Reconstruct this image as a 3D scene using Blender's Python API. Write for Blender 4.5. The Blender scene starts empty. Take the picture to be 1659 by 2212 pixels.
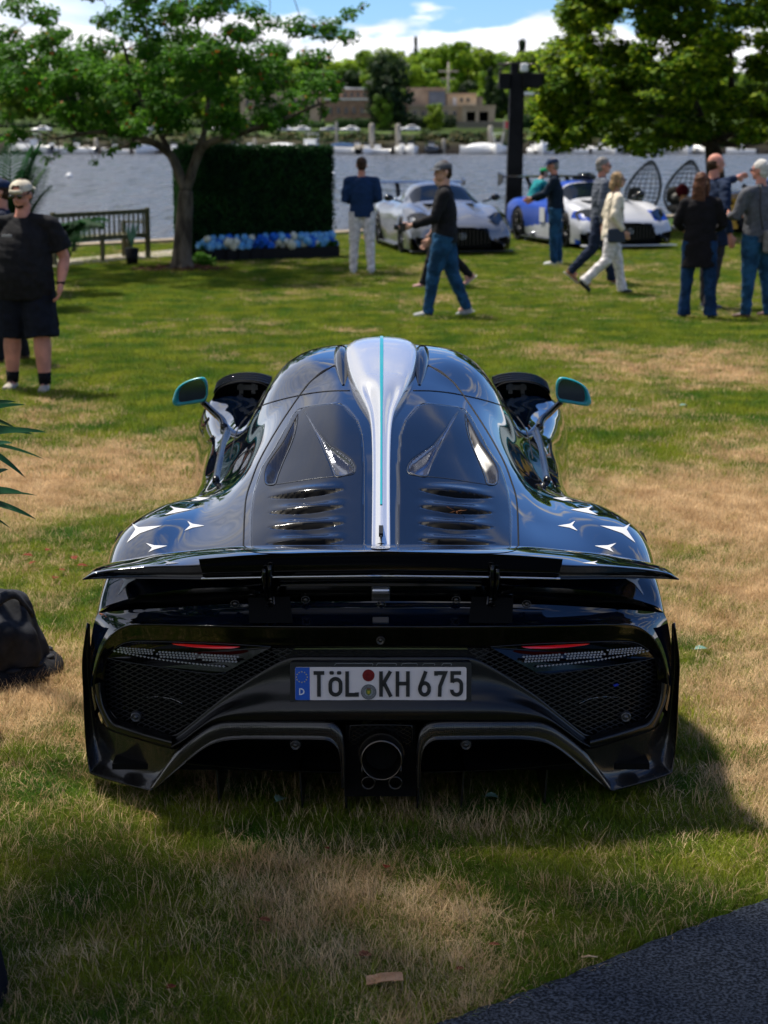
import bpy, bmesh, math, random
import numpy as np
from mathutils import Vector, Matrix, noise
from mathutils.bvhtree import BVHTree
from mathutils.geometry import tessellate_polygon
random.seed(7); RS = np.random.RandomState(11)
R = math.radians; PI = math.pi
sc = bpy.context.scene

# ------------------------------------------------------------------ camera
CAMH = 2.1; FPX = 4000.0; CX = 829.5; CY = 1106.0; TH = math.atan2(806.0, FPX)
cd = bpy.data.cameras.new('camera'); cam = bpy.data.objects.new('camera', cd)
sc.collection.objects.link(cam); sc.camera = cam
cam.location = (0, 0, CAMH); cam.rotation_euler = (R(90) - TH, 0, 0)
cd.sensor_fit = 'HORIZONTAL'; cd.sensor_width = 24.0; cd.lens = FPX / 1659 * 24
cd.clip_start = .05; cd.clip_end = 6000
cd.dof.use_dof = True; cd.dof.focus_distance = 5.9; cd.dof.aperture_fstop = 4.4; cd.dof.aperture_blades = 9

# ------------------------------------------------------------------ world, sun, exposure
SUN_EL = 63.0; SUN_AZ = -44.0           # azimuth from +Y, negative to the left
sd = Vector((math.sin(R(SUN_AZ)) * math.cos(R(SUN_EL)), math.cos(R(SUN_AZ)) * math.cos(R(SUN_EL)), math.sin(R(SUN_EL))))
sl = bpy.data.lights.new('sun', 'SUN'); sun = bpy.data.objects.new('sun', sl); sc.collection.objects.link(sun)
sl.energy = 5.0; sl.angle = R(4.5); sl.color = (1.0, .93, .82)
sun.rotation_euler = sd.to_track_quat('Z', 'Y').to_euler()
w = bpy.data.worlds.new('World'); sc.world = w; w.use_nodes = True
nt = w.node_tree; nt.nodes.clear()
def N(t, **k):
    n = nt.nodes.new(t)
    for a, b in k.items(): setattr(n, a, b)
    return n
def L(a, b): nt.links.new(a, b)
def math_(op, a, b=None, clamp=False):
    n = N('ShaderNodeMath', operation=op, use_clamp=clamp)
    for i, v in enumerate((a, b)):
        if v is None: continue
        if isinstance(v, (int, float)): n.inputs[i].default_value = v
        else: L(v, n.inputs[i])
    return n.outputs[0]
def vmath(op, a, b):
    n = N('ShaderNodeVectorMath', operation=op)
    for i, v in enumerate((a, b)):
        if isinstance(v, (tuple, list)): n.inputs[i].default_value = v
        else: L(v, n.inputs[i])
    return n.outputs[0]
sky = N('ShaderNodeTexSky', sky_type='NISHITA', sun_disc=False)
sky.sun_elevation = R(SUN_EL); sky.sun_rotation = R(SUN_AZ); sky.altitude = 10; sky.air_density = 1.0; sky.dust_density = .1; sky.ozone_density = 3.0
tc = N('ShaderNodeTexCoord'); sep = N('ShaderNodeSeparateXYZ'); L(tc.outputs['Generated'], sep.inputs[0])
zc = math_('MAXIMUM', sep.outputs[2], 0.0)
den = math_('ADD', zc, 0.10)
cmb = N('ShaderNodeCombineXYZ'); L(math_('DIVIDE', sep.outputs[0], den), cmb.inputs[0]); L(math_('DIVIDE', sep.outputs[1], den), cmb.inputs[1])
n1 = N('ShaderNodeTexNoise', noise_dimensions='3D'); L(vmath('MULTIPLY', cmb.outputs[0], (1.0, 1.35, 1)), n1.inputs['Vector'])
n1.inputs['Scale'].default_value = 1.5; n1.inputs['Detail'].default_value = 9; n1.inputs['Roughness'].default_value = .56; n1.inputs['Distortion'].default_value = .35
mr = N('ShaderNodeMapRange', interpolation_type='SMOOTHSTEP'); L(n1.outputs[0], mr.inputs[0])
mr.inputs[1].default_value = .52; mr.inputs[2].default_value = .61
# low cumulus bank: edge height wobbles with azimuth
az = math_('ARCTAN2', sep.outputs[0], sep.outputs[1])
c2 = N('ShaderNodeCombineXYZ'); L(math_('MULTIPLY', az, 9.0), c2.inputs[0]); L(math_('MULTIPLY', zc, 26.0), c2.inputs[1])
n2 = N('ShaderNodeTexNoise'); L(c2.outputs[0], n2.inputs['Vector']); n2.inputs['Scale'].default_value = 1.6; n2.inputs['Detail'].default_value = 7; n2.inputs['Roughness'].default_value = .5
edge = math_('ADD', .020, math_('MULTIPLY', n2.outputs[0], .080))
bank = N('ShaderNodeMapRange', interpolation_type='SMOOTHSTEP')
L(math_('SUBTRACT', edge, zc), bank.inputs[0]); bank.inputs[1].default_value = -.0025; bank.inputs[2].default_value = .005
# gap of blue between bank and the high clouds
gate = N('ShaderNodeMapRange', interpolation_type='SMOOTHSTEP'); L(zc, gate.inputs[0]); gate.inputs[1].default_value = .09; gate.inputs[2].default_value = .20
high = math_('MULTIPLY', mr.outputs[0], gate.outputs[0])
left = N('ShaderNodeMapRange', interpolation_type='SMOOTHSTEP'); L(az, left.inputs[0]); left.inputs[1].default_value = -.09; left.inputs[2].default_value = -.19
left2 = math_('MULTIPLY', left.outputs[0], math_('ADD', .35, math_('MULTIPLY', n2.outputs[0], 1.0)), True)
mask = math_('MAXIMUM', math_('MAXIMUM', bank.outputs[0], high), math_('MULTIPLY', left2, .85), True)
n3 = N('ShaderNodeTexNoise'); L(vmath('MULTIPLY', c2.outputs[0], (1, 1.6, 1)), n3.inputs['Vector']); n3.inputs['Scale'].default_value = 2.3; n3.inputs['Detail'].default_value = 6
cr = N('ShaderNodeValToRGB'); L(n3.outputs[0], cr.inputs[0])
cr.color_ramp.elements[0].position = .34; cr.color_ramp.elements[0].color = (7.2, 7.5, 8.4, 1)
cr.color_ramp.elements[1].position = .60; cr.color_ramp.elements[1].color = (10.5, 10.4, 10.6, 1)
low = N('ShaderNodeMapRange', interpolation_type='SMOOTHSTEP'); L(zc, low.inputs[0]); low.inputs[1].default_value = .08; low.inputs[2].default_value = .22; low.inputs[3].default_value = 1.55; low.inputs[4].default_value = .85
crv = N('ShaderNodeVectorMath', operation='SCALE'); L(cr.outputs[0], crv.inputs[0]); L(low.outputs[0], crv.inputs['Scale'])
mx = N('ShaderNodeMix', data_type='RGBA'); L(mask, mx.inputs[0]); L(vmath('MULTIPLY', sky.outputs[0], (.80, 1.13, 1.66)), mx.inputs[6]); L(crv.outputs[0], mx.inputs[7])
bg = N('ShaderNodeBackground'); bg.inputs[1].default_value = .06; L(mx.outputs[2], bg.inputs[0])
wo = N('ShaderNodeOutputWorld'); L(bg.outputs[0], wo.inputs[0])
vs = sc.view_settings; vs.view_transform = 'Standard'; vs.look = 'None'; vs.gamma = 1; vs.use_curve_mapping = False; vs.exposure = 0.56
sc.cycles.use_adaptive_sampling = True; sc.cycles.adaptive_threshold = .02
sc.cycles.max_bounces = 7; sc.cycles.diffuse_bounces = 3; sc.cycles.glossy_bounces = 4; sc.cycles.transmission_bounces = 4; sc.cycles.transparent_max_bounces = 6
sc.cycles.caustics_reflective = False; sc.cycles.caustics_refractive = False; sc.cycles.sample_clamp_indirect = 6

# ------------------------------------------------------------------ calibration: photo point + distance -> place
def U(px, py, Y):
    a = (px - CX) / FPX; b = (CY - py) / FPX
    dy = math.cos(TH) + b * math.sin(TH); dz = -math.sin(TH) + b * math.cos(TH)
    t = Y / dy
    return np.array((a * t, Y, CAMH + dz * t))
def G(px, py, z=0.0):
    a = (px - CX) / FPX; b = (CY - py) / FPX
    dy = math.cos(TH) + b * math.sin(TH); dz = -math.sin(TH) + b * math.cos(TH)
    t = (z - CAMH) / dz
    return np.array((a * t, dy * t, z))
def PROJ(P):
    P = np.asarray(P, float); X = P[..., 0]; Y = P[..., 1]; Z = P[..., 2] - CAMH
    zc_ = Y * math.cos(TH) - Z * math.sin(TH); yc = Y * math.sin(TH) + Z * math.cos(TH)
    return CX + FPX * X / zc_, CY - FPX * yc / zc_

# ------------------------------------------------------------------ materials
MATS = {}
def mat(name, col, rough=.5, metal=0.0, coat=0.0, ior=1.5, spec=None, emit=None, estr=0, alpha=1, trans=0, build=None, sheen=0):
    if name in MATS: return MATS[name]
    m = bpy.data.materials.new(name); m.use_nodes = True; b = m.node_tree.nodes['Principled BSDF']
    b.inputs['Base Color'].default_value = (*col, 1); b.inputs['Roughness'].default_value = rough; b.inputs['Metallic'].default_value = metal
    b.inputs['Coat Weight'].default_value = coat; b.inputs['Coat Roughness'].default_value = .02; b.inputs['IOR'].default_value = ior
    b.inputs['Transmission Weight'].default_value = trans
    if rough >= .5 and metal == 0: b.inputs['Specular IOR Level'].default_value = .16
    if sheen: b.inputs['Sheen Weight'].default_value = sheen
    if emit: b.inputs['Emission Color'].default_value = (*emit, 1); b.inputs['Emission Strength'].default_value = estr
    if build: build(m, m.node_tree, b)
    m.diffuse_color = (*col, 1)
    MATS[name] = m; return m
def mixnoise(c1, c2, scale, lo=.4, hi=.6, detail=5, bump=0, bscale=None, coord='Object', stretch=(1, 1, 1), dist=0, rr=None):
    def f(m, t, b):
        tcn = t.nodes.new('ShaderNodeTexCoord'); mp = t.nodes.new('ShaderNodeMapping'); mp.inputs['Scale'].default_value = stretch
        if coord == 'World':
            g = t.nodes.new('ShaderNodeNewGeometry'); t.links.new(g.outputs['Position'], mp.inputs[0])
        else: t.links.new(tcn.outputs[coord], mp.inputs[0])
        n = t.nodes.new('ShaderNodeTexNoise'); n.inputs['Scale'].default_value = scale; n.inputs['Detail'].default_value = detail
        t.links.new(mp.outputs[0], n.inputs['Vector'])
        r = t.nodes.new('ShaderNodeValToRGB'); r.color_ramp.elements[0].position = lo; r.color_ramp.elements[1].position = hi
        r.color_ramp.elements[0].color = (*c1, 1); r.color_ramp.elements[1].color = (*c2, 1)
        t.links.new(n.outputs[0], r.inputs[0]); t.links.new(r.outputs[0], b.inputs['Base Color'])
        if rr:
            q = t.nodes.new('ShaderNodeMapRange'); q.inputs[3].default_value = rr[0]; q.inputs[4].default_value = rr[1]
            t.links.new(n.outputs[0], q.inputs[0]); t.links.new(q.outputs[0], b.inputs['Roughness'])
        if bump:
            n2 = t.nodes.new('ShaderNodeTexNoise'); n2.inputs['Scale'].default_value = bscale or scale * 4; n2.inputs['Detail'].default_value = 6
            t.links.new(mp.outputs[0], n2.inputs['Vector'])
            bp = t.nodes.new('ShaderNodeBump'); bp.inputs['Strength'].default_value = bump; bp.inputs['Distance'].default_value = dist or .01
            t.links.new(n2.outputs[0], bp.inputs['Height']); t.links.new(bp.outputs[0], b.inputs['Normal'])
    return f
def nmat(name, c1, c2, scale, rough=.7, **k):
    mk = {q: k.pop(q) for q in ('metal', 'coat', 'ior', 'sheen') if q in k}
    return mat(name, [(a + b) / 2 for a, b in zip(c1, c2)], rough, build=mixnoise(c1, c2, scale, **k), **mk)

# ------------------------------------------------------------------ object helpers
COL = sc.collection
def tag(o, label=None, cat=None, group=None, kind=None):
    if label: o['label'] = label
    if cat: o['category'] = cat
    if group: o['group'] = group
    if kind: o['kind'] = kind
    return o
def thing(name, label, cat, loc=(0, 0, 0), rz=0, group=None):
    o = bpy.data.objects.new(name, None); COL.objects.link(o); o.empty_display_size = .1
    o.location = loc; o.rotation_euler = (0, 0, rz)
    return tag(o, label, cat, group)
def mesh(name, V, F, mats, parent=None, smooth=True, mi=None, label=None):
    me = bpy.data.meshes.new(name)
    V = np.asarray(V, float)
    me.from_pydata([tuple(v) for v in V], [], [tuple(int(i) for i in f) for f in F])
    if not isinstance(mats, (list, tuple)): mats = [mats]
    for m in mats: me.materials.append(m)
    if mi is not None: me.polygons.foreach_set('material_index', np.asarray(mi, np.int32))
    if smooth: me.polygons.foreach_set('use_smooth', [True] * len(me.polygons))
    me.update()
    o = bpy.data.objects.new(name, me); COL.objects.link(o)
    if parent is not None:
        o.parent = parent
    if label: o['label'] = label
    return o
class MB:
    """collects shapes, links them as one mesh"""
    def __init__(s): s.V = []; s.F = []; s.M = []; s.n = 0; s.S = []
    def add(s, V, F, m=0, smooth=False):
        V = np.asarray(V, float).reshape(-1, 3); s.V.append(V); s.F += [tuple(int(i) + s.n for i in f) for f in F]
        s.M += [m] * len(F); s.S += [smooth] * len(F); s.n += len(V); return s
    def box(s, c, d, rz=0, m=0, rx=0, ry=0, bev=0):
        hx, hy, hz = d[0] / 2, d[1] / 2, d[2] / 2
        V = np.array([(x, y, z) for x in (-hx, hx) for y in (-hy, hy) for z in (-hz, hz)])
        F = [(0, 1, 3, 2), (4, 6, 7, 5), (0, 4, 5, 1), (2, 3, 7, 6), (0, 2, 6, 4), (1, 5, 7, 3)]
        if rx or ry or rz:
            Mx = np.array((Matrix.Rotation(rz, 3, 'Z') @ Matrix.Rotation(ry, 3, 'Y') @ Matrix.Rotation(rx, 3, 'X')))
            V = V @ Mx.T
        return s.add(V + np.array(c), F, m)
    def tube(s, pts, r, n=8, m=0, cap=True, flat=1.0, up=None):
        pts = [np.array(p, float) for p in pts]; k = len(pts)
        rs = r if isinstance(r, (list, tuple, np.ndarray)) else [r] * k
        V = []; F = []
        prev = None
        for i, p in enumerate(pts):
            t = pts[min(i + 1, k - 1)] - pts[max(i - 1, 0)]; t = t / (np.linalg.norm(t) + 1e-9)
            if prev is None:
                a = np.array((0, 0, 1.0)) if abs(t[2]) < .9 else np.array((1.0, 0, 0))
                if up is not None: a = np.array(up, float)
            else: a = prev
            u = a - t * np.dot(a, t); u /= np.linalg.norm(u) + 1e-9; v = np.cross(t, u); prev = u
            rr = rs[i]; ra, rb = (rr if isinstance(rr, (tuple, list)) else (rr * flat, rr))
            for j in range(n):
                q = 2 * PI * j / n
                V.append(p + u * math.cos(q) * ra + v * math.sin(q) * rb)
        for i in range(k - 1):
            for j in range(n):
                j2 = (j + 1) % n
                F.append((i * n + j, i * n + j2, (i + 1) * n + j2, (i + 1) * n + j))
        if cap: F.append(tuple(range(n - 1, -1, -1))); F.append(tuple((k - 1) * n + j for j in range(n)))
        return s.add(V, F, m, True)
    def ball(s, c, r, n=12, m=0, rot=None):
        r = np.array(r if isinstance(r, (tuple, list, np.ndarray)) else (r, r, r), float); V = []; F = []
        k = max(n // 2, 4)
        for i in range(k + 1):
            a = PI * i / k
            for j in range(n):
                b = 2 * PI * j / n; V.append((math.sin(a) * math.cos(b), math.sin(a) * math.sin(b), math.cos(a)))
        for i in range(k):
            for j in range(n):
                j2 = (j + 1) % n; F.append((i * n + j, (i + 1) * n + j, (i + 1) * n + j2, i * n + j2))
        V = np.array(V) * r
        if rot is not None: V = V @ np.array(rot).T
        return s.add(V + np.array(c), F, m, True)
    def lathe(s, prof, c=(0, 0, 0), n=24, m=0, axis='Z'):
        V = []; F = []
        for (r, h) in prof:
            for j in range(n):
                a = 2 * PI * j / n
                p = (r * math.cos(a), r * math.sin(a), h)
                if axis == 'Y': p = (p[0], p[2], p[1])
                if axis == 'X': p = (p[2], p[0], p[1])
                V.append(p)
        for i in range(len(prof) - 1):
            for j in range(n):
                j2 = (j + 1) % n; F.append((i * n + j, i * n + j2, (i + 1) * n + j2, (i + 1) * n + j))
        return s.add(np.array(V) + np.array(c), F, m, True)
    def prism(s, poly, a, b, m=0, plane='XZ'):
        """polygon extruded between a and b along the third axis"""
        n = len(poly)
        def P(p, t):
            return (p[0], t, p[1]) if plane == 'XZ' else ((p[0], p[1], t) if plane == 'XY' else (t, p[0], p[1]))
        V = [P(p, a) for p in poly] + [P(p, b) for p in poly]
        tri = tessellate_polygon([[Vector((p[0], p[1], 0)) for p in poly]])
        F = [tuple(t) for t in tri] + [(t[2] + n, t[1] + n, t[0] + n) for t in tri] + [(i, (i + 1) % n, (i + 1) % n + n, i + n) for i in range(n)]
        return s.add(V, F, m)
    def build(s, name, mats, parent=None, label=None, bevel=0, seg=2):
        V = np.concatenate(s.V)
        o = mesh(name, V, s.F, mats, parent, False, s.M, label)
        o.data.polygons.foreach_set('use_smooth', s.S)
        if bevel:
            b = o.modifiers.new('b', 'BEVEL'); b.width = bevel; b.segments = seg; b.limit_method = 'ANGLE'; b.angle_limit = R(40)
        return o
def copy_tree(o, parent=None, loc=None, rz=None, label=None):
    c = o.copy(); COL.objects.link(c)
    if parent is not None: c.parent = parent
    if loc is not None: c.location = loc
    if rz is not None: c.rotation_euler = (0, 0, rz)
    if label: c['label'] = label
    for ch in [q for q in bpy.data.objects if q.parent == o]: copy_tree(ch, c)
    return c
CH = {}
def catmull(P, f, axis):
    """refine an array of control points along axis, f samples per span"""
    P = np.moveaxis(np.asarray(P, float), axis, 0); n = len(P)
    A = np.concatenate([(2 * P[:1] - P[1:2]), P, (2 * P[-1:] - P[-2:-1])])
    fs = f if hasattr(f, '__len__') else [f] * (n - 1)
    out = []
    for i in range(n - 1):
        p0, p1, p2, p3 = A[i], A[i + 1], A[i + 2], A[i + 3]
        for j in range(fs[i]):
            t = j / fs[i]
            out.append(.5 * ((2 * p1) + (-p0 + p2) * t + (2 * p0 - 5 * p1 + 4 * p2 - p3) * t * t + (-p0 + 3 * p1 - 3 * p2 + p3) * t ** 3))
    out.append(A[n])
    return np.moveaxis(np.array(out), 0, axis)
def gridfaces(a, b, off=0, flip=False):
    i, j = np.meshgrid(np.arange(a - 1), np.arange(b - 1), indexing='ij')
    q = np.stack([i * b + j, i * b + j + 1, (i + 1) * b + j + 1, (i + 1) * b + j], -1).reshape(-1, 4) + off
    return q[:, ::-1] if flip else q
def loft(name, rows, mats, parent=None, fu=4, fv=4, mirror=None, flip=False, both=True, label=None, thick=0):
    P = np.array(rows, float)
    if fu > 1: P = catmull(P, fu, 0)
    if fv > 1: P = catmull(P, fv, 1)
    a, b = P.shape[:2]; V = P.reshape(-1, 3); F = gridfaces(a, b, 0, flip)
    if mirror is not None and both:
        V2 = V.copy(); V2[:, 0] = 2 * mirror - V2[:, 0]
        F = np.concatenate([F, gridfaces(a, b, len(V), not flip)]); V = np.concatenate([V, V2])
    o = mesh(name, V, F, mats, parent, True, None, label)
    if thick:
        s = o.modifiers.new('s', 'SOLIDIFY'); s.thickness = thick; s.offset = 0
    return o
# numpy value noise
_T = RS.rand(256, 256)
def vnoise(x, y, s=1.0, oct=4, seed=0):
    out = 0; amp = 1; tot = 0
    for o in range(oct):
        xx = np.asarray(x) / s * 2 ** o + 17.3 * seed + 31 * o; yy = np.asarray(y) / s * 2 ** o + 7.7 * seed + 13 * o
        xi = np.floor(xx).astype(int); yi = np.floor(yy).astype(int); fx = xx - xi; fy = yy - yi
        fx = fx * fx * (3 - 2 * fx); fy = fy * fy * (3 - 2 * fy)
        a = _T[xi % 256, yi % 256]; b = _T[(xi + 1) % 256, yi % 256]; c = _T[xi % 256, (yi + 1) % 256]; d = _T[(xi + 1) % 256, (yi + 1) % 256]
        out = out + amp * ((a * (1 - fx) + b * fx) * (1 - fy) + (c * (1 - fx) + d * fx) * fy); tot += amp; amp *= .5
    return out / tot
def sstep(a, b, x):
    t = np.clip((np.asarray(x) - a) / (b - a), 0, 1); return t * t * (3 - 2 * t)
def polydist(px, py, poly):
    """signed distance to polygon, positive inside"""
    px = np.asarray(px, float); py = np.asarray(py, float); n = len(poly)
    d = np.full(px.shape, 1e9); ins = np.zeros(px.shape, bool)
    for i in range(n):
        x1, y1 = poly[i]; x2, y2 = poly[(i + 1) % n]
        ex, ey = x2 - x1, y2 - y1; t = np.clip(((px - x1) * ex + (py - y1) * ey) / (ex * ex + ey * ey + 1e-9), 0, 1)
        d = np.minimum(d, np.hypot(px - x1 - t * ex, py - y1 - t * ey))
        c = ((y1 > py) != (y2 > py)) & (px < (x2 - x1) * (py - y1) / (y2 - y1 + 1e-12) + x1)
        ins ^= c
    return np.where(ins, d, -d)

def kids(o): return [q for q in bpy.data.objects if q.parent == o]
def split_sides(o, x0):
    """a mesh whose two halves do not meet becomes one object per side"""
    me = o.data; n = len(me.vertices)
    if n == 0: return [o]
    co = np.empty(n * 3); me.vertices.foreach_get('co', co); co = co.reshape(-1, 3)
    side = co[:, 0] > x0
    if side.all() or (~side).all() or np.abs(co[:, 0] - x0).min() < .004: return [o]
    fs = [tuple(p.vertices) for p in me.polygons]; mi = [p.material_index for p in me.polygons]; sm = [p.use_smooth for p in me.polygons]
    fside = [side[f[0]] for f in fs]
    if any(any(side[v] != side[f[0]] for v in f) for f in fs): return [o]
    outs = []
    for s in (True, False):
        idx = np.where(side == s)[0]; mp = -np.ones(n, int); mp[idx] = np.arange(len(idx))
        sel = [k for k in range(len(fs)) if fside[k] == s]
        m2 = bpy.data.meshes.new(me.name); m2.from_pydata([tuple(v) for v in co[idx]], [], [tuple(int(mp[v]) for v in fs[k]) for k in sel])
        for mm in me.materials: m2.materials.append(mm)
        m2.polygons.foreach_set('material_index', [mi[k] for k in sel]); m2.polygons.foreach_set('use_smooth', [sm[k] for k in sel]); m2.update()
        if s: o2 = bpy.data.objects.new(o.name.split('.')[0], m2); COL.objects.link(o2); o2.parent = o.parent
        else: o.data = m2; o2 = o
        for md in o.modifiers:
            if o2 is not o and md.type == 'SOLIDIFY': q = o2.modifiers.new('s', 'SOLIDIFY'); q.thickness = md.thickness; q.offset = md.offset
            if o2 is not o and md.type == 'BEVEL': q = o2.modifiers.new('b', 'BEVEL'); q.width = md.width; q.segments = md.segments
        if o.get('kind'): o2['kind'] = o['kind']
        outs.append(o2)
    return outs
# ================================================================== SETTING: lawn, path, seawall, water
def wall_y(x): return 42.8 + 1.0 * x
def dryness(x, y):
    """0 green .. 1 dry straw, a property of the turf itself"""
    a = vnoise(x, y * .55, 1.1, 4, 1); b = vnoise(x, y, .35, 3, 2)
    d = .55 * a + .45 * b
    def blob(cx, cy, rx, ry): return np.exp(-(((x - cx) / rx) ** 2 + ((y - cy) / ry) ** 2))
    m = 1.25 * blob(-2.0, 11.7, 1.5, 1.3) + 1.05 * blob(2.05, 10.0, .9, 2.3) + .95 * blob(2.9, 17.0, 1.4, 1.5) + .35 * blob(2.2, 13.2, 1.0, 1.2)
    m = m + .75 * blob(1.45, 6.3, .45, .9) + .6 * blob(-1.4, 6.6, .4, .6) + .12 * blob(-.1, 4.9, .5, .4) - .24 * (1 - sstep(5.3, 6.3, y)) + .55 * blob(-.33, 20.4, .5, .4) - .12 * blob(-1.0, 4.3, .8, .8)
    return np.clip((d - .50) * 2.6 + .15 + 1.08 * m - .06 * sstep(13, 18, y), 0, 1)
lawn_xs = np.concatenate([np.linspace(-60, -4, 29)[:-1], np.linspace(-4, 4, 81)[:-1], np.linspace(4, 60, 29)])
lawn_ys = np.concatenate([np.linspace(-45, 3, 25)[:-1], np.linspace(3, 14, 111)[:-1], np.linspace(14, 40, 53)])
gx, gy = np.meshgrid(lawn_xs, lawn_ys, indexing='ij')
gz = .012 * (vnoise(gx, gy, .5, 3, 5) - .5)
# last rows follow the diagonal seawall
V = np.stack([gx, gy, gz], -1)
keep = V.shape[:2]
wl = np.minimum(V[..., 1], wall_y(V[..., 0]))
t = np.clip((gy - 14) / 26, 0, 1)
V[..., 1] = np.where(gy > 14, 14 + t * (np.maximum(wall_y(gx), 15) - 14), gy)
LAWN = V.copy()
def ground_mat(m, t_, b):
    g = t_.nodes.new('ShaderNodeNewGeometry')
    at = t_.nodes.new('ShaderNodeAttribute'); at.attribute_name = 'dry'
    n = t_.nodes.new('ShaderNodeTexNoise'); n.inputs['Scale'].default_value = 9; n.inputs['Detail'].default_value = 9; n.inputs['Roughness'].default_value = .7
    t_.links.new(g.outputs['Position'], n.inputs['Vector'])
    ad = t_.nodes.new('ShaderNodeMath'); ad.operation = 'MULTIPLY_ADD'; ad.inputs[1].default_value = 1.1; ad.inputs[2].default_value = -.55
    t_.links.new(n.outputs[0], ad.inputs[0])
    su = t_.nodes.new('ShaderNodeMath'); su.operation = 'ADD'; su.use_clamp = True
    t_.links.new(ad.outputs[0], su.inputs[0]); t_.links.new(at.outputs['Fac'], su.inputs[1])
    r = t_.nodes.new('ShaderNodeValToRGB'); e = r.color_ramp.elements
    e[0].position = .0; e[0].color = (.022, .058, .005, 1); e[1].position = 1; e[1].color = (.30, .19, .095, 1)
    q = r.color_ramp.elements.new(.4); q.color = (.085, .115, .012, 1)
    q = r.color_ramp.elements.new(.7); q.color = (.19, .145, .045, 1)
    t_.links.new(su.outputs[0], r.inputs[0]); t_.links.new(r.outputs[0], b.inputs['Base Color'])
    n2 = t_.nodes.new('ShaderNodeTexNoise'); n2.inputs['Scale'].default_value = 60; n2.inputs['Detail'].default_value = 6
    t_.links.new(g.outputs['Position'], n2.inputs['Vector'])
    bp = t_.nodes.new('ShaderNodeBump'); bp.inputs['Strength'].default_value = .9; bp.inputs['Distance'].default_value = .03
    t_.links.new(n2.outputs[0], bp.inputs['Height']); t_.links.new(bp.outputs[0], b.inputs['Normal'])
M_ground = mat('turf soil', (.06, .08, .02), .95, build=ground_mat)
lawn = mesh('lawn', V.reshape(-1, 3), gridfaces(*keep, 0, True), M_ground)
tag(lawn, kind='structure')
at = lawn.data.attributes.new('dry', 'FLOAT', 'POINT'); at.data.foreach_set('value', dryness(V[..., 0], V[..., 1]).ravel())
# seawall (stone edge above the water)
M_stone = nmat('seawall stone', (.24, .19, .13), (.36, .29, .20), 3, .85, bump=.5)
p0 = np.array((-62, wall_y(-62) if False else wall_y(-27.5))); 
wb = MB(); d45 = np.array((1, 1)) / math.sqrt(2); n45 = np.array((-1, 1)) / math.sqrt(2)
a0 = np.array((-27.7, 15.1)); 
for i in range(64):
    c = a0 + d45 * (i * 1.9 + .95) + n45 * .22
    wb.box((c[0], c[1], -.47), (1.88, .44, 1.06 + .01 * (i % 3)), rz=PI / 4)
tag(wb.build('seawall', M_stone, None, bevel=.015), kind='structure')
# water
def water_mat(m, t_, b):
    g = t_.nodes.new('ShaderNodeNewGeometry'); mp = t_.nodes.new('ShaderNodeMapping'); mp.inputs['Scale'].default_value = (.55, 1, 1)
    t_.links.new(g.outputs['Position'], mp.inputs[0])
    n = t_.nodes.new('ShaderNodeTexNoise'); n.inputs['Scale'].default_value = .75; n.inputs['Detail'].default_value = 8; n.inputs['Roughness'].default_value = .68
    t_.links.new(mp.outputs[0], n.inputs['Vector'])
    bp = t_.nodes.new('ShaderNodeBump'); bp.inputs['Strength'].default_value = 1; bp.inputs['Distance'].default_value = 1.5
    t_.links.new(n.outputs[0], bp.inputs['Height']); t_.links.new(bp.outputs[0], b.inputs['Normal'])
    mp2 = t_.nodes.new('ShaderNodeMapping'); mp2.inputs['Scale'].default_value = (.8, .09, 1); t_.links.new(g.outputs['Position'], mp2.inputs[0])
    n3 = t_.nodes.new('ShaderNodeTexNoise'); n3.inputs['Scale'].default_value = 1.1; n3.inputs['Detail'].default_value = 6; n3.inputs['Roughness'].default_value = .7; t_.links.new(mp2.outputs[0], n3.inputs['Vector'])
    r = t_.nodes.new('ShaderNodeMapRange'); r.inputs[1].default_value = .38; r.inputs[2].default_value = .62; r.inputs[3].default_value = .08; r.inputs[4].default_value = .42; t_.links.new(n3.outputs[0], r.inputs[0]); t_.links.new(r.outputs[0], b.inputs['Roughness'])
    bp2 = t_.nodes.new('ShaderNodeBump'); bp2.inputs['Strength'].default_value = 1; bp2.inputs['Distance'].default_value = 1.4; t_.links.new(n3.outputs[0], bp2.inputs['Height']); t_.links.new(bp.outputs[0], bp2.inputs['Normal']); t_.links.new(bp2.outputs[0], b.inputs['Normal'])
M_water = mat('harbour water', (.15, .16, .175), .22, ior=1.33, build=water_mat)
wat = mesh('water', [(-900, -200, -1), (900, -200, -1), (900, 900, -1), (-900, 900, -1)], [(0, 1, 2, 3)], M_water, smooth=False)
tag(wat, kind='structure')
# paved path by the bench
M_pave = nmat('path paving', (.30, .26, .22), (.42, .37, .31), 5, .85, bump=.3)
pa, pb = G(60, 584), G(300, 562); dv = (pb - pa) / np.linalg.norm(pb - pa); nv = np.array((-dv[1], dv[0], 0))
pth = MB()
a_ = pa - dv * 9
for i in range(15):
    c = a_ + dv * (i * 1.0) + nv * .55
    pth.box((c[0], c[1], .012), (.99, 1.1, .03), rz=math.atan2(dv[1], dv[0]))
tag(pth.build('path', M_pave), kind='structure')
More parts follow.
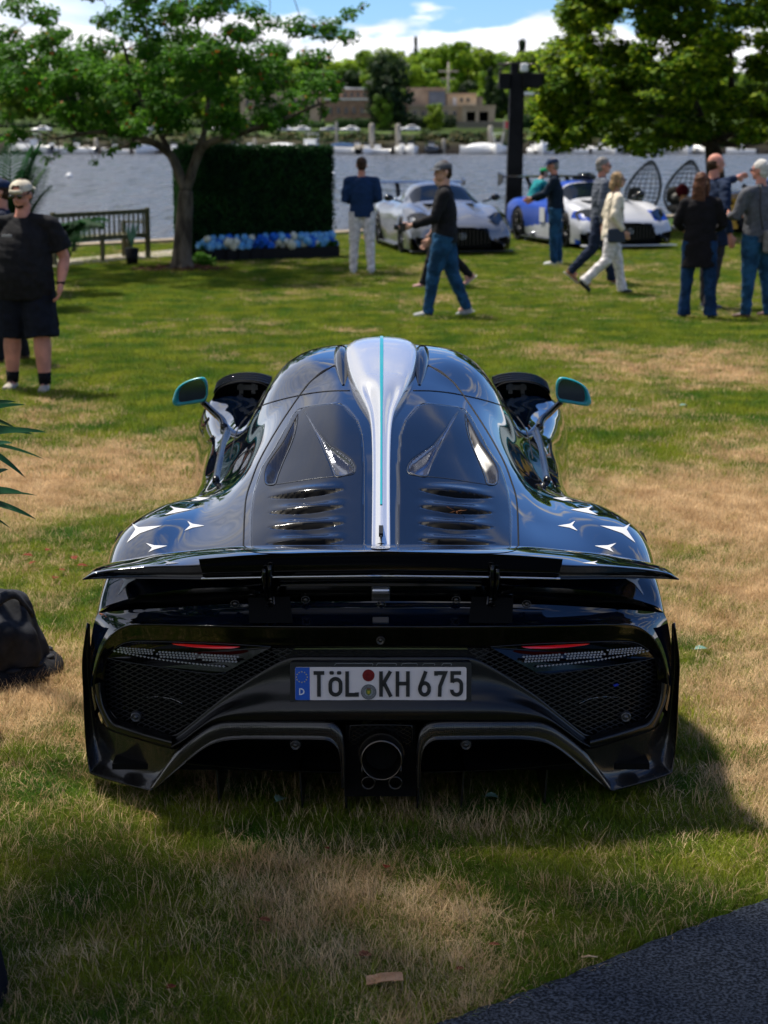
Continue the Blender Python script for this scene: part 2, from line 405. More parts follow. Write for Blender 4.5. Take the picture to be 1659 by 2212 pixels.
# ================================================================== HERO CAR
X0 = -.010
M_paint = mat('dark blue gloss paint', (.0010, .0030, .0090), .03, coat=.75, ior=1.5)
M_panel = mat('dark satin paint', (.0016, .0034, .0085), .13, coat=.12, ior=1.40)
M_black = mat('gloss black', (.0012, .0012, .0014), .08, coat=.3, ior=1.45)
M_satin = mat('satin black', (.0036, .0036, .0042), .27, ior=1.48)
M_void = mat('unlit interior black', (.0015, .0015, .0015), .9)
M_rubber = nmat('black rubber', (.008, .008, .009), (.018, .018, .02), 30, .75)
def carbon_f(m, t, b):
    tcn = t.nodes.new('ShaderNodeTexCoord'); mp = t.nodes.new('ShaderNodeMapping'); mp.inputs['Rotation'].default_value = (.2, .78, .1); t.links.new(tcn.outputs['Object'], mp.inputs[0])
    c = t.nodes.new('ShaderNodeTexChecker'); c.inputs['Scale'].default_value = 260; c.inputs['Color1'].default_value = (.004, .004, .004, 1); c.inputs['Color2'].default_value = (.020, .018, .017, 1)
    t.links.new(mp.outputs[0], c.inputs['Vector']); t.links.new(c.outputs[0], b.inputs['Base Color'])
M_carbon = mat('carbon weave', (.010, .009, .009), .25, coat=.45, ior=1.45, build=carbon_f)
M_seam = mat('panel gap', (.0008, .0008, .001), .6)
M_edge = mat('panel edge line', (.05, .055, .065), .35, metal=.6)
M_silver = mat('silver satin paint', (.72, .725, .73), .16, metal=.65, coat=.5)
M_teal = mat('teal paint', (.0, .27, .30), .3, coat=.5)
M_white = mat('white print', (.52, .53, .56), .45)
M_chrome = mat('polished metal', (.45, .45, .47), .12, metal=1)
M_dkmetal = mat('dark metal', (.06, .055, .05), .32, metal=1)
M_glass = mat('tinted glass', (.004, .005, .006), .03, coat=1, ior=1.5)
hero = []
def hp(o): hero.append(o); return o
def yF(x): return 5.475 + .27 * (abs(x - X0) / .93) ** 3
def Rr(px, py, off=0.0):
    Y = 5.5
    for _ in range(8):
        p = U(px, py, Y + off); Y = yF(p[0])
    return U(px, py, Y + off)
rows = []
def lipY(i): return
# row 0: lip and flank of the tail
r0 = [U(822 + 7.5, 1266, 5.65)]
r0[0][0] = X0
for (a, b, c) in ((940, 1266, 5.65), (1060, 1266, 5.655), (1109, 1267, 5.665), (1175, 1269, 5.675), (1229, 1272, 5.69), (1309, 1281, 5.73), (1390, 1300, 5.78), (1433, 1323, 5.80), (1449, 1385, 5.805), (1451, 1470, 5.79), (1440, 1550, 5.77)):
    r0.append(U(a, b, c))
for p in r0: pass
def sec(Y, pts):
    # 12 control points
    return [np.array((X0 + x, Y, z)) for x, z in pts]
rows.append(r0)
rows.append(sec(5.95, [(0, .795), (.2, .792), (.36, .786), (.46, .776), (.57, .762), (.68, .752), (.78, .748), (.865, .72), (.915, .665), (.935, .55), (.935, .40), (.93, .24)]))
rows.append(sec(6.30, [(0, .888), (.2, .878), (.35, .852), (.45, .825), (.55, .797), (.66, .785), (.77, .795), (.87, .775), (.93, .715), (.957, .60), (.957, .42), (.95, .20)]))
rows.append(sec(6.65, [(0, .985), (.19, .972), (.33, .932), (.42, .892), (.51, .845), (.61, .802), (.71, .79), (.81, .78), (.872, .735), (.90, .62), (.90, .42), (.93, .18)]))
rows.append(sec(7.00, [(0, 1.075), (.18, 1.062), (.31, 1.022), (.40, .97), (.48, .905), (.56, .83), (.635, .783), (.715, .757), (.765, .71), (.785, .60), (.81, .42), (.91, .17)]))
rows.append(sec(7.40, [(0, 1.152), (.17, 1.142), (.29, 1.108), (.38, 1.06), (.46, .985), (.53, .895), (.60, .815), (.69, .762), (.745, .705), (.775, .58), (.81, .40), (.91, .16)]))
rows.append(sec(7.80, [(0, 1.203), (.17, 1.198), (.30, 1.188), (.40, 1.145), (.47, 1.075), (.535, .975), (.60, .87), (.69, .79), (.755, .73), (.785, .60), (.82, .40), (.91, .15)]))
rows.append(sec(8.25, [(0, 1.205), (.17, 1.20), (.30, 1.18), (.40, 1.13), (.47, 1.055), (.54, .965), (.61, .875), (.70, .81), (.77, .76), (.805, .62), (.84, .40), (.92, .14)]))
rows.append(sec(8.70, [(0, 1.10), (.17, 1.09), (.29, 1.06), (.38, 1.005), (.46, .94), (.54, .88), (.63, .85), (.74, .84), (.83, .79), (.875, .64), (.90, .40), (.94, .13)]))
rows.append(sec(9.10, [(0, .93), (.17, .92), (.29, .89), (.38, .85), (.47, .82), (.56, .825), (.66, .86), (.77, .87), (.87, .81), (.92, .66), (.935, .40), (.96, .12)]))
rows.append(sec(9.60, [(0, .73), (.17, .72), (.29, .70), (.39, .67), (.48, .66), (.57, .68), (.67, .725), (.77, .73), (.87, .66), (.925, .53), (.94, .33), (.97, .12)]))
rows.append(sec(10.0, [(0, .55), (.17, .545), (.29, .53), (.39, .50), (.49, .49), (.58, .50), (.68, .53), (.77, .53), (.85, .48), (.89, .38), (.91, .24), (.93, .12)]))
rows.append(sec(10.2, [(0, .36), (.17, .358), (.29, .35), (.39, .34), (.48, .33), (.57, .33), (.66, .33), (.74, .32), (.81, .29), (.84, .24), (.85, .18), (.86, .12)]))
rows.append(sec(10.26, [(0, .16), (.17, .16), (.29, .16), (.39, .16), (.48, .16), (.57, .16), (.66, .16), (.73, .155), (.79, .15), (.81, .14), (.82, .13), (.83, .115)]))
P = catmull(np.array(rows), [30, 48, 50, 50, 50, 44, 22, 18, 14, 14, 10, 6, 4], 0)
P = catmull(P, [32, 28, 22, 20, 16, 12, 12, 12, 10, 8, 6], 1)
P[:, 0, 0] = X0
# ---- panel reliefs (louvres, scoops) pressed into the engine cover
def Z2(pts): return [(x * .32 + 796.3, y * .32 + 716.7) for x, y in pts]
PAN = Z2([(196, 1500), (200, 900), (215, 700), (250, 600), (340, 500), (400, 485), (600, 510), (680, 560), (800, 780), (890, 920), (940, 1080), (960, 1250), (960, 1500)])
SLOT_A = Z2([(604, 538), (565, 590), (520, 665), (440, 765), (350, 825), (290, 870), (262, 920), (270, 958), (330, 972), (392, 978), (425, 900), (470, 800), (520, 700), (580, 590)])
SLOT_B = Z2([(650, 555), (655, 620), (672, 700), (705, 790), (745, 880), (780, 970), (800, 1030), (850, 1035), (872, 1010), (872, 950), (850, 890), (800, 815), (750, 745), (700, 650)])
LOUV = []
for k, (yl, yr) in enumerate(((1070, 1128), (1184, 1232), (1300, 1330), (1412, 1440))):
    LOUV.append(((320, yl), (860, yr)))
px, py = PROJ(P); Nn = np.cross(np.gradient(P, axis=1), np.gradient(P, axis=0)); Nn /= np.linalg.norm(Nn, axis=-1, keepdims=True) + 1e-12
if Nn[100, 20, 2] < 0: Nn = -Nn
region = (P[..., 1] < 7.6) & (px < 1130) & (P[..., 1] > 5.72)
dz_ = np.zeros(px.shape); mi_v = np.zeros(px.shape, int)
dpan = polydist(px, py, PAN)
dz_ += np.where(region, .004 * sstep(-1.5, 1.5, dpan), 0)
for S in (SLOT_A, SLOT_B):
    d = polydist(px, py, S)
    tri = np.where(region, -.042 * sstep(0, 13, d) , 0)
    dz_ += tri; mi_v = np.where(region & (d > 1.2), 2 if S is SLOT_B else 3, mi_v)
# flat ramp between the scoops sinks toward its rear edge
RAMP = Z2([(604, 540), (650, 556), (700, 790), (790, 1020), (600, 1003), (395, 975), (470, 800), (560, 620)])
d = polydist(px, py, RAMP)
for (a, b) in LOUV:
    (ax, ay), (bx, by) = Z2([a, b]); Lx = bx - ax; Ly = by - ay; LL = math.hypot(Lx, Ly); ux, uy = Lx / LL, Ly / LL
    s_ = ((px - ax) * ux + (py - ay) * uy) / LL; q_ = -(px - ax) * uy + (py - ay) * ux     # q positive downward
    env = np.clip(np.sin(np.clip(s_, 0, 1) * PI), 0, 1)
    wd = 8.5 * env ** .8
    dd = np.where((s_ > 0) & (s_ < 1), wd / 2 - np.abs(q_ - wd / 2 + 1.0), -1)
    dz_ += np.where(region, -.020 * sstep(0, 3, dd), 0)
    # raised hood before the slot (above) and soft scallop behind it (below)
    dz_ += np.where(region & (s_ > 0) & (s_ < 1), .010 * env ** 1.3 * np.exp(-((q_ + 6) / 9) ** 2) * (q_ < 2), 0)
    dz_ += np.where(region, -.008 * np.exp(-((s_ - .47) / .26) ** 2) * np.exp(-((q_ - 19) / 8.5) ** 2), 0)
    mi_v = np.where(region & (dd > .8), 4, mi_v)
B0 = P.copy()
P = P + Nn * dz_[..., None]
a, b = P.shape[:2]
F = gridfaces(a, b); V = P.reshape(-1, 3)
mi = np.where(region & (dpan > 0), 1, 0); mi = np.where(mi_v > 0, mi_v, mi)
mf = mi.reshape(-1)[F[:, 0]]
fc = V[F].mean(1)
axr, axf = 6.38, 9.10
keepf = ~((np.hypot(fc[:, 1] - axr, fc[:, 2] - .335) < .385) & (fc[:, 0] > .6) & (fc[:, 2] < .70)) & ~((np.hypot(fc[:, 1] - axf, fc[:, 2] - .325) < .37) & (fc[:, 0] > .6) & (fc[:, 2] < .68))
# greenhouse glass
gl = (fc[:, 1] > 8.32) & (fc[:, 1] < 9.25) & (fc[:, 0] - X0 < .50 - (fc[:, 1] - 8.3) * .05) & (fc[:, 2] > .80)
mf = np.where(gl, 5, mf)
F = F[keepf]; mf = mf[keepf]
V2 = V.copy(); V2[:, 0] = 2 * X0 - V2[:, 0]
body = hp(mesh('body', np.concatenate([V, V2]), np.concatenate([F, F[:, ::-1] + len(V)]),
     [M_paint, M_panel, M_carbon, mat('polished scoop wall', (.30, .31, .34), .10, metal=.9), M_seam, M_glass], None, True, np.concatenate([mf, mf])))
me = body.data
bm = bmesh.new(); bm.from_mesh(me); bmesh.ops.remove_doubles(bm, verts=bm.verts, dist=.0002); bmesh.ops.recalc_face_normals(bm, faces=bm.faces); bm.to_mesh(me); bm.free()
bv_pts = B0.reshape(-1, 3)
BVH = BVHTree.FromPolygons([tuple(v) for v in (P.reshape(-1, 3))], [tuple(int(i) for i in f) for f in gridfaces(a, b)])
O_ = Vector((0, 0, CAMH))
def onbody(px_, py_, lift=.001):
    q = U(px_, py_, 7.0); dr = (Vector(q) - O_).normalized()
    h, nrm, _, _ = BVH.ray_cast(O_, dr)
    if h is None: return None
    if nrm.dot(dr) > 0: nrm = -nrm
    return np.array(h + nrm * lift)
def mirr(p): q = np.array(p, float).copy(); q[..., 0] = 2 * X0 - q[..., 0]; return q
def dens(pts, step, closed=False):
    pts = [np.array(p, float) for p in pts]; out = []
    n = len(pts); A = catmull(np.array(pts + ([pts[0]] if closed else [])), 6, 0)
    return A
def seam(name, pts, r=.0016, m=None, both=True, sub=6, lift=.0004):
    A = catmull(np.array(pts, float), sub, 0); W = [onbody(x, y, lift) for x, y in A]; W = [p for p in W if p is not None]
    # drop jumps
    W2 = [W[0]]
    for p in W[1:]:
        if np.linalg.norm(p - W2[-1]) < .25: W2.append(p)
    B = MB(); B.tube(W2, r, 5)
    if both: B.tube([mirr(p) for p in W2], r, 5)
    return hp(B.build(name, m or M_seam))
seam('engine_cover_seam', Z2([(1012, 1600), (1012, 1430), (1000, 1150), (960, 1000), (900, 850), (780, 640), (640, 430), (560, 330), (430, 240), (392, 226)]), .0030)
seam('roof_seam', Z2([(300, 398), (420, 400), (540, 412), (640, 430), (780, 462), (900, 500), (960, 540)]), .0025)
seam('roof_seam', Z2([(640, 430), (560, 330), (480, 262), (392, 226)]), .0022)
seam('window_seam', Z2([(800, 236), (850, 350), (930, 500), (1000, 570), (1060, 660), (1090, 760), (1110, 860)]), .0025)
seam('cover_edge', [p for p in PAN], .0011, M_edge)
for S, nm in ((SLOT_A, 'scoop_rim'), (SLOT_B, 'scoop_rim')): seam(nm, S + [S[0]], .0013, M_edge if S is SLOT_A else M_seam, sub=4, lift=.001)
seam('fuel_flap_seam', [(1104, 974), (1112, 972), (1126, 982), (1148, 1008), (1164, 1034), (1160, 1038), (1140, 1028), (1118, 1008), (1104, 984), (1103, 976)], .0018)
seam('scoop_sill', Z2([(262, 945), (330, 970), (400, 978), (520, 990), (640, 1008), (760, 1026), (850, 1037)]), .0013, M_edge)
# leaf caught in the louvre
# ---- three-pointed star prints
def starpatch(B, tips, c, m=0, wid=.26, nseg=7):
    c = np.array(c, float); tips = [np.array(t, float) for t in tips]
    ang = sorted(range(3), key=lambda i: math.atan2(tips[i][1] - c[1], tips[i][0] - c[0]))
    tips = [tips[i] for i in ang]
    inn = []
    for i in range(3):
        a_, b_ = tips[i] - c, tips[(i + 1) % 3] - c
        d_ = a_ / np.linalg.norm(a_) + b_ / np.linalg.norm(b_); nd = np.linalg.norm(d_)
        if nd < .25: d_ = np.array((-(a_)[1], a_[0])); 
        d_ = d_ / np.linalg.norm(d_); 
        if np.cross(a_, d_) * np.cross(a_, b_) < 0: d_ = d_
        inn.append(c + d_ * wid * min(np.linalg.norm(a_), np.linalg.norm(b_)))
    for i in range(3):
        tip = tips[i]; l_, r_ = inn[i - 1], inn[i]
        for sg in (0, 1):
            pts = []
            for k in range(nseg + 1):
                t_ = k / nseg
                pts.append((l_ + (tip - l_) * t_, c + (tip - c) * t_, r_ + (tip - r_) * t_))
            W = []; ok = True
            for tr in pts:
                for q in tr:
                    h = onbody(q[0], q[1], .0013)
                    if h is None: ok = False; break
                    W.append(h if sg == 0 else mirr(h))
                if not ok: break
            if not ok: continue
            F_ = []
            for k in range(nseg):
                o = k * 3
                F_ += [(o, o + 1, o + 4, o + 3), (o + 1, o + 2, o + 5, o + 4)]
            W = np.array(W)
            if W[:, 1].max() - W[:, 1].min() > 1.2: continue
            B.add(W, F_, m, True)
def Z8(pts): return [(x * .28 + 1061.8, y * .28 + 730) for x, y in pts]
for tips, c in (([(840, 1450), (1070, 1433), (1110, 1582)], (1025, 1478)), ([(510, 1450), (645, 1413), (665, 1490)], (608, 1448)),
                ([(610, 1325), (778, 1299), (820, 1368)], (735, 1325)), ([(795, 1605), (962, 1584), (942, 1655)], (900, 1620)),
                ([(470, 1235), (585, 1229), (620, 1256)], (556, 1240)), ([(1030, 1856), (1150, 1845), (1175, 1987)], (1112, 1878)),
                ([(1325, 1780), (1350, 1822), (1366, 2030)], (1339, 1850)), ([(955, 1352), (1080, 1410), (1120, 1440)], (1050, 1395))):
    B = MB(); starpatch(B, Z8(tips), Z8([c])[0])
    if B.V: hp(B.build('star_print', M_white))
# ---- central silver spine with roof scoop
yc = lambda Y: float(np.interp(Y, B0[:, 0, 1], B0[:, 0, 2]))
stat = [(5.93, .031, .012), (6.2, .031, .014), (6.5, .032, .016), (6.72, .035, .02), (6.85, .040, .028), (6.97, .052, .038), (7.09, .077, .052), (7.22, .104, .062), (7.36, .126, .068), (7.5, .140, .072), (7.65, .149, .074), (7.78, .150, .072), (7.90, .134, .062)]
rws = []
for Y, hw, h in stat:
    z = yc(Y); r_ = []
    for k in range(9):
        q = k / 8 * PI / 2 * 1.0
        xx = hw * math.sin(q); zz = h * (math.cos(q) ** .42 if k < 8 else 0)
        # central crease valley both sides of the fin for the narrow part
        if Y < 7.2: zz -= .35 * h * math.exp(-((k - 3.2) / 1.6) ** 2)
        r_.append((X0 + xx, Y, z + zz - (.012 if k == 8 else 0)))
    rws.append(r_)
hp(loft('spine_scoop', rws, M_silver, None, 5, 3, X0))
mo = MB(); z = yc(7.92)
mo.add([(X0 + .134 * math.sin(q), 7.90, z + .046 * math.cos(q)) for q in np.linspace(-PI / 2, PI / 2, 17)] + [(X0, 7.90, z - .02)], [(i, i + 1, 17) for i in range(16)])
hp(mo.build('scoop_mouth', M_void))
fin = [(X0 , Y, yc(Y) + h * (1.0 if Y > 7 else .95)) for Y, hw, h in stat if Y > 6.12]
B = MB()
for i in range(len(fin) - 1):
    (x1, y1, z1), (x2, y2, z2) = fin[i], fin[i + 1]; w1 = .0034 + .0032 * sstep(6.6, 7.6, y1); w2 = .0034 + .0032 * sstep(6.6, 7.6, y2)
    B.add([(x1 - w1, y1, z1 - .01), (x1 + w1, y1, z1 - .01), (x1 + w1, y1, z1 + .004), (x1 - w1, y1, z1 + .004), (x2 - w2, y2, z2 - .01), (x2 + w2, y2, z2 - .01), (x2 + w2, y2, z2 + .004), (x2 - w2, y2, z2 + .004)],
          [(3, 2, 6, 7), (2, 1, 5, 6), (0, 3, 7, 4), (0, 1, 2, 3)])
hp(B.build('teal_fin', M_teal))
B = MB(); tl = [(X0 + .1435 * math.sin(q), 7.915 - .01 * abs(math.sin(q)), yc(7.9) + .0 + .058 * math.cos(q) ** .8 if abs(q) < 1.57 else yc(7.9)) for q in np.linspace(-1.5, 1.5, 21)]
B.tube(tl, .0035, 6); hp(B.build('scoop_lip', M_teal))
B = MB(); B.box((X0, 6.02, yc(6.02) + .016), (.014, .19, .012)); B.box((X0, 5.99, yc(5.99) + .02), (.005, .17, .008), m=1); hp(B.build('brake_light_slot', [M_seam, M_edge]))
# roof shoulders of the scoop
for s in (-1, 1):
    rw = []
    for Y, hw, h in ((7.35, .006, .004), (7.48, .02, .016), (7.62, .030, .032), (7.74, .034, .040), (7.86, .032, .038)):
        z = yc(Y) - .008; r_ = []
        for k in range(7):
            q = PI * k / 6
            r_.append((X0 + s * (.172 - .04 * (7.86 - Y)) + hw * math.cos(q), Y, z + h * math.sin(q)))
        rw.append(r_)
    hp(loft('roof_intake', rw, M_black, None, 4, 3))
    B = MB(); B.ball((X0 + s * .172, 7.865, yc(7.86) + .004), (.029, .006, .03), 12); hp(B.build('intake_mouth', M_void))

# ---- tail fascia pieces (drawn on the curved rear face, each with real depth)
def RL(name, rws, m, fu=4, fv=4, mirror=True, thick=0, flip=False):
    return hp(loft(name, [[Rr(*p) for p in r_] for r_ in rws], m, None, fu, fv, X0 if mirror else None, flip, thick=thick))
CXc = 822
def rowm(pts, off): return [(x, y, off) for x, y in pts]
Oc = [(CXc, 1352), (960, 1352), (1100, 1351), (1229, 1349), (1330, 1347), (1372, 1350), (1399, 1364), (1418, 1386), (1433, 1419), (1444, 1465), (1442, 1503), (1433, 1530), (1414, 1571)]
Ic = [(CXc, 1396), (960, 1397), (1063, 1397), (1170, 1391), (1290, 1387), (1345, 1386), (1374, 1390), (1393, 1400), (1411, 1420), (1418, 1455), (1417, 1500), (1411, 1525), (1392, 1551)]
mid = lambda A, B_, t: [(a_[0] + (b_[0] - a_[0]) * t, a_[1] + (b_[1] - a_[1]) * t) for a_, b_ in zip(A, B_)]
RL('fascia_frame', [rowm(Oc, -.004), rowm(mid(Oc, Ic, .06), -.012), rowm(mid(Oc, Ic, .35), .0), rowm(mid(Oc, Ic, .8), .02), rowm(Ic, .035), rowm(Ic, .10)], M_black)
# lower moulding: satin, from outer corner round the bottom of the mesh
Lo = [(1446, 1480), (1440, 1512), (1431, 1537), (1414, 1573), (1385, 1586), (1340, 1600), (1275, 1617)]
Li = [(1418, 1470), (1417, 1500), (1411, 1525), (1392, 1551), (1368, 1560), (1330, 1572), (1274, 1588)]
RL('lower_moulding', [rowm(Lo, .012), rowm(mid(Lo, Li, .12), -.008), rowm(mid(Lo, Li, .5), -.012), rowm(mid(Lo, Li, .8), .012), rowm(Li, .038), rowm(Li, .09)], M_satin, 4, 5)
A_ = [(CXc, 1419), (930, 1419), (1000, 1419), (1030, 1424), (1069, 1444), (1110, 1470), (1160, 1504), (1216, 1549), (1258, 1582), (1274, 1588)]
B_ = [(CXc, 1556), (930, 1556), (1030, 1556), (1090, 1556), (1135, 1556), (1170, 1558), (1197, 1566), (1225, 1584), (1252, 1604), (1275, 1617)]
RL('bumper_centre', [rowm(A_, .085), rowm(A_, .045), rowm(mid(A_, B_, .04), .036), rowm(mid(A_, B_, .35), .034), rowm(mid(A_, B_, .55), .02), rowm(mid(A_, B_, .72), -.004), rowm(mid(A_, B_, .86), -.014), rowm(mid(A_, B_, .97), -.010), rowm(B_, .0), rowm(B_, .08)], M_satin, 3, 4)
# strip above the plate with cross pattern + thin light bar
RL('strip_backing', [rowm([(CXc, 1398), (930, 1398), (1009, 1399), (1060, 1400)], .055), rowm([(CXc, 1420), (930, 1420), (1000, 1420), (1040, 1430)], .055)], M_satin, 1, 4)
def bars(B, poly, off, dirx, diry, gap, wid, dep=.004, m=0):
    """parallel bars clipped to a polygon, laid on the rear face"""
    L_ = math.hypot(dirx, diry); ux, uy = dirx / L_, diry / L_; nx, ny = -uy, ux
    ds = [p[0] * nx + p[1] * ny for p in poly]; k0 = int(min(ds) // gap) + 1; k1 = int(max(ds) // gap)
    for k in range(k0, k1 + 1):
        d0 = k * gap; hits = []
        for i in range(len(poly)):
            (x1, y1), (x2, y2) = poly[i], poly[(i + 1) % len(poly)]
            a1 = x1 * nx + y1 * ny - d0; a2 = x2 * nx + y2 * ny - d0
            if (a1 > 0) != (a2 > 0):
                t_ = a1 / (a1 - a2); hits.append((x1 + (x2 - x1) * t_) * ux + (y1 + (y2 - y1) * t_) * uy)
        hits.sort()
        for q in range(0, len(hits) - 1, 2):
            s0, s1 = hits[q], hits[q + 1]; n_ = max(1, int((s1 - s0) / 45))
            for j in range(n_):
                e0, e1 = s0 + (s1 - s0) * j / n_, s0 + (s1 - s0) * (j + 1) / n_; V_ = []
                for e in (e0, e1):
                    for w_ in (-wid / 2, wid / 2):
                        V_.append(Rr(e * ux + (d0 + w_) * nx, e * uy + (d0 + w_) * ny, off))
                V_ = np.array(V_); V3 = V_.copy(); V3[:, 1] += dep
                for W in (np.concatenate([V_, V3]), mirr(np.concatenate([V_, V3]))):
                    B.add(W, [(0, 1, 3, 2), (0, 2, 6, 4), (1, 5, 7, 3)], m)
Mp = [(1009, 1402), (1063, 1400), (1110, 1426), (1157, 1454), (1190, 1456), (1300, 1442), (1416, 1423), (1418, 1455), (1417, 1500), (1411, 1525), (1392, 1551), (1330, 1572), (1272, 1587), (1216, 1549), (1160, 1504), (1110, 1470), (1069, 1445), (1030, 1424)]
M_mesh = mat('grille mesh', (.045, .045, .048), .35, metal=.6)
B = MB(); bars(B, Mp, .045, 1, .50, 9.6, 1.7); bars(B, Mp, .047, 1, -.42, 9.6, 1.7)
g = hp(B.build('grille_mesh', M_mesh)); 
B = MB(); bars(B, [(CXc, 1403), (1009, 1403), (1030, 1419), (CXc, 1419)], .048, 1, .55, 9.6, 1.3); bars(B, [(CXc, 1403), (1009, 1403), (1030, 1419), (CXc, 1419)], .049, 1, -.55, 9.6, 1.3); hp(B.build('grille_strip', M_satin))
B = MB()
for s in (0, 1):
    W = np.array([Rr(x, y, .045) for x, y in ((CXc, 1399), (1006, 1400), (1012, 1403), (CXc, 1402.5))]); B.add(W if s == 0 else mirr(W), [(0, 1, 2, 3)])
hp(B.build('high_brake_light', mat('brake light lens', (.10, .12, .05), .2, coat=1)))
# dark cavity behind the mesh
B = MB()
for s in (0, 1):
    W = np.array([Rr(x, y, .16) for x, y in ((1000, 1392), (1425, 1392), (1425, 1600), (1250, 1600), (1000, 1430))]); B.add(W if s == 0 else mirr(W), [(0, 1, 2, 3, 4)])
B.add([Rr(CXc, 1380, .16), Rr(1010, 1380, .16), Rr(1010, 1560, .16), Rr(CXc, 1560, .16)], [(0, 1, 2, 3)])
hp(B.build('grille_cavity', M_void))
# faint tyre/heat shield arcs visible through the mesh
B = MB()
arc = [Rr(1250 - 0 + 75 * math.cos(q) + 60, 1545 - 40 * math.sin(q), .13) for q in np.linspace(.35, 2.5, 12)]
B.tube(arc, .002, 5); B.tube([mirr(p) for p in arc], .002, 5); hp(B.build('heat_shield_seam', M_chrome))
# reversing sensors
def sensor(px_, py_, off, r=.012, nm='parking_sensor'):
    for s in (0, 1):
        p = Rr(px_, py_, off); p = p if s == 0 else mirr(p); B = MB()
        B.lathe([(r * 1.5, .012), (r * 1.4, -.002), (r * 1.05, -.006), (r * .95, -.002), (r * .6, -.002), (r * .55, -.007), (.0001, -.007)], tuple(p), 20, 0, 'Y')
        hp(B.build(nm, mat('sensor plastic', (.03, .03, .032), .3, coat=.4)))
sensor(1352, 1549, .03); sensor(1007, 1609, .05)
# ---- tail lights
Lp = [(1060, 1398), (1170, 1392), (1290, 1388), (1345, 1387), (1374, 1391), (1396, 1403), (1413, 1421), (1300, 1440), (1190, 1454), (1157, 1452), (1110, 1426)]
def facepoly(B, pts, off, dep, m=0, both=True):
    tri = tessellate_polygon([[Vector((p[0], p[1], 0)) for p in pts]]); n = len(pts)
    for s in ((0, 1) if both else (0,)):
        W = np.array([Rr(x, y, off) for x, y in pts]); Wb = W.copy(); Wb[:, 1] += dep
        W = np.concatenate([W, Wb]); W = W if s == 0 else mirr(W)
        B.add(W, [tuple(t) for t in tri] + [(i, (i + 1) % n, (i + 1) % n + n, i + n) for i in range(n)], m)
M_red = mat('red tail light', (.38, .004, .008), .25, coat=1, emit=(1, .01, .02), estr=.07)
M_led = mat('light lens cells', (.42, .42, .45), .2, metal=.5, coat=1)
for s in (0, 1):
    mm = (lambda W: W) if s == 0 else mirr
    def fp(B, pts, off, dep, m=0):
        tri = tessellate_polygon([[Vector((p[0], p[1], 0)) for p in pts]]); n = len(pts)
        W = np.array([Rr(x, y, off) for x, y in pts]); Wb = W.copy(); Wb[:, 1] += dep
        B.add(mm(np.concatenate([W, Wb])), [tuple(t) for t in tri] + [(i, (i + 1) % n, (i + 1) % n + n, i + n) for i in range(n)], m)
    B = MB(); fp(B, Lp, .030, .05)
    tl_ = hp(B.build('tail_light', M_black))
    B = MB(); fp(B, [(1127, 1397.5), (1180, 1395.5), (1240, 1392), (1274, 1391), (1262, 1394), (1225, 1398.5), (1180, 1401.5), (1145, 1401)], .024, .006); o = B.build('red_light_bar', M_red, tl_)
    for gi, (x0, y0, x1, y1, h, cw) in enumerate(((1128, 1417, 1212, 1412, 16, 7), (1218, 1411, 1304, 1406, 15, 7), (1310, 1403, 1388, 1397, 12, 6.5))):
        B = MB(); nc = int((x1 - x0) / cw)
        for r_ in range(3):
            for c_ in range(nc - r_ // 2):
                t_ = (c_ + .5 + .5 * (r_ % 2)) / nc
                if t_ > 1: continue
                cx = x0 + (x1 - x0) * t_ + r_ * 2.0; cy = y0 + (y1 - y0) * t_ + 2 + r_ * (h / 3)
                hx = [(cx + cw * .43 * math.cos(PI / 3 * k), cy + h / 3 * .44 * math.sin(PI / 3 * k)) for k in range(6)]
                fp(B, hx, .022, .006)
        B.build('light_cells', M_led, tl_)
    B = MB()
    for k in range(30):
        t_ = k / 29; cx = 1162 + 236 * t_; cy = 1440 - 33 * t_ - 4 * math.sin(PI * t_) * -1
        fp(B, [(cx - 3.4, cy), (cx, cy - 2.2), (cx + 3.6, cy - 1), (cx, cy + 2)], .021, .006)
    B.build('indicator_chain', M_led, tl_)
    B = MB(); pts_ = [Rr(x, y, .024) for x, y in ((1060, 1397), (1170, 1390.5), (1290, 1386.5), (1345, 1385.5), (1376, 1389.5), (1398, 1402), (1415, 1421), (1300, 1441), (1190, 1455.5), (1157, 1453.5))]
    B.tube([mm(p) for p in catmull(np.array(pts_), 4, 0)], .0012, 5); B.build('light_rim', M_edge, tl_)
# ---- flank corner between tail lip and fascia
Pc = [(1433, 1323), (1441, 1345), (1448, 1385), (1451, 1425), (1451, 1470), (1448, 1508), (1440, 1550)]
def P3(x, y):  # on row 0
    c = min(((abs(PROJ(q)[1] - y) + abs(PROJ(q)[0] - x), i) for i, q in enumerate(B0[0])))[1]; return B0[0, c]
Qc = [(1330, 1347), (1372, 1350), (1403, 1367), (1424, 1397), (1440, 1445), (1446, 1482), (1437, 1530)]
cr0 = [P3(*p) for p in Pc]; cr2 = [Rr(x, y, -.004) for x, y in Qc]
cr1 = [(a_ + b_) / 2 + np.array((.004, -.006, .003)) for a_, b_ in zip(cr0, cr2)]
hp(loft('rear_corner', [cr0, cr1, cr2], M_paint, None, 5, 5, X0))
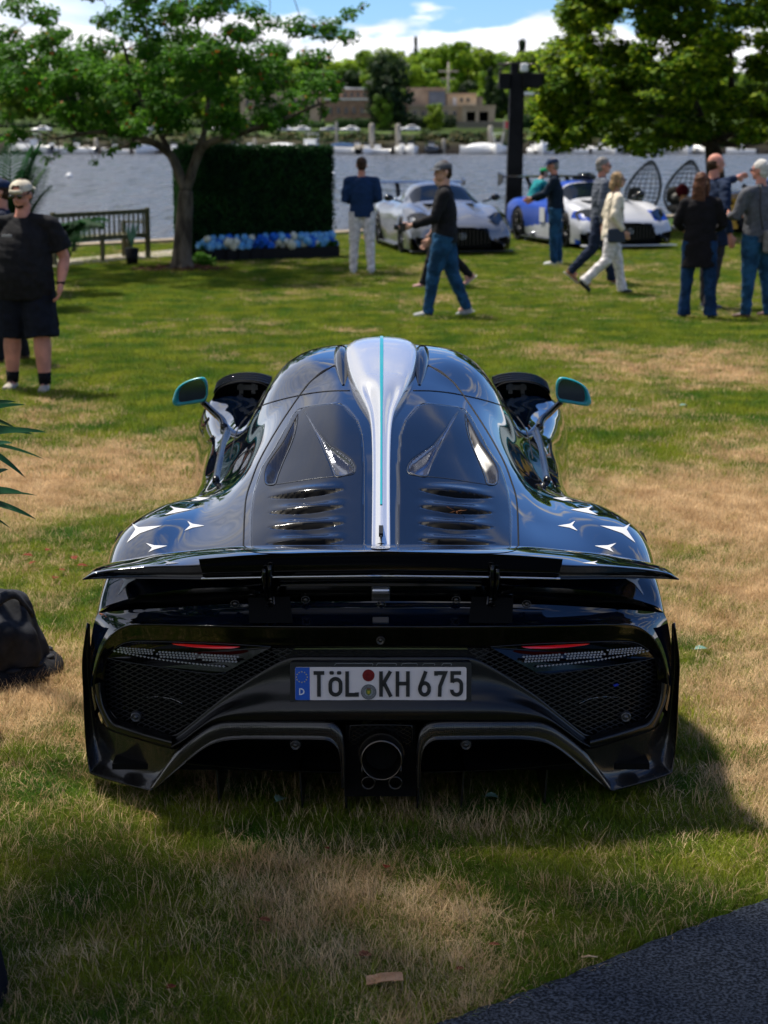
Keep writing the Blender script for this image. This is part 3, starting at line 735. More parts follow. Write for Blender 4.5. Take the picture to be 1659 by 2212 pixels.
# ---- recess under the lip and the deck panel below the wing
tp = [(CXc, 1299), (940, 1299), (1060, 1301), (1150, 1305), (1229, 1309), (1320, 1315), (1380, 1319), (1432, 1324)]
Ytp = [5.572, 5.573, 5.578, 5.588, 5.61, 5.66, 5.71, 5.798]
bt = [(CXc, 1352), (940, 1352), (1060, 1351), (1150, 1350), (1229, 1349), (1290, 1348), (1335, 1346.5), (1380, 1343)]
T3 = [U(x, y, Y) for (x, y), Y in zip(tp, Ytp)]; T3[0][0] = X0
Bt3 = [Rr(x, y, -.004) for x, y in bt]; Bt3[0][0] = X0
Bt3[-1] = (cr2[1] + cr0[0]) / 2 + np.array((0, 0, -.002))
m1 = [a_ * .72 + b_ * .28 + np.array((0, .008, -.004)) for a_, b_ in zip(T3, Bt3)]; m2 = [a_ * .35 + b_ * .65 + np.array((0, .012, -.006)) for a_, b_ in zip(T3, Bt3)]
m1[-1] = T3[-1] * .72 + Bt3[-1] * .28; m2[-1] = T3[-1] * .35 + Bt3[-1] * .65
hp(loft('deck_panel', [T3, m1, m2, Bt3], M_paint, None, 5, 5, X0))
lp = [(CXc, 1267), (940, 1267), (1060, 1267), (1150, 1269), (1229, 1272), (1309, 1281), (1385, 1299), (1433, 1323)]
Yl = [5.652, 5.652, 5.657, 5.672, 5.69, 5.733, 5.775, 5.80]
L3 = [U(x, y, Y) for (x, y), Y in zip(lp, Yl)]; L3[0][0] = X0
k1 = [p + np.array((0, .10, -.012)) for p in L3]; k2 = [p + np.array((0, .10, .0)) for p in T3]
k1[-1] = L3[-1]; k2[-1] = T3[-1]
hp(loft('deck_recess', [L3, k1, k2, T3], M_black, None, 1, 5, X0))
# ---- wing bracket wells and latches
for s in (-1, 1):
    B = MB()
    q = [U(x, y, Y) for x, y, Y in ((1019, 1292, 5.575), (1109, 1295, 5.585), (1106, 1349, 5.49), (1012, 1349, 5.485))]
    W = np.array([p + np.array((0, -.004, .006)) for p in q]); W = W if s > 0 else mirr(W)
    B.add(W, [(0, 1, 2, 3)])
    hp(B.build('bracket_well', M_void))
def latch(px_, py_, s):
    p = U(px_, py_, 5.565); p = p if s > 0 else mirr(p); B = MB(); p = p + np.array((0, -.008, .004))
    for k in range(7):
        a_ = 2 * PI * k / 7; B.tube([p + np.array((.0135 * math.cos(a_), 0, .0115 * math.sin(a_))), p + np.array((.0135 * math.cos(a_ + .9), 0, .0115 * math.sin(a_ + .9)))], .002, 5)
    B.ball(p, (.008, .006, .007), 10); hp(B.build('deck_latch', M_dkmetal))
latch(985, 1297, 1); latch(985, 1297, -1); latch(1137, 1306, 1); latch(1137, 1306, -1); latch(824, 1307, 1)
B = MB(); B.box((X0, 5.65, .692), (.060, .10, .052)); B.box((X0, 5.62, .722), (.056, .05, .012), m=1); hp(B.build('spine_end_block', [M_dkmetal, M_silver], None, bevel=.006))
B = MB(); B.box((X0, 5.50, .648), (.05, .012, .03), rx=R(-30)); hp(B.build('deck_centre_trim', M_dkmetal, bevel=.002))
p = Rr(822, 1383, .008); B = MB(); B.lathe([(.014, .0), (.0135, -.006), (.011, -.008), (.0085, -.004), (.004, -.004), (.003, -.008), (.0001, -.008)], tuple(p), 20, 0, 'Y'); hp(B.build('rear_camera', M_dkmetal))
# ---- rear wing
def WR(name, rws, m, fu=4, fv=5, flip=False): return hp(loft(name, [[U(*p) for p in r_] for r_ in rws], m, None, fu, fv, X0, flip))
f0 = [(822, 1180, 5.92), (950, 1180.5, 5.92), (1118, 1183, 5.925), (1215, 1190, 5.93), (1309, 1199, 5.92), (1390, 1214, 5.88), (1437, 1228, 5.80), (1467, 1248, 5.68)]
f1 = [(822, 1175, 5.87), (950, 1175.5, 5.87), (1118, 1179, 5.87), (1215, 1187, 5.87), (1309, 1197, 5.86), (1390, 1212, 5.83), (1438, 1226, 5.76), (1467, 1249, 5.66)]
f2 = [(822, 1184, 5.72), (950, 1185, 5.72), (1118, 1190, 5.73), (1215, 1200, 5.73), (1309, 1209, 5.73), (1390, 1219, 5.72), (1440, 1230, 5.69), (1467, 1250, 5.63)]
f3 = [(822, 1198, 5.62), (950, 1200, 5.62), (1118, 1207, 5.62), (1215, 1219, 5.62), (1309, 1222, 5.62), (1390, 1229, 5.63), (1440, 1237, 5.62), (1467, 1250.5, 5.61)]
f4 = [(822, 1201, 5.615), (950, 1203, 5.615), (1118, 1210, 5.615), (1215, 1223, 5.615), (1309, 1226, 5.615), (1390, 1233, 5.625), (1440, 1241, 5.615), (1467, 1252, 5.605)]
f5 = [(822, 1236, 5.70), (950, 1236, 5.70), (1118, 1238, 5.70), (1215, 1245, 5.70), (1309, 1244, 5.70), (1390, 1245, 5.69), (1440, 1248, 5.66), (1467, 1252.5, 5.62)]
f6 = [(822, 1250, 5.66), (950, 1250, 5.66), (1118, 1251, 5.66), (1215, 1251, 5.66), (1309, 1250, 5.66), (1390, 1250, 5.65), (1440, 1251, 5.64), (1467, 1253, 5.62)]
f7 = [(822, 1212, 5.90), (950, 1212, 5.90), (1118, 1213, 5.90), (1215, 1216, 5.90), (1309, 1220, 5.89), (1390, 1228, 5.86), (1440, 1236, 5.79), (1467, 1251, 5.68)]
WR('rear_wing', [f0, f1, f2, f3, f4], M_paint, 4, 6)
WR('wing_underside', [f4, f5, f6, f7, f0], M_black, 2, 6)
# active flap
g0 = [(822, 1196, 5.70), (1000, 1198.5, 5.70), (1118, 1204, 5.70), (1215, 1213, 5.70)]
g1 = [(822, 1191.5, 5.56), (1000, 1195, 5.56), (1118, 1200, 5.565), (1215, 1208, 5.57)]
g2 = [(822, 1195, 5.55), (1000, 1199, 5.55), (1118, 1204, 5.555), (1215, 1212, 5.56)]
g3 = [(822, 1236, 5.555), (1000, 1239, 5.555), (1118, 1241, 5.56), (1207, 1243, 5.565)]
g4 = [(822, 1242, 5.60), (1000, 1244, 5.60), (1118, 1245, 5.60), (1209, 1246, 5.60)]
WR('wing_flap', [g0, g1, g2, g3, g4], M_black, 3, 6)
h0 = [(822, 1244, 5.545), (1000, 1246, 5.545), (1118, 1248, 5.55), (1210, 1250, 5.555)]
B = MB(); 
for s in (0, 1):
    W = catmull(np.array([U(*p) for p in h0]), 6, 0); B.tube(W if s == 0 else mirr(W), .0042, 8)
hp(B.build('flap_edge_strip', M_chrome))
seam_w = MB(); W = [U(x, y, Y) for x, y, Y in ((1121, 1180.5, 5.862), (1110, 1184, 5.80), (1090, 1190, 5.75), (1060, 1193, 5.72), (950, 1194, 5.71))]
# wing prints (stars) laid on the wing top
WV = hero[-4] if False else [o for o in hero if o.name.startswith('rear_wing')][0]
WB = BVHTree.FromPolygons([v.co.copy() for v in WV.data.vertices], [tuple(f.vertices) for f in WV.data.polygons])
_BV = BVH; BVH = WB
B = MB(); starpatch(B, Z8([(885, 1672), (1068, 1674), (1085, 1733)]), Z8([(1025, 1690)])[0]); hp(B.build('star_print', M_white)) if B.V else None
B = MB(); starpatch(B, Z8([(700, 1738), (818, 1723), (815, 1750)]), Z8([(785, 1738)])[0]); hp(B.build('star_print', M_white)) if B.V else None
seam('wing_panel_seam', [(1121, 1183), (1117, 1187), (1104, 1191.5), (1080, 1195), (1040, 1196), (1000, 1196)], .0013)
# badge: laurel ring round a three pointed star
bc = onbody(822, 1184, .002)
if bc is not None:
    c1 = onbody(822, 1182, .002); c2 = onbody(822, 1187, .002); uy = (c1 - c2); uy /= np.linalg.norm(uy); ux = np.array((1., 0, 0)); un = np.cross(ux, uy)
    B = MB()
    def rg(r0_, r1_, m_, lift, n=40, gap=0):
        V_ = []; F_ = []
        for k in range(n):
            a_ = 2 * PI * k / n
            for r_ in (r0_, r1_): V_.append(bc + ux * r_ * math.cos(a_) + uy * r_ * math.sin(a_) + un * lift)
        for k in range(n):
            if gap and k % 2: continue
            k2 = (k + 1) % n; F_.append((2 * k, 2 * k + 1, 2 * k2 + 1, 2 * k2))
        B.add(V_, F_, m_)
    rg(.0001, .031, 0, .0); rg(.028, .031, 1, .0012); rg(.0215, .0265, 1, .0012, 44, 1); rg(.017, .0195, 1, .0012)
    for k in range(3):
        a_ = PI / 2 + 2 * PI * k / 3; t1 = a_ + .42; t2 = a_ - .42
        P_ = [bc, bc + (ux * math.cos(t1) + uy * math.sin(t1)) * .004, bc + (ux * math.cos(a_) + uy * math.sin(a_)) * .0175, bc + (ux * math.cos(t2) + uy * math.sin(t2)) * .004]
        B.add([p_ + un * .0016 for p_ in P_], [(0, 1, 2, 3)], 1)
    hp(B.build('badge', [M_black, M_white]))
BVH = _BV
# wing brackets
for s in (-1, 1):
    sx = lambda p: p if s > 0 else mirr(p)
    B = MB()
    fk = lambda x, y, Y: sx(U(x, y, Y))
    # gusset plate
    W = [fk(1041, 1250, 5.64), fk(1133, 1252, 5.66), fk(1112, 1268, 5.68), fk(1092, 1283, 5.70), fk(1068, 1283, 5.70), fk(1055, 1264, 5.68)]
    W2 = [p + np.array((0, .012, 0)) for p in W]; n_ = len(W)
    B.add(W + W2, [tuple(range(n_)), tuple(range(2 * n_ - 1, n_ - 1, -1))] + [(i, (i + 1) % n_, (i + 1) % n_ + n_, i + n_) for i in range(n_)])
    br = hp(B.build('wing_bracket', M_black))
    for dx, m_ in ((-5.5, 0), (6, 0)):
        B = MB(); pts_ = [fk(1068 + dx, 1221 + (8 if dx > 0 else 0), 5.535), fk(1068.5 + dx, 1250, 5.535), fk(1067 + dx * .8, 1275, 5.55), fk(1063 + dx * .5, 1300, 5.57)]
        B.tube(catmull(np.array(pts_), 3, 0), [.006, .0068, .0068, .0068, .0068, .0066, .006, .006, .006, .0055], 4, flat=1.3); B.build('fork_arm', M_black, br)
    B = MB(); B.tube([fk(1083, 1286, 5.70), fk(1108, 1286, 5.70)], .016, 8); B.tube([fk(1098, 1292, 5.69), fk(1093, 1346, 5.56)], [.013, .011], 8); B.tube([fk(1108, 1296, 5.68), fk(1110, 1340, 5.56)], [.009, .009], 8); B.build('hinge_strut', M_black, br)
    B = MB()
    c = fk(1062, 1309, 5.55)
    for k in range(5): B.ball(c + np.array((.008 * math.cos(k * 2.1) * s, -.004 * k % .01, .020 * math.sin(k * 1.7))), .0075, 8)
    B.lathe([(.011, -.012), (.013, -.008), (.013, .01), (.008, .012)], tuple(c), 14, 0, 'Y'); B.lathe([(.006, -.016), (.0065, -.01)], tuple(c), 10, 0, 'Y')
    B.tube([c + np.array((-.012 * s, 0, .03)), c + np.array((-.016 * s, 0, -.02)), c + np.array((.008 * s, 0, -.036)), c + np.array((.02 * s, 0, -.03))], .0035, 6)
    B.build('clevis_joint', M_dkmetal, br)
# ---- outer blades, diffuser, exhaust
Fb = [(1451, 1348), (1449, 1430), (1446, 1482), (1437, 1532), (1415, 1574), (1350, 1597), (1275, 1618), (1258, 1612)]
Eb = [(1456, 1346), (1466, 1425), (1464, 1500), (1460, 1590), (1452, 1655), (1436, 1674), (1328, 1705), (1318, 1702)]
def RY(x, y, off, yadd=0):
    p = Rr(x, y, off + yadd); return p
md = [(1456, 1346, -.002), (1458, 1430, .03), (1452, 1500, .045), (1444, 1570, .06), (1428, 1625, .06), (1400, 1648, .05), (1316, 1674, .03), (1290, 1662, .02)]
RL('side_blade', [rowm(Fb, .015), md, rowm(Eb, -.01), [(x + 1, y + 1, .0) for x, y in Eb], [(x - 4, y - 3, .12) for x, y in Eb]], M_carbon, 3, 4)
B = MB()
for s in (0, 1):
    W = catmull(np.array([Rr(x + .5, y, -.012) for x, y in Eb]), 5, 0); B.tube(W if s == 0 else mirr(W), .0028, 6)
hp(B.build('blade_edge', M_black))
Tt = [(899, 1702), (899, 1640), (903, 1592), (917, 1567), (945, 1558), (1050, 1557), (1135, 1557), (1172, 1560), (1208, 1577), (1262, 1622), (1322, 1703)]
Tb = [(908, 1702), (909, 1648), (915, 1618), (932, 1600), (958, 1596), (1050, 1595), (1125, 1595), (1168, 1600), (1200, 1613), (1243, 1645), (1312, 1704)]
RL('diffuser_arch', [rowm(Tt, .03), rowm(Tt, -.004), rowm(mid(Tt, Tb, .5), -.012), rowm(Tb, -.008), [(x, y + 1, .0) for x, y in Tb], [(x * 1.0, y + 2, .25) for x, y in Tb]], M_carbon, 2, 5)
B = MB()
for s in (0, 1):
    W = catmull(np.array([Rr(x, y, -.0135) for x, y in Tb[1:-1]]), 5, 0); B.tube(W if s == 0 else mirr(W), .0016, 5)
hp(B.build('arch_edge', M_dkmetal))
lip = [[(905, 1668, -.005), (1080, 1661, -.005), (1255, 1650, -.005)], [(905, 1670, -.005), (1080, 1663, -.005), (1255, 1652, -.005)], [(905, 1655, .5), (1080, 1650, .5), (1255, 1640, .5)]]
RL('diffuser_floor', [rowm([(903, 1668.5), (1080, 1662), (1256, 1648)], -.006), rowm([(903, 1670.5), (1080, 1664), (1256, 1650)], -.006), rowm([(903, 1660), (1080, 1653), (1256, 1640)], .45)], M_satin, 1, 3)
RL('diffuser_tunnel', [rowm([(903, 1590), (1080, 1590), (1256, 1590)], .06), rowm([(903, 1600), (1080, 1600), (1256, 1600)], .30), rowm([(903, 1675), (1080, 1675), (1256, 1665)], .46)], M_void, 1, 3)
for s in (-1, 1):
    for xx, yb in ((1180, 1735), (1000, 1745), (905, 1748)):
        p0 = Rr(xx, 1664, .05); p1 = Rr(xx - 6, yb, .05); B = MB()
        pr = [p0, p0 + np.array((0, .5, -.02)), np.array((p1[0], p1[1] + .45, .03)), np.array((p1[0], p1[1], .035))]
        W = np.array([(q if s > 0 else mirr(q)) for q in pr]); W2 = W + np.array((.006, 0, 0))
        B.add(np.concatenate([W, W2]), [(0, 1, 2, 3), (7, 6, 5, 4), (0, 3, 7, 4), (3, 2, 6, 7)])
        hp(B.build('diffuser_strake', M_satin))
# exhaust box
B = MB(); pts_ = [(747, 1566), (897, 1566), (899, 1720), (745, 1720)]
W = [Rr(x, y, .05) for x, y in pts_]; B.add(W, [(0, 1, 2, 3)]); hp(B.build('exhaust_recess', M_void))
B = MB(); 
bx = [(758, 1590), (760, 1568), (888, 1568), (890, 1590)]
bars(B, [(CXc, 1568), (888, 1568), (888, 1612), (CXc, 1612)], .045, 1, .55, 8, 1.1); bars(B, [(CXc, 1568), (888, 1568), (888, 1612), (CXc, 1612)], .046, 1, -.55, 8, 1.1); hp(B.build('exhaust_mesh', M_satin))
W = catmull(np.array([Rr(x, y, .03) for x, y in ((754, 1610), (756, 1572), (764, 1567), (822, 1566), (882, 1567), (890, 1572), (892, 1610))]), 3, 0); B = MB(); B.tube(W, .003, 6); hp(B.build('exhaust_frame', M_satin))
ec = Rr(824, 1643, 0) ; ec[1] = 5.43; ec = U(824, 1643, 5.43)
rE = 44.5 * 5.66 / 4000
prof = [(rE * 1.10, .28), (rE * 1.10, .045), (rE * 1.06, .03), (rE * 1.02, .006), (rE, 0), (rE * .965, .0015), (rE * .95, .01), (rE * .90, .055), (rE * .84, .06), (rE * .80, .15), (.0001, .15)]
B = MB(); B.lathe(prof, tuple(ec), 56, 0, 'Y')
for k in range(44):
    a_ = PI * (k + .5) / 44; q = ec + np.array((rE * 1.11 * math.cos(a_), .11, rE * 1.11 * math.sin(a_)))
    B.box(q, (.0035, .13, .006), ry=-(a_ - PI / 2), m=1)
ex = hp(B.build('exhaust_pipe', [mat('heat stained steel', (.13, .12, .11), .35, metal=1), M_dkmetal]))
B = MB(); B.lathe([(rE * 1.0, -.0015), (rE * .972, -.003), (rE * .95, .0)], tuple(ec), 56, 0, 'Y'); B.build('pipe_rim', mat('bright steel rim', (.13, .11, .09), .3, metal=1), ex)
B = MB(); B.lathe([(.0001, .0), (rE * .78, .0)], tuple(ec + np.array((0, .058, 0))), 32, 0, 'Y'); B.build('pipe_bore', M_void, ex)
for px_ in (795.5, 854):
    c = U(px_, 1692, 5.43); r_ = 15.5 * 5.66 / 4000; B = MB()
    B.lathe([(r_, .2), (r_, .003), (r_ * .95, 0), (r_ * .8, .001), (r_ * .75, .03), (r_ * .6, .04), (.0001, .05)], tuple(c), 28, 0, 'Y')
    t_ = hp(B.build('small_pipe', M_dkmetal))
for sx_ in (-1, 1):
    B = MB(); c = U(824 + sx_ * 29, 1692, 5.44)
    B.tube([c + np.array((sx_ * .017, 0, .018)), ec + np.array((sx_ * .06, .01, -.02))], .0028, 6); hp(B.build('pipe_web', M_dkmetal)); B = MB(); B.tube([c + np.array((-sx_ * .02, 0, .01)), ec + np.array((sx_ * .008, .01, -.064))], .0028, 6); hp(B.build('pipe_web', M_dkmetal))
# ---- number plate
pc = U(822.5, 1475.5, 5.487); tilt = R(-4)
def PL(x, z, y=0):  # plate local metres -> world
    return np.array((pc[0] + x, pc[1] + y + z * math.tan(-tilt) * .0 - z * math.sin(tilt) * -1 * .0 + z * .07, pc[2] + z))
Wp, Hp = .520, .110
def plpoly(B, pts, y, dep, m=0):
    n = len(pts); tri = tessellate_polygon([[Vector((p[0], p[1], 0)) for p in pts]])
    B.add([PL(x, z, y) for x, z in pts] + [PL(x, z, y + dep) for x, z in pts], [tuple(t) for t in tri] + [(i, (i + 1) % n, (i + 1) % n + n, i + n) for i in range(n)], m)
def rrect(x0_, z0_, x1_, z1_, r_, n=5):
    out = []
    for cx_, cz_, a0_ in ((x1_ - r_, z1_ - r_, 0), (x0_ + r_, z1_ - r_, 90), (x0_ + r_, z0_ + r_, 180), (x1_ - r_, z0_ + r_, 270)):
        for k in range(n): a_ = R(a0_ + 90 * k / (n - 1)); out.append((cx_ + r_ * math.cos(a_), cz_ + r_ * math.sin(a_)))
    return out
B = MB(); plpoly(B, rrect(-.279, -.066, .279, .066, .009), -.004, .02)
pf = hp(B.build('plate_frame', mat('plate frame plastic', (.006, .0075, .011), .3), bevel=.0015))
M_plate = mat('plate white', (.62, .57, .56), .45); M_ink = mat('plate ink', (.006, .007, .009), .35); M_eu = mat('plate blue', (.0, .075, .42), .4); M_star = mat('plate yellow', (.55, .45, .08), .4)
B = MB(); plpoly(B, rrect(-.2635, -.0515, .2635, .0515, .006), -.0065, .003); np_ = hp(B.build('number_plate', M_plate))
B = MB(); plpoly(B, [(-.263, -.051), (-.2185, -.051), (-.2185, .051), (-.263, .051)], -.0075, .001); B.build('blue_band', M_eu, np_)
def stroke(B, pts, w_, y, m=0, dep=.0015, close=False):
    pts = [np.array(p, float) for p in pts]
    if close: pts = pts + [pts[0]]
    n = len(pts); Lf, Rt = [], []
    for i in range(n):
        if close: d1 = pts[i] - pts[i - 1 if i else n - 2]; d2 = pts[(i + 1) if i < n - 1 else 1] - pts[i]
        else: d1 = pts[i] - pts[max(i - 1, 0)]; d2 = pts[min(i + 1, n - 1)] - pts[i]
        if np.linalg.norm(d1) < 1e-9: d1 = d2
        if np.linalg.norm(d2) < 1e-9: d2 = d1
        d1 = d1 / np.linalg.norm(d1); d2 = d2 / np.linalg.norm(d2); n1 = np.array((-d1[1], d1[0])); n2 = np.array((-d2[1], d2[0]))
        mm_ = n1 + n2; mm_ /= np.linalg.norm(mm_) + 1e-9; sc_ = 1 / max(.35, np.dot(mm_, n1))
        Lf.append(pts[i] + mm_ * w_ / 2 * sc_); Rt.append(pts[i] - mm_ * w_ / 2 * sc_)
    V_ = [PL(p[0], p[1], y) for p in Lf] + [PL(p[0], p[1], y) for p in Rt] + [PL(p[0], p[1], y + dep) for p in Lf] + [PL(p[0], p[1], y + dep) for p in Rt]
    F_ = []
    for i in range(n - 1): F_ += [(i, i + 1, n + i + 1, n + i), (i, 2 * n + i, 2 * n + i + 1, i + 1), (n + i, n + i + 1, 3 * n + i + 1, 3 * n + i)]
    B.add(V_, F_, m)
def arcp(cx_, cz_, rx, rz, a0_, a1_, n=8): return [(cx_ + rx * math.cos(R(a0_ + (a1_ - a0_) * k / n)), cz_ + rz * math.sin(R(a0_ + (a1_ - a0_) * k / n))) for k in range(n + 1)]
hT, w_ = .0398, .0112
def glyph(ch, x, wd):
    B = MB(); a_, b_ = x + w_ / 2, x + wd - w_ / 2; t_, u_ = hT - w_ / 2, -hT + w_ / 2; yy = -.0105; c_ = (a_ + b_) / 2; hw = (b_ - a_) / 2
    S = lambda p, close=False: stroke(B, p, w_, yy, 0, .004, close)
    if ch == 'T': S([(a_ - .004, t_), (b_ + .004, t_)]); S([(c_, t_), (c_, -hT)])
    elif ch == 'O':
        lo = .013; S([(a_, u_ + hw)] + arcp(c_, u_ + hw, hw, hw, 180, 360) + arcp(c_, lo - hw + .003, hw, hw, 0, 180) + [(a_, u_ + hw)])
        for sx_ in (-1, 1):
            B2 = rrect(c_ + sx_ * .0115 - .0068, hT - .0105, c_ + sx_ * .0115 + .0068, hT, .004); plpoly(B, B2, yy, .004)
    elif ch == 'L': S([(a_, hT), (a_, u_), (b_ + .003, u_), (b_ + .003, u_ + .008)])
    elif ch == 'K': S([(a_, hT), (a_, -hT)]); S([(b_, hT), (a_ + .003, -.006)]); S([(a_ + .010, .002), (b_ + .001, -hT)])
    elif ch == 'H': S([(a_, hT), (a_, -hT)]); S([(b_, hT), (b_, -hT)]); S([(a_, .001), (b_, .001)])
    elif ch == '6':
        S([(c_ + .004, hT), (a_ + .001, u_ + hw + .012), (a_, u_ + hw)]); S(arcp(c_, u_ + hw + .004, hw, hw + .004, 0, 360, 20))
    elif ch == '7': S([(a_, t_ - .008), (a_, t_), (b_, t_), (c_ - .002, -.008), (c_ - .003, -hT)])
    elif ch == '5': S([(b_ - .001, t_), (a_ + .001, t_), (a_ + .001, .004)]); S([(a_ + .001, .006), (a_ + .006, .011), (c_, .0125)] + arcp(c_, .0125 - hw, hw, hw, 80, 0, 6) + arcp(c_, u_ + hw, hw, hw, 0, -180, 8) + [(a_, u_ + hw + .002)])
    nm = {'T': 'letter_t', 'O': 'letter_o', 'L': 'letter_l', 'K': 'letter_k', 'H': 'letter_h', '6': 'digit_six', '7': 'digit_seven', '5': 'digit_five'}[ch]
    B.build(nm, M_ink, np_)
def pxx(v): return (v - 804) * .000401   # zoom pixels of the plate crop -> metres
for ch, x0_, x1_ in (('T', 285, 375), ('O', 403, 510), ('L', 532, 628), ('K', 792, 893), ('H', 918, 1026), ('6', 1090, 1190), ('7', 1214, 1312), ('5', 1335, 1436)):
    glyph(ch, pxx(x0_) , pxx(x1_) - pxx(x0_))
B = MB()
for k in range(12):
    a_ = PI * k / 6; cx_, cz_ = -.2425 + .0165 * math.sin(a_), .021 + .0165 * math.cos(a_)
    plpoly(B, [(cx_ + (.0028 if j % 2 == 0 else .0012) * math.sin(PI * j / 5), cz_ + (.0028 if j % 2 == 0 else .0012) * math.cos(PI * j / 5)) for j in range(10)], -.0082, .0005)
B.build('star_ring', M_star, np_)
B = MB(); stroke(B, [(-.2495, -.014), (-.2495, -.035)], .0035, -.0085, 0, .0005); stroke(B, [(-.2495, -.0157), (-.2445, -.0157), (-.238, -.019), (-.2363, -.0245), (-.238, -.030), (-.2445, -.0333), (-.2495, -.0333)], .0035, -.0085, 0, .0005); B.build('country_letter', mat('plate print white', (.6, .62, .68), .4), np_)
cx_, cz_ = pxx(710), .0262
B = MB(); plpoly(B, [(cx_ + .0187 * math.cos(2 * PI * k / 28), cz_ + .0187 * math.sin(2 * PI * k / 28)) for k in range(28)], -.0085, .001)
for k in range(3): stroke(B, arcp(cx_, cz_, .004 + .004 * k, .004 + .004 * k, 20 + 90 * k, 200 + 90 * k), .0008, -.0092, 1, .0003)
B.build('red_seal', [mat('seal red', (.16, .012, .012), .5), mat('seal ink', (.03, .003, .003), .5)], np_)
cx_, cz_ = pxx(711), -.0255
B = MB(); plpoly(B, [(cx_ + .024 * math.cos(2 * PI * k / 32), cz_ + .024 * math.sin(2 * PI * k / 32)) for k in range(32)], -.0085, .001)
stroke(B, arcp(cx_, cz_, .0225, .0225, 0, 360, 30), .0011, -.0092, 1, .0003); stroke(B, arcp(cx_, cz_, .015, .015, 0, 360, 26), .0009, -.0092, 1, .0003)
for k in range(26):
    a_ = 2 * PI * k / 26; stroke(B, [(cx_ + .0172 * math.cos(a_), cz_ + .0172 * math.sin(a_)), (cx_ + .0205 * math.cos(a_), cz_ + .0205 * math.sin(a_))], .0014, -.0092, 1, .0003)
plpoly(B, [(cx_ - .008, cz_ + .008), (cx_ + .008, cz_ + .008), (cx_ + .008, cz_ - .004), (cx_, cz_ - .011), (cx_ - .008, cz_ - .004)], -.0092, .0003, 2)
plpoly(B, [(cx_ - .004, cz_ + .004), (cx_ + .004, cz_ + .004), (cx_ + .003, cz_ - .005), (cx_ - .003, cz_ - .005)], -.0096, .0003, 3)
plpoly(B, [(cx_ - .007, cz_ + .012), (cx_ + .007, cz_ + .012), (cx_ + .005, cz_ + .0085), (cx_ - .005, cz_ + .0085)], -.0096, .0003, 4)
B.build('district_seal', [mat('seal grey', (.22, .23, .23), .5), mat('seal dark ink', (.015, .015, .02), .5), mat('seal olive', (.10, .14, .03), .5), mat('seal gold', (.35, .28, .03), .5), mat('seal brown', (.13, .04, .02), .5)], np_)
B = MB(); lw = .0009
def fx(v): return (v - 805) / 1390 * .558
for x0_, x1_ in ((448, 745), (770, 925), (960, 1085), (1124, 1218), (1270, 1347)):
    stroke(B, [(fx(x0_), .0565), (fx(x0_) + .006, .0633), (fx(x1_) - .003, .0633), (fx(x1_), .061), (fx(x1_) - .001, .0565)], lw, -.0050, 0, .0004)
for x0_, x1_ in ((235, 535), (556, 715), (908, 1010), (1052, 1135)):
    stroke(B, [(fx(x0_) + .002, -.0565), (fx(x0_), -.061), (fx(x0_) + .003, -.0633), (fx(x1_) - .006, -.0633), (fx(x1_), -.0565)], lw, -.0050, 0, .0004)
# frame lettering ONE
z0_, z1_ = -.0628, -.0580
stroke(B, rrect(-.022, z0_, -.0105, z1_, .002, 3), .0011, -.0052, 0, .0004, True)
stroke(B, [(-.0085, z0_ - .0005), (-.0085, z1_), (.0015, z0_), (.0015, z1_ + .0005)], .0011, -.0052, 0, .0004)
stroke(B, [(.0145, z1_), (.004, z1_), (.004, z0_), (.0145, z0_)], .0011, -.0052, 0, .0004); stroke(B, [(.004, (z0_ + z1_) / 2), (.014, (z0_ + z1_) / 2)], .0011, -.0052, 0, .0004)
B.build('frame_print', mat('frame print grey', (.30, .31, .33), .4), pf)
# ---- mirrors
def mirror_unit(s):
    Ym = 8.5
    out = Z8([(497, 440), (495, 390), (500, 345), (518, 312), (545, 303), (600, 312), (665, 336), (715, 368), (745, 405), (762, 455), (770, 495), (755, 520), (722, 526), (650, 514), (575, 503), (515, 488)])
    inn = Z8([(512, 440), (512, 392), (520, 355), (537, 330), (556, 322), (600, 330), (650, 347), (690, 372), (713, 402), (722, 440), (722, 475), (714, 492), (695, 495), (640, 488), (580, 477), (528, 468)])
    W0 = np.array([U(x, y, Ym) for x, y in out]); W1 = np.array([U(x, y, Ym) for x, y in inn]); c0 = W0.mean(0)
    f = (lambda W: W) if s > 0 else mirr
    n_ = len(W0); rws_ = [W1 + np.array((0, .006, 0)), W1, (W0 * .45 + W1 * .55) + np.array((0, -.008, 0)), W0, c0 + (W0 - c0) * .97 + np.array((0, .03, 0)), c0 + (W0 - c0) * .85 + np.array((0, .075, 0)), c0 + (W0 - c0) * .5 + np.array((0, .11, 0)), c0 + (W0 - c0) * .02 + np.array((0, .12, 0))]
    rws_ = [np.concatenate([r_, r_[:1]]) for r_ in rws_]
    B = MB(); A2 = catmull(np.array([f(r_) for r_ in rws_]), 3, 0); A2 = catmull(A2, 2, 1); a2, b2 = A2.shape[:2]
    B.add(A2.reshape(-1, 3), gridfaces(a2, b2, 0, s > 0), 0, True)
    mo_ = hp(B.build('door_mirror', M_teal))
    gl_ = f(np.array([U(x, y, Ym + .003) for x, y in inn])); 
    mesh('mirror_glass', gl_, [tuple(range(n_))], mat('mirror glass', (.25, .30, .31), .05, metal=1), mo_, False)
    B = MB(); st = catmull(np.array([f(U(x, y, Y)) for x, y, Y in ((1213, 868, 8.56), (1204, 876, 8.56), (1186, 893, 8.5), (1170, 908, 8.44), (1163, 926, 8.36))]), 4, 0)
    B.tube(st, list(np.linspace(.020, .026, len(st))), 10, flat=.7); B.build('mirror_stalk', M_black, mo_)
mirror_unit(1); mirror_unit(-1)
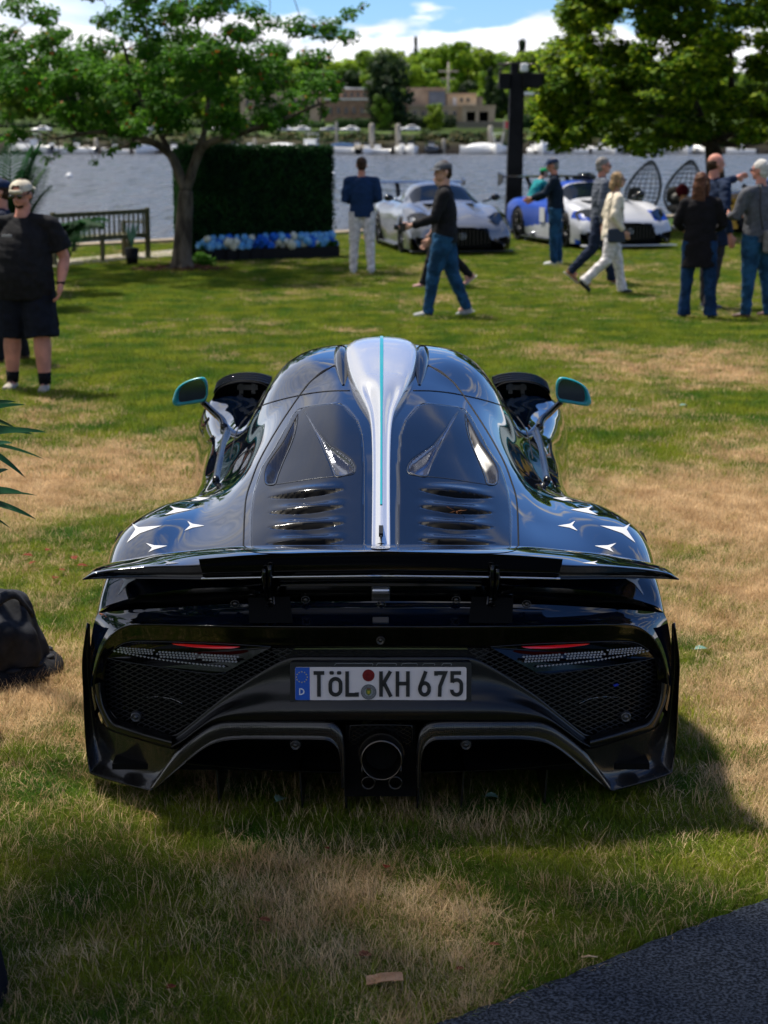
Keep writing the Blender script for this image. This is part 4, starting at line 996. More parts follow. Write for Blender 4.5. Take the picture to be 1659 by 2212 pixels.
# ---- front wing louvres
for s in (-1, 1):
    f = (lambda W: W) if s > 0 else mirr
    for k in range(4):
        dy = k * .075; Y_ = 8.98 + dy * .5; zt = .889 + .006 * k
        pts_ = [np.array((X0 + x, Y_, z)) for x, z in ((.545, zt + .036), (.60, zt + .052), (.67, zt + .058), (.74, zt + .050), (.79, zt + .030), (.818, zt + .006), (.822, zt - .018))]
        A2 = catmull(np.array([f(p) for p in pts_]), 4, 0)
        rws_ = [A2, A2 + np.array((0, .0, .006)), A2 + np.array((0, .030, .004)), A2 + np.array((0, .032, -.014))]
        hp(loft('wing_louvre', rws_, M_paint, None, 1, 1))
    B = MB(); zt = .93
    pts_ = [tuple(q_) for q_ in catmull(np.array([(.52, .82), (.535, .90), (.57, .942), (.62, .958), (.69, .961), (.75, .950), (.795, .925), (.825, .88), (.84, .80)]), 5, 0)]
    W = [f(np.array((X0 + x, 9.13, z - .012))) for x, z in pts_]; n_ = len(W); W2 = [f(np.array((X0 + x, 8.96, z - .018))) for x, z in pts_]
    B.add(W + W2, [tuple(range(n_))] + [(i, i + 1, n_ + i + 1, n_ + i) for i in range(n_ - 1)])
    hp(B.build('louvre_housing', M_seam))
    B = MB(); B.box(f(np.array((X0 + .66, 9.04, .905))), (.10, .03, .025)); B.box(f(np.array((X0 + .63, 9.03, .90))), (.02, .03, .05)); B.box(f(np.array((X0 + .69, 9.03, .90))), (.02, .03, .05)); hp(B.build('louvre_actuator', M_satin))
    # door intake
    A2 = [onbody(x, y, .003) for x, y in ((1158, 930), (1166, 955), (1172, 985), (1178, 1015), (1182, 1040))]; A2 = [f(p) for p in A2 if p is not None]
    B = MB(); B.tube(catmull(np.array(A2), 4, 0), [.013] * (4 * (len(A2) - 1) + 1), 8); hp(B.build('door_intake', M_satin))
    # wheels
    for ax_, rad, wd in ((axr, .352, .32), (axf, .335, .27)):
        wx = X0 + s * ((.945 if ax_ == axr else .86) - wd / 2); c = np.array((wx, ax_, rad)); B = MB()
        B.lathe([(rad * .72, -wd / 2), (rad * .93, -wd / 2), (rad, -wd / 2 + .03), (rad, wd / 2 - .03), (rad * .93, wd / 2), (rad * .72, wd / 2)], tuple(c), 48, 0, 'X')
        wh = hp(B.build('wheel', M_rubber)); B = MB()
        B.lathe([(rad * .74, -wd / 2 + .02), (rad * .70, 0), (rad * .74, wd / 2 - .01), (rad * .70, wd / 2 - .02)], tuple(c), 40, 0, 'X')
        for k in range(10):
            a_ = 2 * PI * k / 10; B.tube([c + np.array((s * wd * .40, .03 * math.cos(a_), .03 * math.sin(a_))), c + np.array((s * wd * .45, rad * .72 * math.cos(a_ + .12), rad * .72 * math.sin(a_ + .12)))], [.018, .012], 6)
        B.lathe([(.06, s * wd * .36), (.05, s * wd * .46), (.0001, s * wd * .47)], tuple(c), 20, 0, 'X')
        B.build('rim', M_dkmetal, wh)
        B = MB(); B.lathe([(rad * 1.10, -s * .12), (rad * 1.10, s * .14)], tuple(c), 32, 0, 'X'); B.lathe([(.0001, -s * .16), (rad * 1.1, -s * .16)], tuple(c), 32, 0, 'X')
        hp(B.build('wheel_arch_liner', M_void))
# underbody
B = MB(); B.box((X0, 7.9, .13), (1.72, 4.5, .02)); hp(B.build('underbody', M_void))
for s in (-1, 1):
    B = MB(); c = np.array((X0 + s * .62, 10.02, .44)); B.ball(c, (.14, .10, .05), 12); hp(B.build('headlight', mat('headlight glass', (.3, .32, .34), .05, coat=1)))
B = MB(); B.box((X0, 10.24, .20), (1.1, .06, .14)); hp(B.build('front_grille', M_satin, bevel=.02))

# small blue clip behind the right mesh
B = MB(); facepoly(B, [(1324, 1480), (1334, 1476), (1337, 1480), (1328, 1484)], .043, .004, 0, False); hp(B.build('blue_clip', mat('blue plastic', (.01, .03, .30), .5)))
HROOT = np.array((X0, 7.85, 0.0))
hroot = thing('parked_sports_car', 'dark blue black hypercar seen from behind with silver spine, teal mirrors and raised rear wing', 'car', tuple(HROOT))
def settle(parts, root, loc):
    T = Matrix.Translation(Vector([-v for v in loc]))
    parts = sum([split_sides(o, X0) for o in parts], [])
    for o in parts:
        o.data.transform(T)
        for c in kids(o):
            c.data.transform(T)
            for c2 in kids(c): c2.data.transform(T)
        o.parent = root
for o in list(bpy.data.objects):
    if o.name.split('.')[0] in ('grille_mesh', 'grille_strip', 'exhaust_mesh', 'light_cells', 'indicator_chain', 'star_ring', 'frame_print'): o['kind'] = 'stuff'
settle(hero, hroot, HROOT)

for (a_, b_, lab, m_) in ((984, 1104, 'dry brown twig caught in the second louvre on the right', 'dry twig'), (228, 1325, 'orange leaf bits stuck in the left tail corner of the car', 'orange leaf bit')):
    q = onbody(a_, b_, .004) if a_ > 500 else mirr(U(1418, 1326, 5.785)) + np.array((0, -.01, .0)); rs = np.random.RandomState(int(a_)); B = MB()
    for k in range(9 if a_ > 500 else 7):
        d = rs.normal(size=3) * np.array((.016, .008, .012)); B.tube([d * .2, d * .7 + rs.normal(size=3) * .003, d + np.array((0, 0, .004))], [.0016, .0012, .0006], 4)
    o = B.build('twig' if a_ > 500 else 'leaf_bits', mat(m_, (.10, .04, .015) if a_ > 500 else (.45, .12, .02), .8)); o.location = q; tag(o, lab, 'twig' if a_ > 500 else 'leaf')
# ================================================================== GRASS (scattered clumps on the lawn)
def leafmat(name, c1, c2, scale=3.0, trans=.35, rough=.55, coord='World', lo=.35, hi=.65, rnd=.0, tcol=None):
    if name in MATS: return MATS[name]
    m = bpy.data.materials.new(name); m.use_nodes = True; t = m.node_tree; b = t.nodes['Principled BSDF']; out = t.nodes['Material Output']
    mixnoise(c1, c2, scale, lo, hi, 4, coord=coord)(m, t, b)
    b.inputs['Roughness'].default_value = rough; b.inputs['Specular IOR Level'].default_value = .14
    src = b.inputs['Base Color'].links[0].from_socket
    if rnd:
        oi = t.nodes.new('ShaderNodeObjectInfo'); hs = t.nodes.new('ShaderNodeHueSaturation')
        q = t.nodes.new('ShaderNodeMapRange'); q.inputs[3].default_value = 1 - rnd; q.inputs[4].default_value = 1 + rnd
        t.links.new(oi.outputs['Random'], q.inputs[0]); t.links.new(q.outputs[0], hs.inputs['Value']); t.links.new(src, hs.inputs['Color']); src = hs.outputs[0]
        t.links.new(src, b.inputs['Base Color'])
    tr = t.nodes.new('ShaderNodeBsdfTranslucent'); mx = t.nodes.new('ShaderNodeMixShader'); mx.inputs[0].default_value = trans
    g = t.nodes.new('ShaderNodeGamma'); g.inputs[1].default_value = .85; t.links.new(src, g.inputs[0]); t.links.new(g.outputs[0], tr.inputs[0])
    t.links.new(b.outputs[0], mx.inputs[1]); t.links.new(tr.outputs[0], mx.inputs[2]); t.links.new(mx.outputs[0], out.inputs[0])
    MATS[name] = m; return m
M_blade = leafmat('grass blade', (.050, .120, .007), (.20, .23, .014), 2.2, .42, rnd=.35)
M_straw = leafmat('dry grass blade', (.42, .27, .125), (.68, .49, .27), 5, .25, rnd=.3)
def clump(name, n, h, spread, lean, wid, m, seed, segs=3, col=None):
    rs = np.random.RandomState(seed); V = []; F = []
    for i in range(n):
        a = rs.rand() * 2 * PI; r = spread * math.sqrt(rs.rand()); bx, by = r * math.cos(a), r * math.sin(a)
        ln = h * (.45 + .75 * rs.rand()); th = lean * (.25 + .9 * rs.rand()); da = rs.rand() * 2 * PI; wd = wid * (.6 + .7 * rs.rand())
        px_, py_, pz_ = -math.sin(da) * wd / 2, math.cos(da) * wd / 2, 0; x, y, z = bx, by, -.004; o = len(V); c_ = rs.uniform(-.5, .9)
        for k in range(segs + 1):
            t = k / segs; w_ = 1 - t ** 1.6
            V += [(x + px_ * w_, y + py_ * w_, z), (x - px_ * w_, y - py_ * w_, z)]
            an = th * (.4 + 1.1 * t) ; an = min(an, 1.72); st = ln / segs
            d2 = da + c_ * t
            x += math.sin(an) * math.cos(d2) * st; y += math.sin(an) * math.sin(d2) * st; z += math.cos(an) * st
            z = max(z, .002)
        for k in range(segs): F.append((o + 2 * k, o + 2 * k + 1, o + 2 * k + 3, o + 2 * k + 2))
    me = bpy.data.meshes.new(name); me.from_pydata(V, [], F); me.materials.append(m)
    ob = bpy.data.objects.new(name, me); col.objects.link(ob); return ob
def scatter(name, pts, rot, scl, col, mats, kind='stuff', tilt=None, label=None):
    me = bpy.data.meshes.new(name); me.from_pydata([tuple(p) for p in pts], [], [])
    a = me.attributes.new('rotz', 'FLOAT', 'POINT'); a.data.foreach_set('value', rot)
    a = me.attributes.new('scl', 'FLOAT', 'POINT'); a.data.foreach_set('value', scl)
    ob = bpy.data.objects.new(name, me); COL.objects.link(ob)
    gt = bpy.data.node_groups.new(name, 'GeometryNodeTree')
    gt.interface.new_socket('Geometry', in_out='INPUT', socket_type='NodeSocketGeometry'); gt.interface.new_socket('Geometry', in_out='OUTPUT', socket_type='NodeSocketGeometry')
    nn = gt.nodes; gi = nn.new('NodeGroupInput'); go = nn.new('NodeGroupOutput'); ip = nn.new('GeometryNodeInstanceOnPoints'); ci = nn.new('GeometryNodeCollectionInfo')
    ci.inputs['Collection'].default_value = col; ci.inputs['Separate Children'].default_value = True; ci.inputs['Reset Children'].default_value = True
    mp_ = nn.new('GeometryNodeMeshToPoints')
    r_ = nn.new('GeometryNodeInputNamedAttribute'); r_.data_type = 'FLOAT'; r_.inputs['Name'].default_value = 'rotz'
    s_ = nn.new('GeometryNodeInputNamedAttribute'); s_.data_type = 'FLOAT'; s_.inputs['Name'].default_value = 'scl'
    cx = nn.new('ShaderNodeCombineXYZ'); lk = gt.links.new
    e2 = nn.new('FunctionNodeEulerToRotation')
    lk(r_.outputs[0], cx.inputs[2]); lk(cx.outputs[0], e2.inputs[0])
    lk(gi.outputs[0], mp_.inputs[0]); lk(mp_.outputs[0], ip.inputs['Points']); lk(ci.outputs[0], ip.inputs['Instance']); ip.inputs['Pick Instance'].default_value = True
    lk(e2.outputs[0], ip.inputs['Rotation']); lk(s_.outputs[0], ip.inputs['Scale']); lk(ip.outputs[0], go.inputs[0])
    md = ob.modifiers.new('scatter', 'NODES'); md.node_group = gt
    for m in mats: me.materials.append(m)
    tag(ob, label, kind=kind); return ob
cg = bpy.data.collections.new('green_clumps'); cs = bpy.data.collections.new('dry_clumps'); cf = bpy.data.collections.new('far_clumps'); cfd = bpy.data.collections.new('far_dry')
for i in range(6): clump('green_clump', 30, .031, .035, 1.45, .0021, M_blade, 100 + i, col=cg)
for i in range(2): clump('green_clump', 14, .050, .03, 1.25, .0026, M_blade, 120 + i, col=cg)
for i in range(6): clump('dry_clump', 22, .055, .045, 1.7, .0020, M_straw, 200 + i, col=cs)
for i in range(3): clump('dry_clump', 9, .085, .05, 1.55, .0022, M_straw, 220 + i, 4, col=cs)
for i in range(4): clump('far_clump', 34, .055, .09, 1.0, .007, M_blade, 300 + i, 2, col=cf)
for i in range(4): clump('far_dry_clump', 30, .055, .09, 1.4, .006, M_straw, 320 + i, 2, col=cfd)
rs = np.random.RandomState(5)
def lawnpts(n, y0, y1, power=1.0, kx=.26, cx=.35):
    # uniform density per area inside a trapezoid a bit wider than the view
    y = np.sqrt(rs.rand(n) * (y1 ** 2 - y0 ** 2) + y0 ** 2) if power == 1 else y0 * (y1 / y0) ** rs.rand(n)
    x = (rs.rand(n) * 2 - 1) * (kx * y + cx); return x, y
CARPET = [G(960, 2225)[:2], G(1659, 1955)[:2]]
cdv = (CARPET[1] - CARPET[0]); cdv /= np.linalg.norm(cdv); cnv = np.array((cdv[1], -cdv[0]))
def onlawn(x, y):
    offc = ((x - CARPET[0][0]) * cnv[0] + (y - CARPET[0][1]) * cnv[1]) < -.022
    return offc & (y < wall_y(x) - .05)
x, y = lawnpts(135000, 3.1, 12.5, 2, .29, .75)
dr = dryness(x, y); k = onlawn(x, y); u = rs.rand(len(x))
thin = .55 + .45 * vnoise(x, y, .25, 3, 8)
kg = k & (u > dr * .96 + .02); kd = k & (u < dr * 1.1 + .10)
def P3z(x, y): return np.stack([x, y, np.zeros_like(x)], 1)
M_ = lambda q: (P3z(x[q], y[q]), rs.rand(q.sum()) * 6.28)
hg = .75 + .8 * vnoise(x, y, .5, 3, 12)
# tufts round darker spots
scatter('grass', *M_(kg), hg[kg], cg, [M_blade], label='green lawn grass blades')
scatter('dry_grass', *M_(kd), (.7 + .6 * rs.rand(kd.sum())), cs, [M_straw], label='dry straw coloured grass lying in the lawn')
x, y = lawnpts(120000, 11.5, 46, 2, .42, .6)
dr = dryness(x, y); k = onlawn(x, y); u = rs.rand(len(x)); kg = k & (u > dr * .9); kd = k & (u < dr * .9)
hg = .8 + .5 * vnoise(x, y, 1.5, 3, 13)
scatter('far_grass', *M_(kg), hg[kg], cf, [M_blade], label='green lawn grass farther off')
scatter('far_dry_grass', *M_(kd), hg[kd], cfd, [M_straw], label='dry lawn grass farther off')
# ------------------------------------------------------------------ carpet
def carpet_f(m, t, b):
    g = t.nodes.new('ShaderNodeNewGeometry'); n = t.nodes.new('ShaderNodeTexNoise'); n.inputs['Scale'].default_value = 120; n.inputs['Detail'].default_value = 5
    t.links.new(g.outputs['Position'], n.inputs['Vector']); r = t.nodes.new('ShaderNodeValToRGB'); e = r.color_ramp.elements
    e[0].position = .42; e[0].color = (.004, .006, .010, 1); e[1].position = .64; e[1].color = (.060, .072, .095, 1); t.links.new(n.outputs[0], r.inputs[0]); t.links.new(r.outputs[0], b.inputs['Base Color'])
    bp = t.nodes.new('ShaderNodeBump'); bp.inputs['Strength'].default_value = 1; bp.inputs['Distance'].default_value = .006; t.links.new(n.outputs[0], bp.inputs['Height']); t.links.new(bp.outputs[0], b.inputs['Normal'])
M_carpet = mat('charcoal carpet', (.03, .033, .04), .95, build=carpet_f)
A_0 = CARPET[0] - cdv * 3.0; A_1 = CARPET[1] + cdv * 3.0; B_0 = A_0 + cnv * 3.2; B_1 = A_1 + cnv * 3.2
B = MB(); n_ = 220; top = []
for i in range(n_ + 1):
    t_ = i / n_; p = A_0 + (A_1 - A_0) * t_; e = .004 * math.sin(i * 1.7) + .005 * (random.random() - .5); z = .022 + .003 * math.sin(i * .23)
    p = p + cnv * e; q = A_0 + (A_1 - A_0) * t_ + cnv * 3.2
    top += [(p[0] - cnv[0] * .004, p[1] - cnv[1] * .004, .0), (p[0], p[1], z), (p[0] + cnv[0] * .02, p[1] + cnv[1] * .02, z + .003), (q[0], q[1], .024)]
B.add(top, gridfaces(n_ + 1, 4, 0, True), 0, True)
cpt = B.build('carpet', M_carpet); tag(cpt, 'charcoal speckled carpet lying over the grass in the near corner', 'carpet')
# ------------------------------------------------------------------ litter
def leafshape(name, px_, py_, ln, wd, m, label, cat, rz, curl=.3, z=.035):
    g = G(px_, py_, z); B = MB(); n_ = 8; V_ = []
    for i in range(n_ + 1):
        t = i / n_; w_ = wd / 2 * math.sin(PI * t) ** .7 * (1 + .15 * (-1) ** i)
        zz = curl * wd * math.sin(PI * t) * .3
        V_ += [(ln * (t - .5), -w_, zz + curl * w_ * .7), (ln * (t - .5), 0, zz), (ln * (t - .5), w_, zz + curl * w_ * .6)]
    B.add(V_, gridfaces(n_ + 1, 3), 0, True); B.tube([(-ln * .5, 0, 0), (-ln * .72, .003, .004)], .0012, 4)
    o = B.build(name, m); o.location = g; ls_ = .55 if g[1] < 7 else .8; o.scale = (ls_, ls_, ls_); o.rotation_euler = (.12, .1, rz); tag(o, label, cat); return o
M_lb = nmat('dead leaf', (.10, .030, .012), (.20, .07, .03), 30, .7); M_lg = nmat('fallen pale leaf', (.10, .19, .14), (.22, .32, .25), 20, .6); M_lr = nmat('red leaf', (.10, .016, .006), (.17, .035, .012), 30, .85)
leafshape('fallen_leaf', 788, 2063, .075, .055, M_lb, 'round brown curled leaf just behind the cardboard scrap', 'leaf', .4)
leafshape('fallen_leaf', 835, 1872, .055, .04, M_lr, 'dark red leaf in the shade behind the exhaust', 'leaf', 1.4)
leafshape('fallen_leaf', 705, 1832, .05, .03, M_lr, 'small red leaf left of the exhaust shadow', 'leaf', 2.2)
leafshape('fallen_leaf', 606, 1728, .10, .075, M_lg, 'pale green leaf under the left diffuser tunnel', 'leaf', 1.1, .5)
leafshape('fallen_leaf', 1062, 1722, .085, .06, M_lg, 'pale green leaf under the right diffuser tunnel', 'leaf', .1, .5)
leafshape('fallen_leaf', 370, 2132, .06, .04, M_lr, 'red brown leaf near the lower left edge of the lawn', 'leaf', .9)
leafshape('fallen_leaf', 572, 1987, .065, .04, M_lb, 'brown leaf in grass left of the centre foreground', 'leaf', -.3)
leafshape('fallen_leaf', 1068, 2040, .06, .03, M_lb, 'narrow brown leaf on grass beyond the carpet', 'leaf', .2)
leafshape('fallen_leaf', 994, 2092, .045, .03, M_lr, 'tiny red leaf right of the cardboard scrap', 'leaf', .8)
leafshape('fallen_leaf', 1478, 877, .10, .07, M_lg, 'pale leaf on sunlit lawn to the right of the mirror', 'leaf', .3, .4)
leafshape('fallen_leaf', 1362, 886, .09, .05, M_lg, 'faint pale leaf between the right mirror and the larger pale leaf', 'leaf', 2.3, .4)
leafshape('fallen_leaf', 1515, 1402, .09, .05, M_lg, 'pale green leaf on grass beside the right rear corner of the car', 'leaf', .5, .4)
for i, (a_, b_) in enumerate(((60, 1200), (105, 1188), (130, 1232), (72, 1216), (160, 1205), (178, 1222), (120, 1248))):
    leafshape('fallen_leaf', a_, b_, .07, .045, M_lr, 'red brown leaf in the loose patch beyond the black bag', 'leaf', i * 1.3)['group'] = 'red leaves beyond the bag'
g = G(831, 2116, .04); B = MB(); V_ = []
pl_ = [(-.087, -.033), (.078, -.036), (.086, .030), (-.078, .038)]
for i in range(9):
    for j in range(4):
        u_, v_ = i / 8, j / 3; bx_ = (1 - v_) * ((1 - u_) * pl_[0][0] + u_ * pl_[1][0]) + v_ * ((1 - u_) * pl_[3][0] + u_ * pl_[2][0]); by_ = (1 - v_) * ((1 - u_) * pl_[0][1] + u_ * pl_[1][1]) + v_ * ((1 - u_) * pl_[3][1] + u_ * pl_[2][1])
        V_.append((bx_, by_, .004 * math.sin(u_ * 3) + .003 * (u_ > .28) + .001 * random.random()))
V_ = np.array(V_); B.add(V_, gridfaces(9, 4), 0, False)
cb = B.build('cardboard_scrap', nmat('cardboard', (.38, .20, .10), (.50, .28, .15), 14, .8, bump=.2)); s_ = cb.modifiers.new('s', 'SOLIDIFY'); s_.thickness = .003
cb.location = g; cb.scale = (.56, .62, .8); cb.rotation_euler = (.05, -.04, .16); tag(cb, 'torn tan piece of cardboard lying on the grass in front', 'cardboard')
g = G(1272, 2068, .03); B = MB(); B.tube([(-.04, 0, 0), (0, .004, .006), (.045, -.002, .002)], [.006, .010, .005], 6, flat=.5); o = B.build('wood_chip', nmat('wood chip', (.33, .22, .13), (.45, .33, .2), 30, .8)); o.location = g; o.scale = (.5, .5, .5); tag(o, 'pale wood chip on grass above the carpet edge', 'wood chip')
# ================================================================== FAR SHORE
prof = [(386, -1.6), (391.5, -1.05), (393, .2), (397, 1.5), (403, 2.3), (415, 3.7), (432, 3.95), (446, 5.6), (470, 6.3), (540, 8), (640, 20), (900, 26)]
xs = np.linspace(-420, 420, 85); V_ = []
for x in xs:
    for i, (y, z) in enumerate(prof): V_.append((x, y + 1.5 * math.sin(x * .11) * (i < 5) , z + (.25 * math.sin(x * .31 + i) if 1 < i < 5 else 0)))
M_bank = mat('far bank', (.08, .1, .03), .95, build=None)
def bank_f(m, t, b):
    g = t.nodes.new('ShaderNodeNewGeometry'); s_ = t.nodes.new('ShaderNodeSeparateXYZ'); t.links.new(g.outputs['Position'], s_.inputs[0])
    n = t.nodes.new('ShaderNodeTexNoise'); n.inputs['Scale'].default_value = .22; n.inputs['Detail'].default_value = 8; t.links.new(g.outputs['Position'], n.inputs['Vector'])
    a = t.nodes.new('ShaderNodeMath'); a.operation = 'MULTIPLY_ADD'; a.inputs[1].default_value = 1.8; t.links.new(n.outputs[0], a.inputs[0]); t.links.new(s_.outputs[2], a.inputs[2])
    r = t.nodes.new('ShaderNodeMapRange'); r.inputs[1].default_value = .2; r.inputs[2].default_value = 4.8; t.links.new(a.outputs[0], r.inputs[0])
    c = t.nodes.new('ShaderNodeValToRGB'); e = c.color_ramp.elements; e[0].position = .12; e[0].color = (.010, .008, .006, 1); e[1].position = .92; e[1].color = (.050, .085, .014, 1)
    q = e.new(.42); q.color = (.022, .020, .010, 1); q = e.new(.6); q.color = (.050, .048, .018, 1)
    t.links.new(r.outputs[0], c.inputs[0]); t.links.new(c.outputs[0], b.inputs['Base Color'])
bank_f(M_bank, M_bank.node_tree, M_bank.node_tree.nodes['Principled BSDF'])
tag(mesh('far_bank', V_, gridfaces(len(xs), len(prof), 0, True), M_bank), kind='structure')
B = MB(); B.box((0, 424, 3.98), (700, 9, .12)); tag(B.build('road', nmat('asphalt', (.05, .05, .05), (.09, .09, .09), 2, .9)), kind='structure')
def fx_(px_, py_, Y): return U(px_, py_, Y)
def wallbox(B, x0, y0, x1, y1, Y, depth, m=0, zmin=None):
    a = U(x0, y1, Y); c = U(x1, y0, Y)
    zb = a[2] if zmin is None else zmin
    B.box(((a[0] + c[0]) / 2, Y + depth / 2, (zb + c[2]) / 2), (c[0] - a[0], depth, c[2] - zb), m=m)
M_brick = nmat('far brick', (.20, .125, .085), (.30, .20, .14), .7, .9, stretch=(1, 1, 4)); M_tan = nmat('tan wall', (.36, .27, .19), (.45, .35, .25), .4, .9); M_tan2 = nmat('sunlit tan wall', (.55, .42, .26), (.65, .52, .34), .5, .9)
M_greyp = nmat('grey blue panel', (.12, .145, .18), (.16, .19, .23), .5, .6); M_roofw = nmat('pale roof trim', (.55, .55, .54), (.7, .7, .68), .6, .7); M_dkwin = mat('dark window', (.012, .014, .018), .12)
def bld(name, label, boxes, feats=()):
    """boxes: (x0,y0,x1,y1,Y,depth,mat); feats: (part name, x0,y0,x1,y1,Y,depth,mat)"""
    r_ = U((boxes[0][0] + boxes[0][2]) / 2, boxes[0][3], boxes[0][4]); root = thing(name, label, 'building', tuple(r_)); ps = []
    for b_ in boxes:
        B = MB(); wallbox(B, *b_[:6]); ps.append(B.build('wall', b_[6]))
        B = MB(); a = U(b_[0] - 1, b_[1], b_[4]); c = U(b_[2] + 1, b_[1], b_[4]); B.box(((a[0] + c[0]) / 2, b_[4] + b_[5] / 2, a[2] + .2), (c[0] - a[0], b_[5] + .6, .4)); ps.append(B.build('roof_edge', M_roofw if b_[6] is M_brick else M_tan))
    for f_ in feats:
        B = MB(); wallbox(B, *f_[1:7]); ps.append(B.build(f_[0], f_[7]))
    for o in ps: o.data.transform(Matrix.Translation(-Vector(r_))); o.parent = root
    return root
wn = lambda xs_, y0, y1, Y, w_=4: [('window', x, y0, x + w_, y1, Y, .3, M_dkwin) for x in xs_]
bld('brick_building', 'long low brown brick building with flat roof behind the dark pine', [(700, 216, 886, 262, 448, 14, M_brick), (734, 193, 838, 216, 450, 10, M_brick)],
    wn(range(742, 830, 14), 200, 209, 449.8, 6) + wn(range(710, 880, 17), 232, 246, 447.8, 7) + [('roof_unit', 700, 187, 732, 194, 452, 4, M_roofw), ('roof_unit', 740, 188, 754, 193, 452, 3, M_roofw)])
bld('tan_building', 'tan building with a large grey blue panel right of the dark pine', [(880, 193, 963, 232, 452, 16, M_tan), (883, 232, 998, 263, 446, 18, M_tan)],
    [('wall_panel', 926, 198, 962, 230, 451.6, .5, M_greyp)] + wn((892, 910, 935, 958, 978), 240, 250, 445.7, 8))
bld('sunlit_tan_building', 'tan block in painted sunlit tone on the tan roof left of the black tower', [(965, 205, 1029, 229, 455, 10, M_tan2)], [('wall_panel', 978, 211, 986, 227, 454.7, .4, M_roofw), ('side_wall', 1029, 209, 1043, 229, 458, 8, M_tan)] + wn((994, 1008), 212, 220, 454.7, 6))  # front wall has its sunlight put into a lighter tan than the side
bld('portico_building', 'low tan portico with dark arches above the grey retaining fence', [(998, 231, 1070, 241, 444, 10, M_tan)],
    [('column', x, 241, x + w_, 263, 444, 2, M_tan) for x, w_ in ((998, 10), (1027, 8), (1055, 14))] + [('recess', 1008, 240, 1056, 263, 448, 4, M_void)])
bld('pink_building', 'pinkish brick building with white roof edge between tower and big tree', [(1125, 205, 1200, 252, 450, 14, M_brick)], [('roof_trim', 1120, 198, 1202, 205, 449, 15, M_roofw)] + wn((1140, 1152, 1166), 215, 226, 449.7, 5))
bld('low_building', 'low tan building seen through gaps of the left tree crown', [(520, 200, 690, 262, 450, 14, M_tan)], wn(range(530, 680, 20), 215, 230, 449.7, 8))
# retaining fence: boards
M_fence = nmat('weathered fence', (.13, .11, .10), (.20, .17, .15), 1, .9)
fr = U(1040, 284, 436); ft = thing('retaining_fence', 'grey board retaining fence below the portico', 'fence', tuple(fr)); bmh = None
for i in range(28):
    a = U(986 + i * 4.1, 284, 436); c = U(986 + i * 4.1 + 3.8, 262, 436)
    o = bpy.data.objects.new('board', bmh) if bmh else None
    if o is None:
        B = MB(); B.box((0, 0, (c[2] - a[2]) / 2), (c[0] - a[0], .15, c[2] - a[2])); o = B.build('board', M_fence); bmh = o.data
    else: COL.objects.link(o)
    o.parent = ft; o.location = (a[0] - fr[0] + .2, .04 * (i % 2), a[2] - fr[2])

# ================================================================== TREES
def leaves(B_or_none, centers, radii, n, size, rs, flat=.7, jitter=.35, hang=0.0, four=True):
    """n leaf blades spread through blobs; returns V, F (folded diamonds)"""
    w_ = np.array([r[0] * r[1] * r[2] for r in radii]) ** .75; w_ /= w_.sum(); idx = rs.choice(len(centers), n, p=w_)
    d = rs.normal(size=(n, 3)); d /= np.linalg.norm(d, axis=1)[:, None]; rr = rs.rand(n) ** .40
    C_ = np.array(centers)[idx] + d * np.array(radii)[idx] * rr[:, None]
    nrm = d * .5 + rs.normal(size=(n, 3)) * jitter + np.array((0, 0, flat)); nrm /= np.linalg.norm(nrm, axis=1)[:, None]
    t = rs.normal(size=(n, 3)) + np.array((0, 0, -hang)); t -= nrm * (t * nrm).sum(1)[:, None]; t /= np.linalg.norm(t, axis=1)[:, None] + 1e-9; b = np.cross(nrm, t)
    s = (size * (.6 + .8 * rs.rand(n)))[:, None]
    P0 = C_ - t * s * .5; P1 = C_ + b * s * .36 + nrm * s * .10 - t * s * .02; P2 = C_ + t * s * .55; P3_ = C_ - b * s * .36 + nrm * s * .10 - t * s * .02
    V_ = np.stack([P0, P1, P2, P3_], 1).reshape(-1, 3); o = np.arange(n) * 4
    F_ = np.concatenate([np.stack([o, o + 1, o + 2], 1), np.stack([o, o + 2, o + 3], 1)])
    return V_, F_, C_
def fastmesh(name, V_, F_, mats, parent=None, mi=None):
    me = bpy.data.meshes.new(name); nv, nf = len(V_), len(F_); me.vertices.add(nv); me.vertices.foreach_set('co', np.asarray(V_, float).ravel())
    me.loops.add(nf * 3); me.loops.foreach_set('vertex_index', np.asarray(F_, np.int32).ravel()); me.polygons.add(nf); me.polygons.foreach_set('loop_start', np.arange(nf, dtype=np.int32) * 3)
    for m in (mats if isinstance(mats, (list, tuple)) else [mats]): me.materials.append(m)
    if mi is not None: me.polygons.foreach_set('material_index', np.asarray(mi, np.int32))
    me.update(calc_edges=True); o = bpy.data.objects.new(name, me); COL.objects.link(o); o.parent = parent; return o
M_bark = nmat('grey bark', (.045, .036, .026), (.14, .115, .085), 7, .9, bump=1.0, dist=.03, stretch=(1, 1, .35)); M_barkd = nmat('dark bark', (.035, .028, .02), (.07, .055, .04), 9, .9, bump=.6)
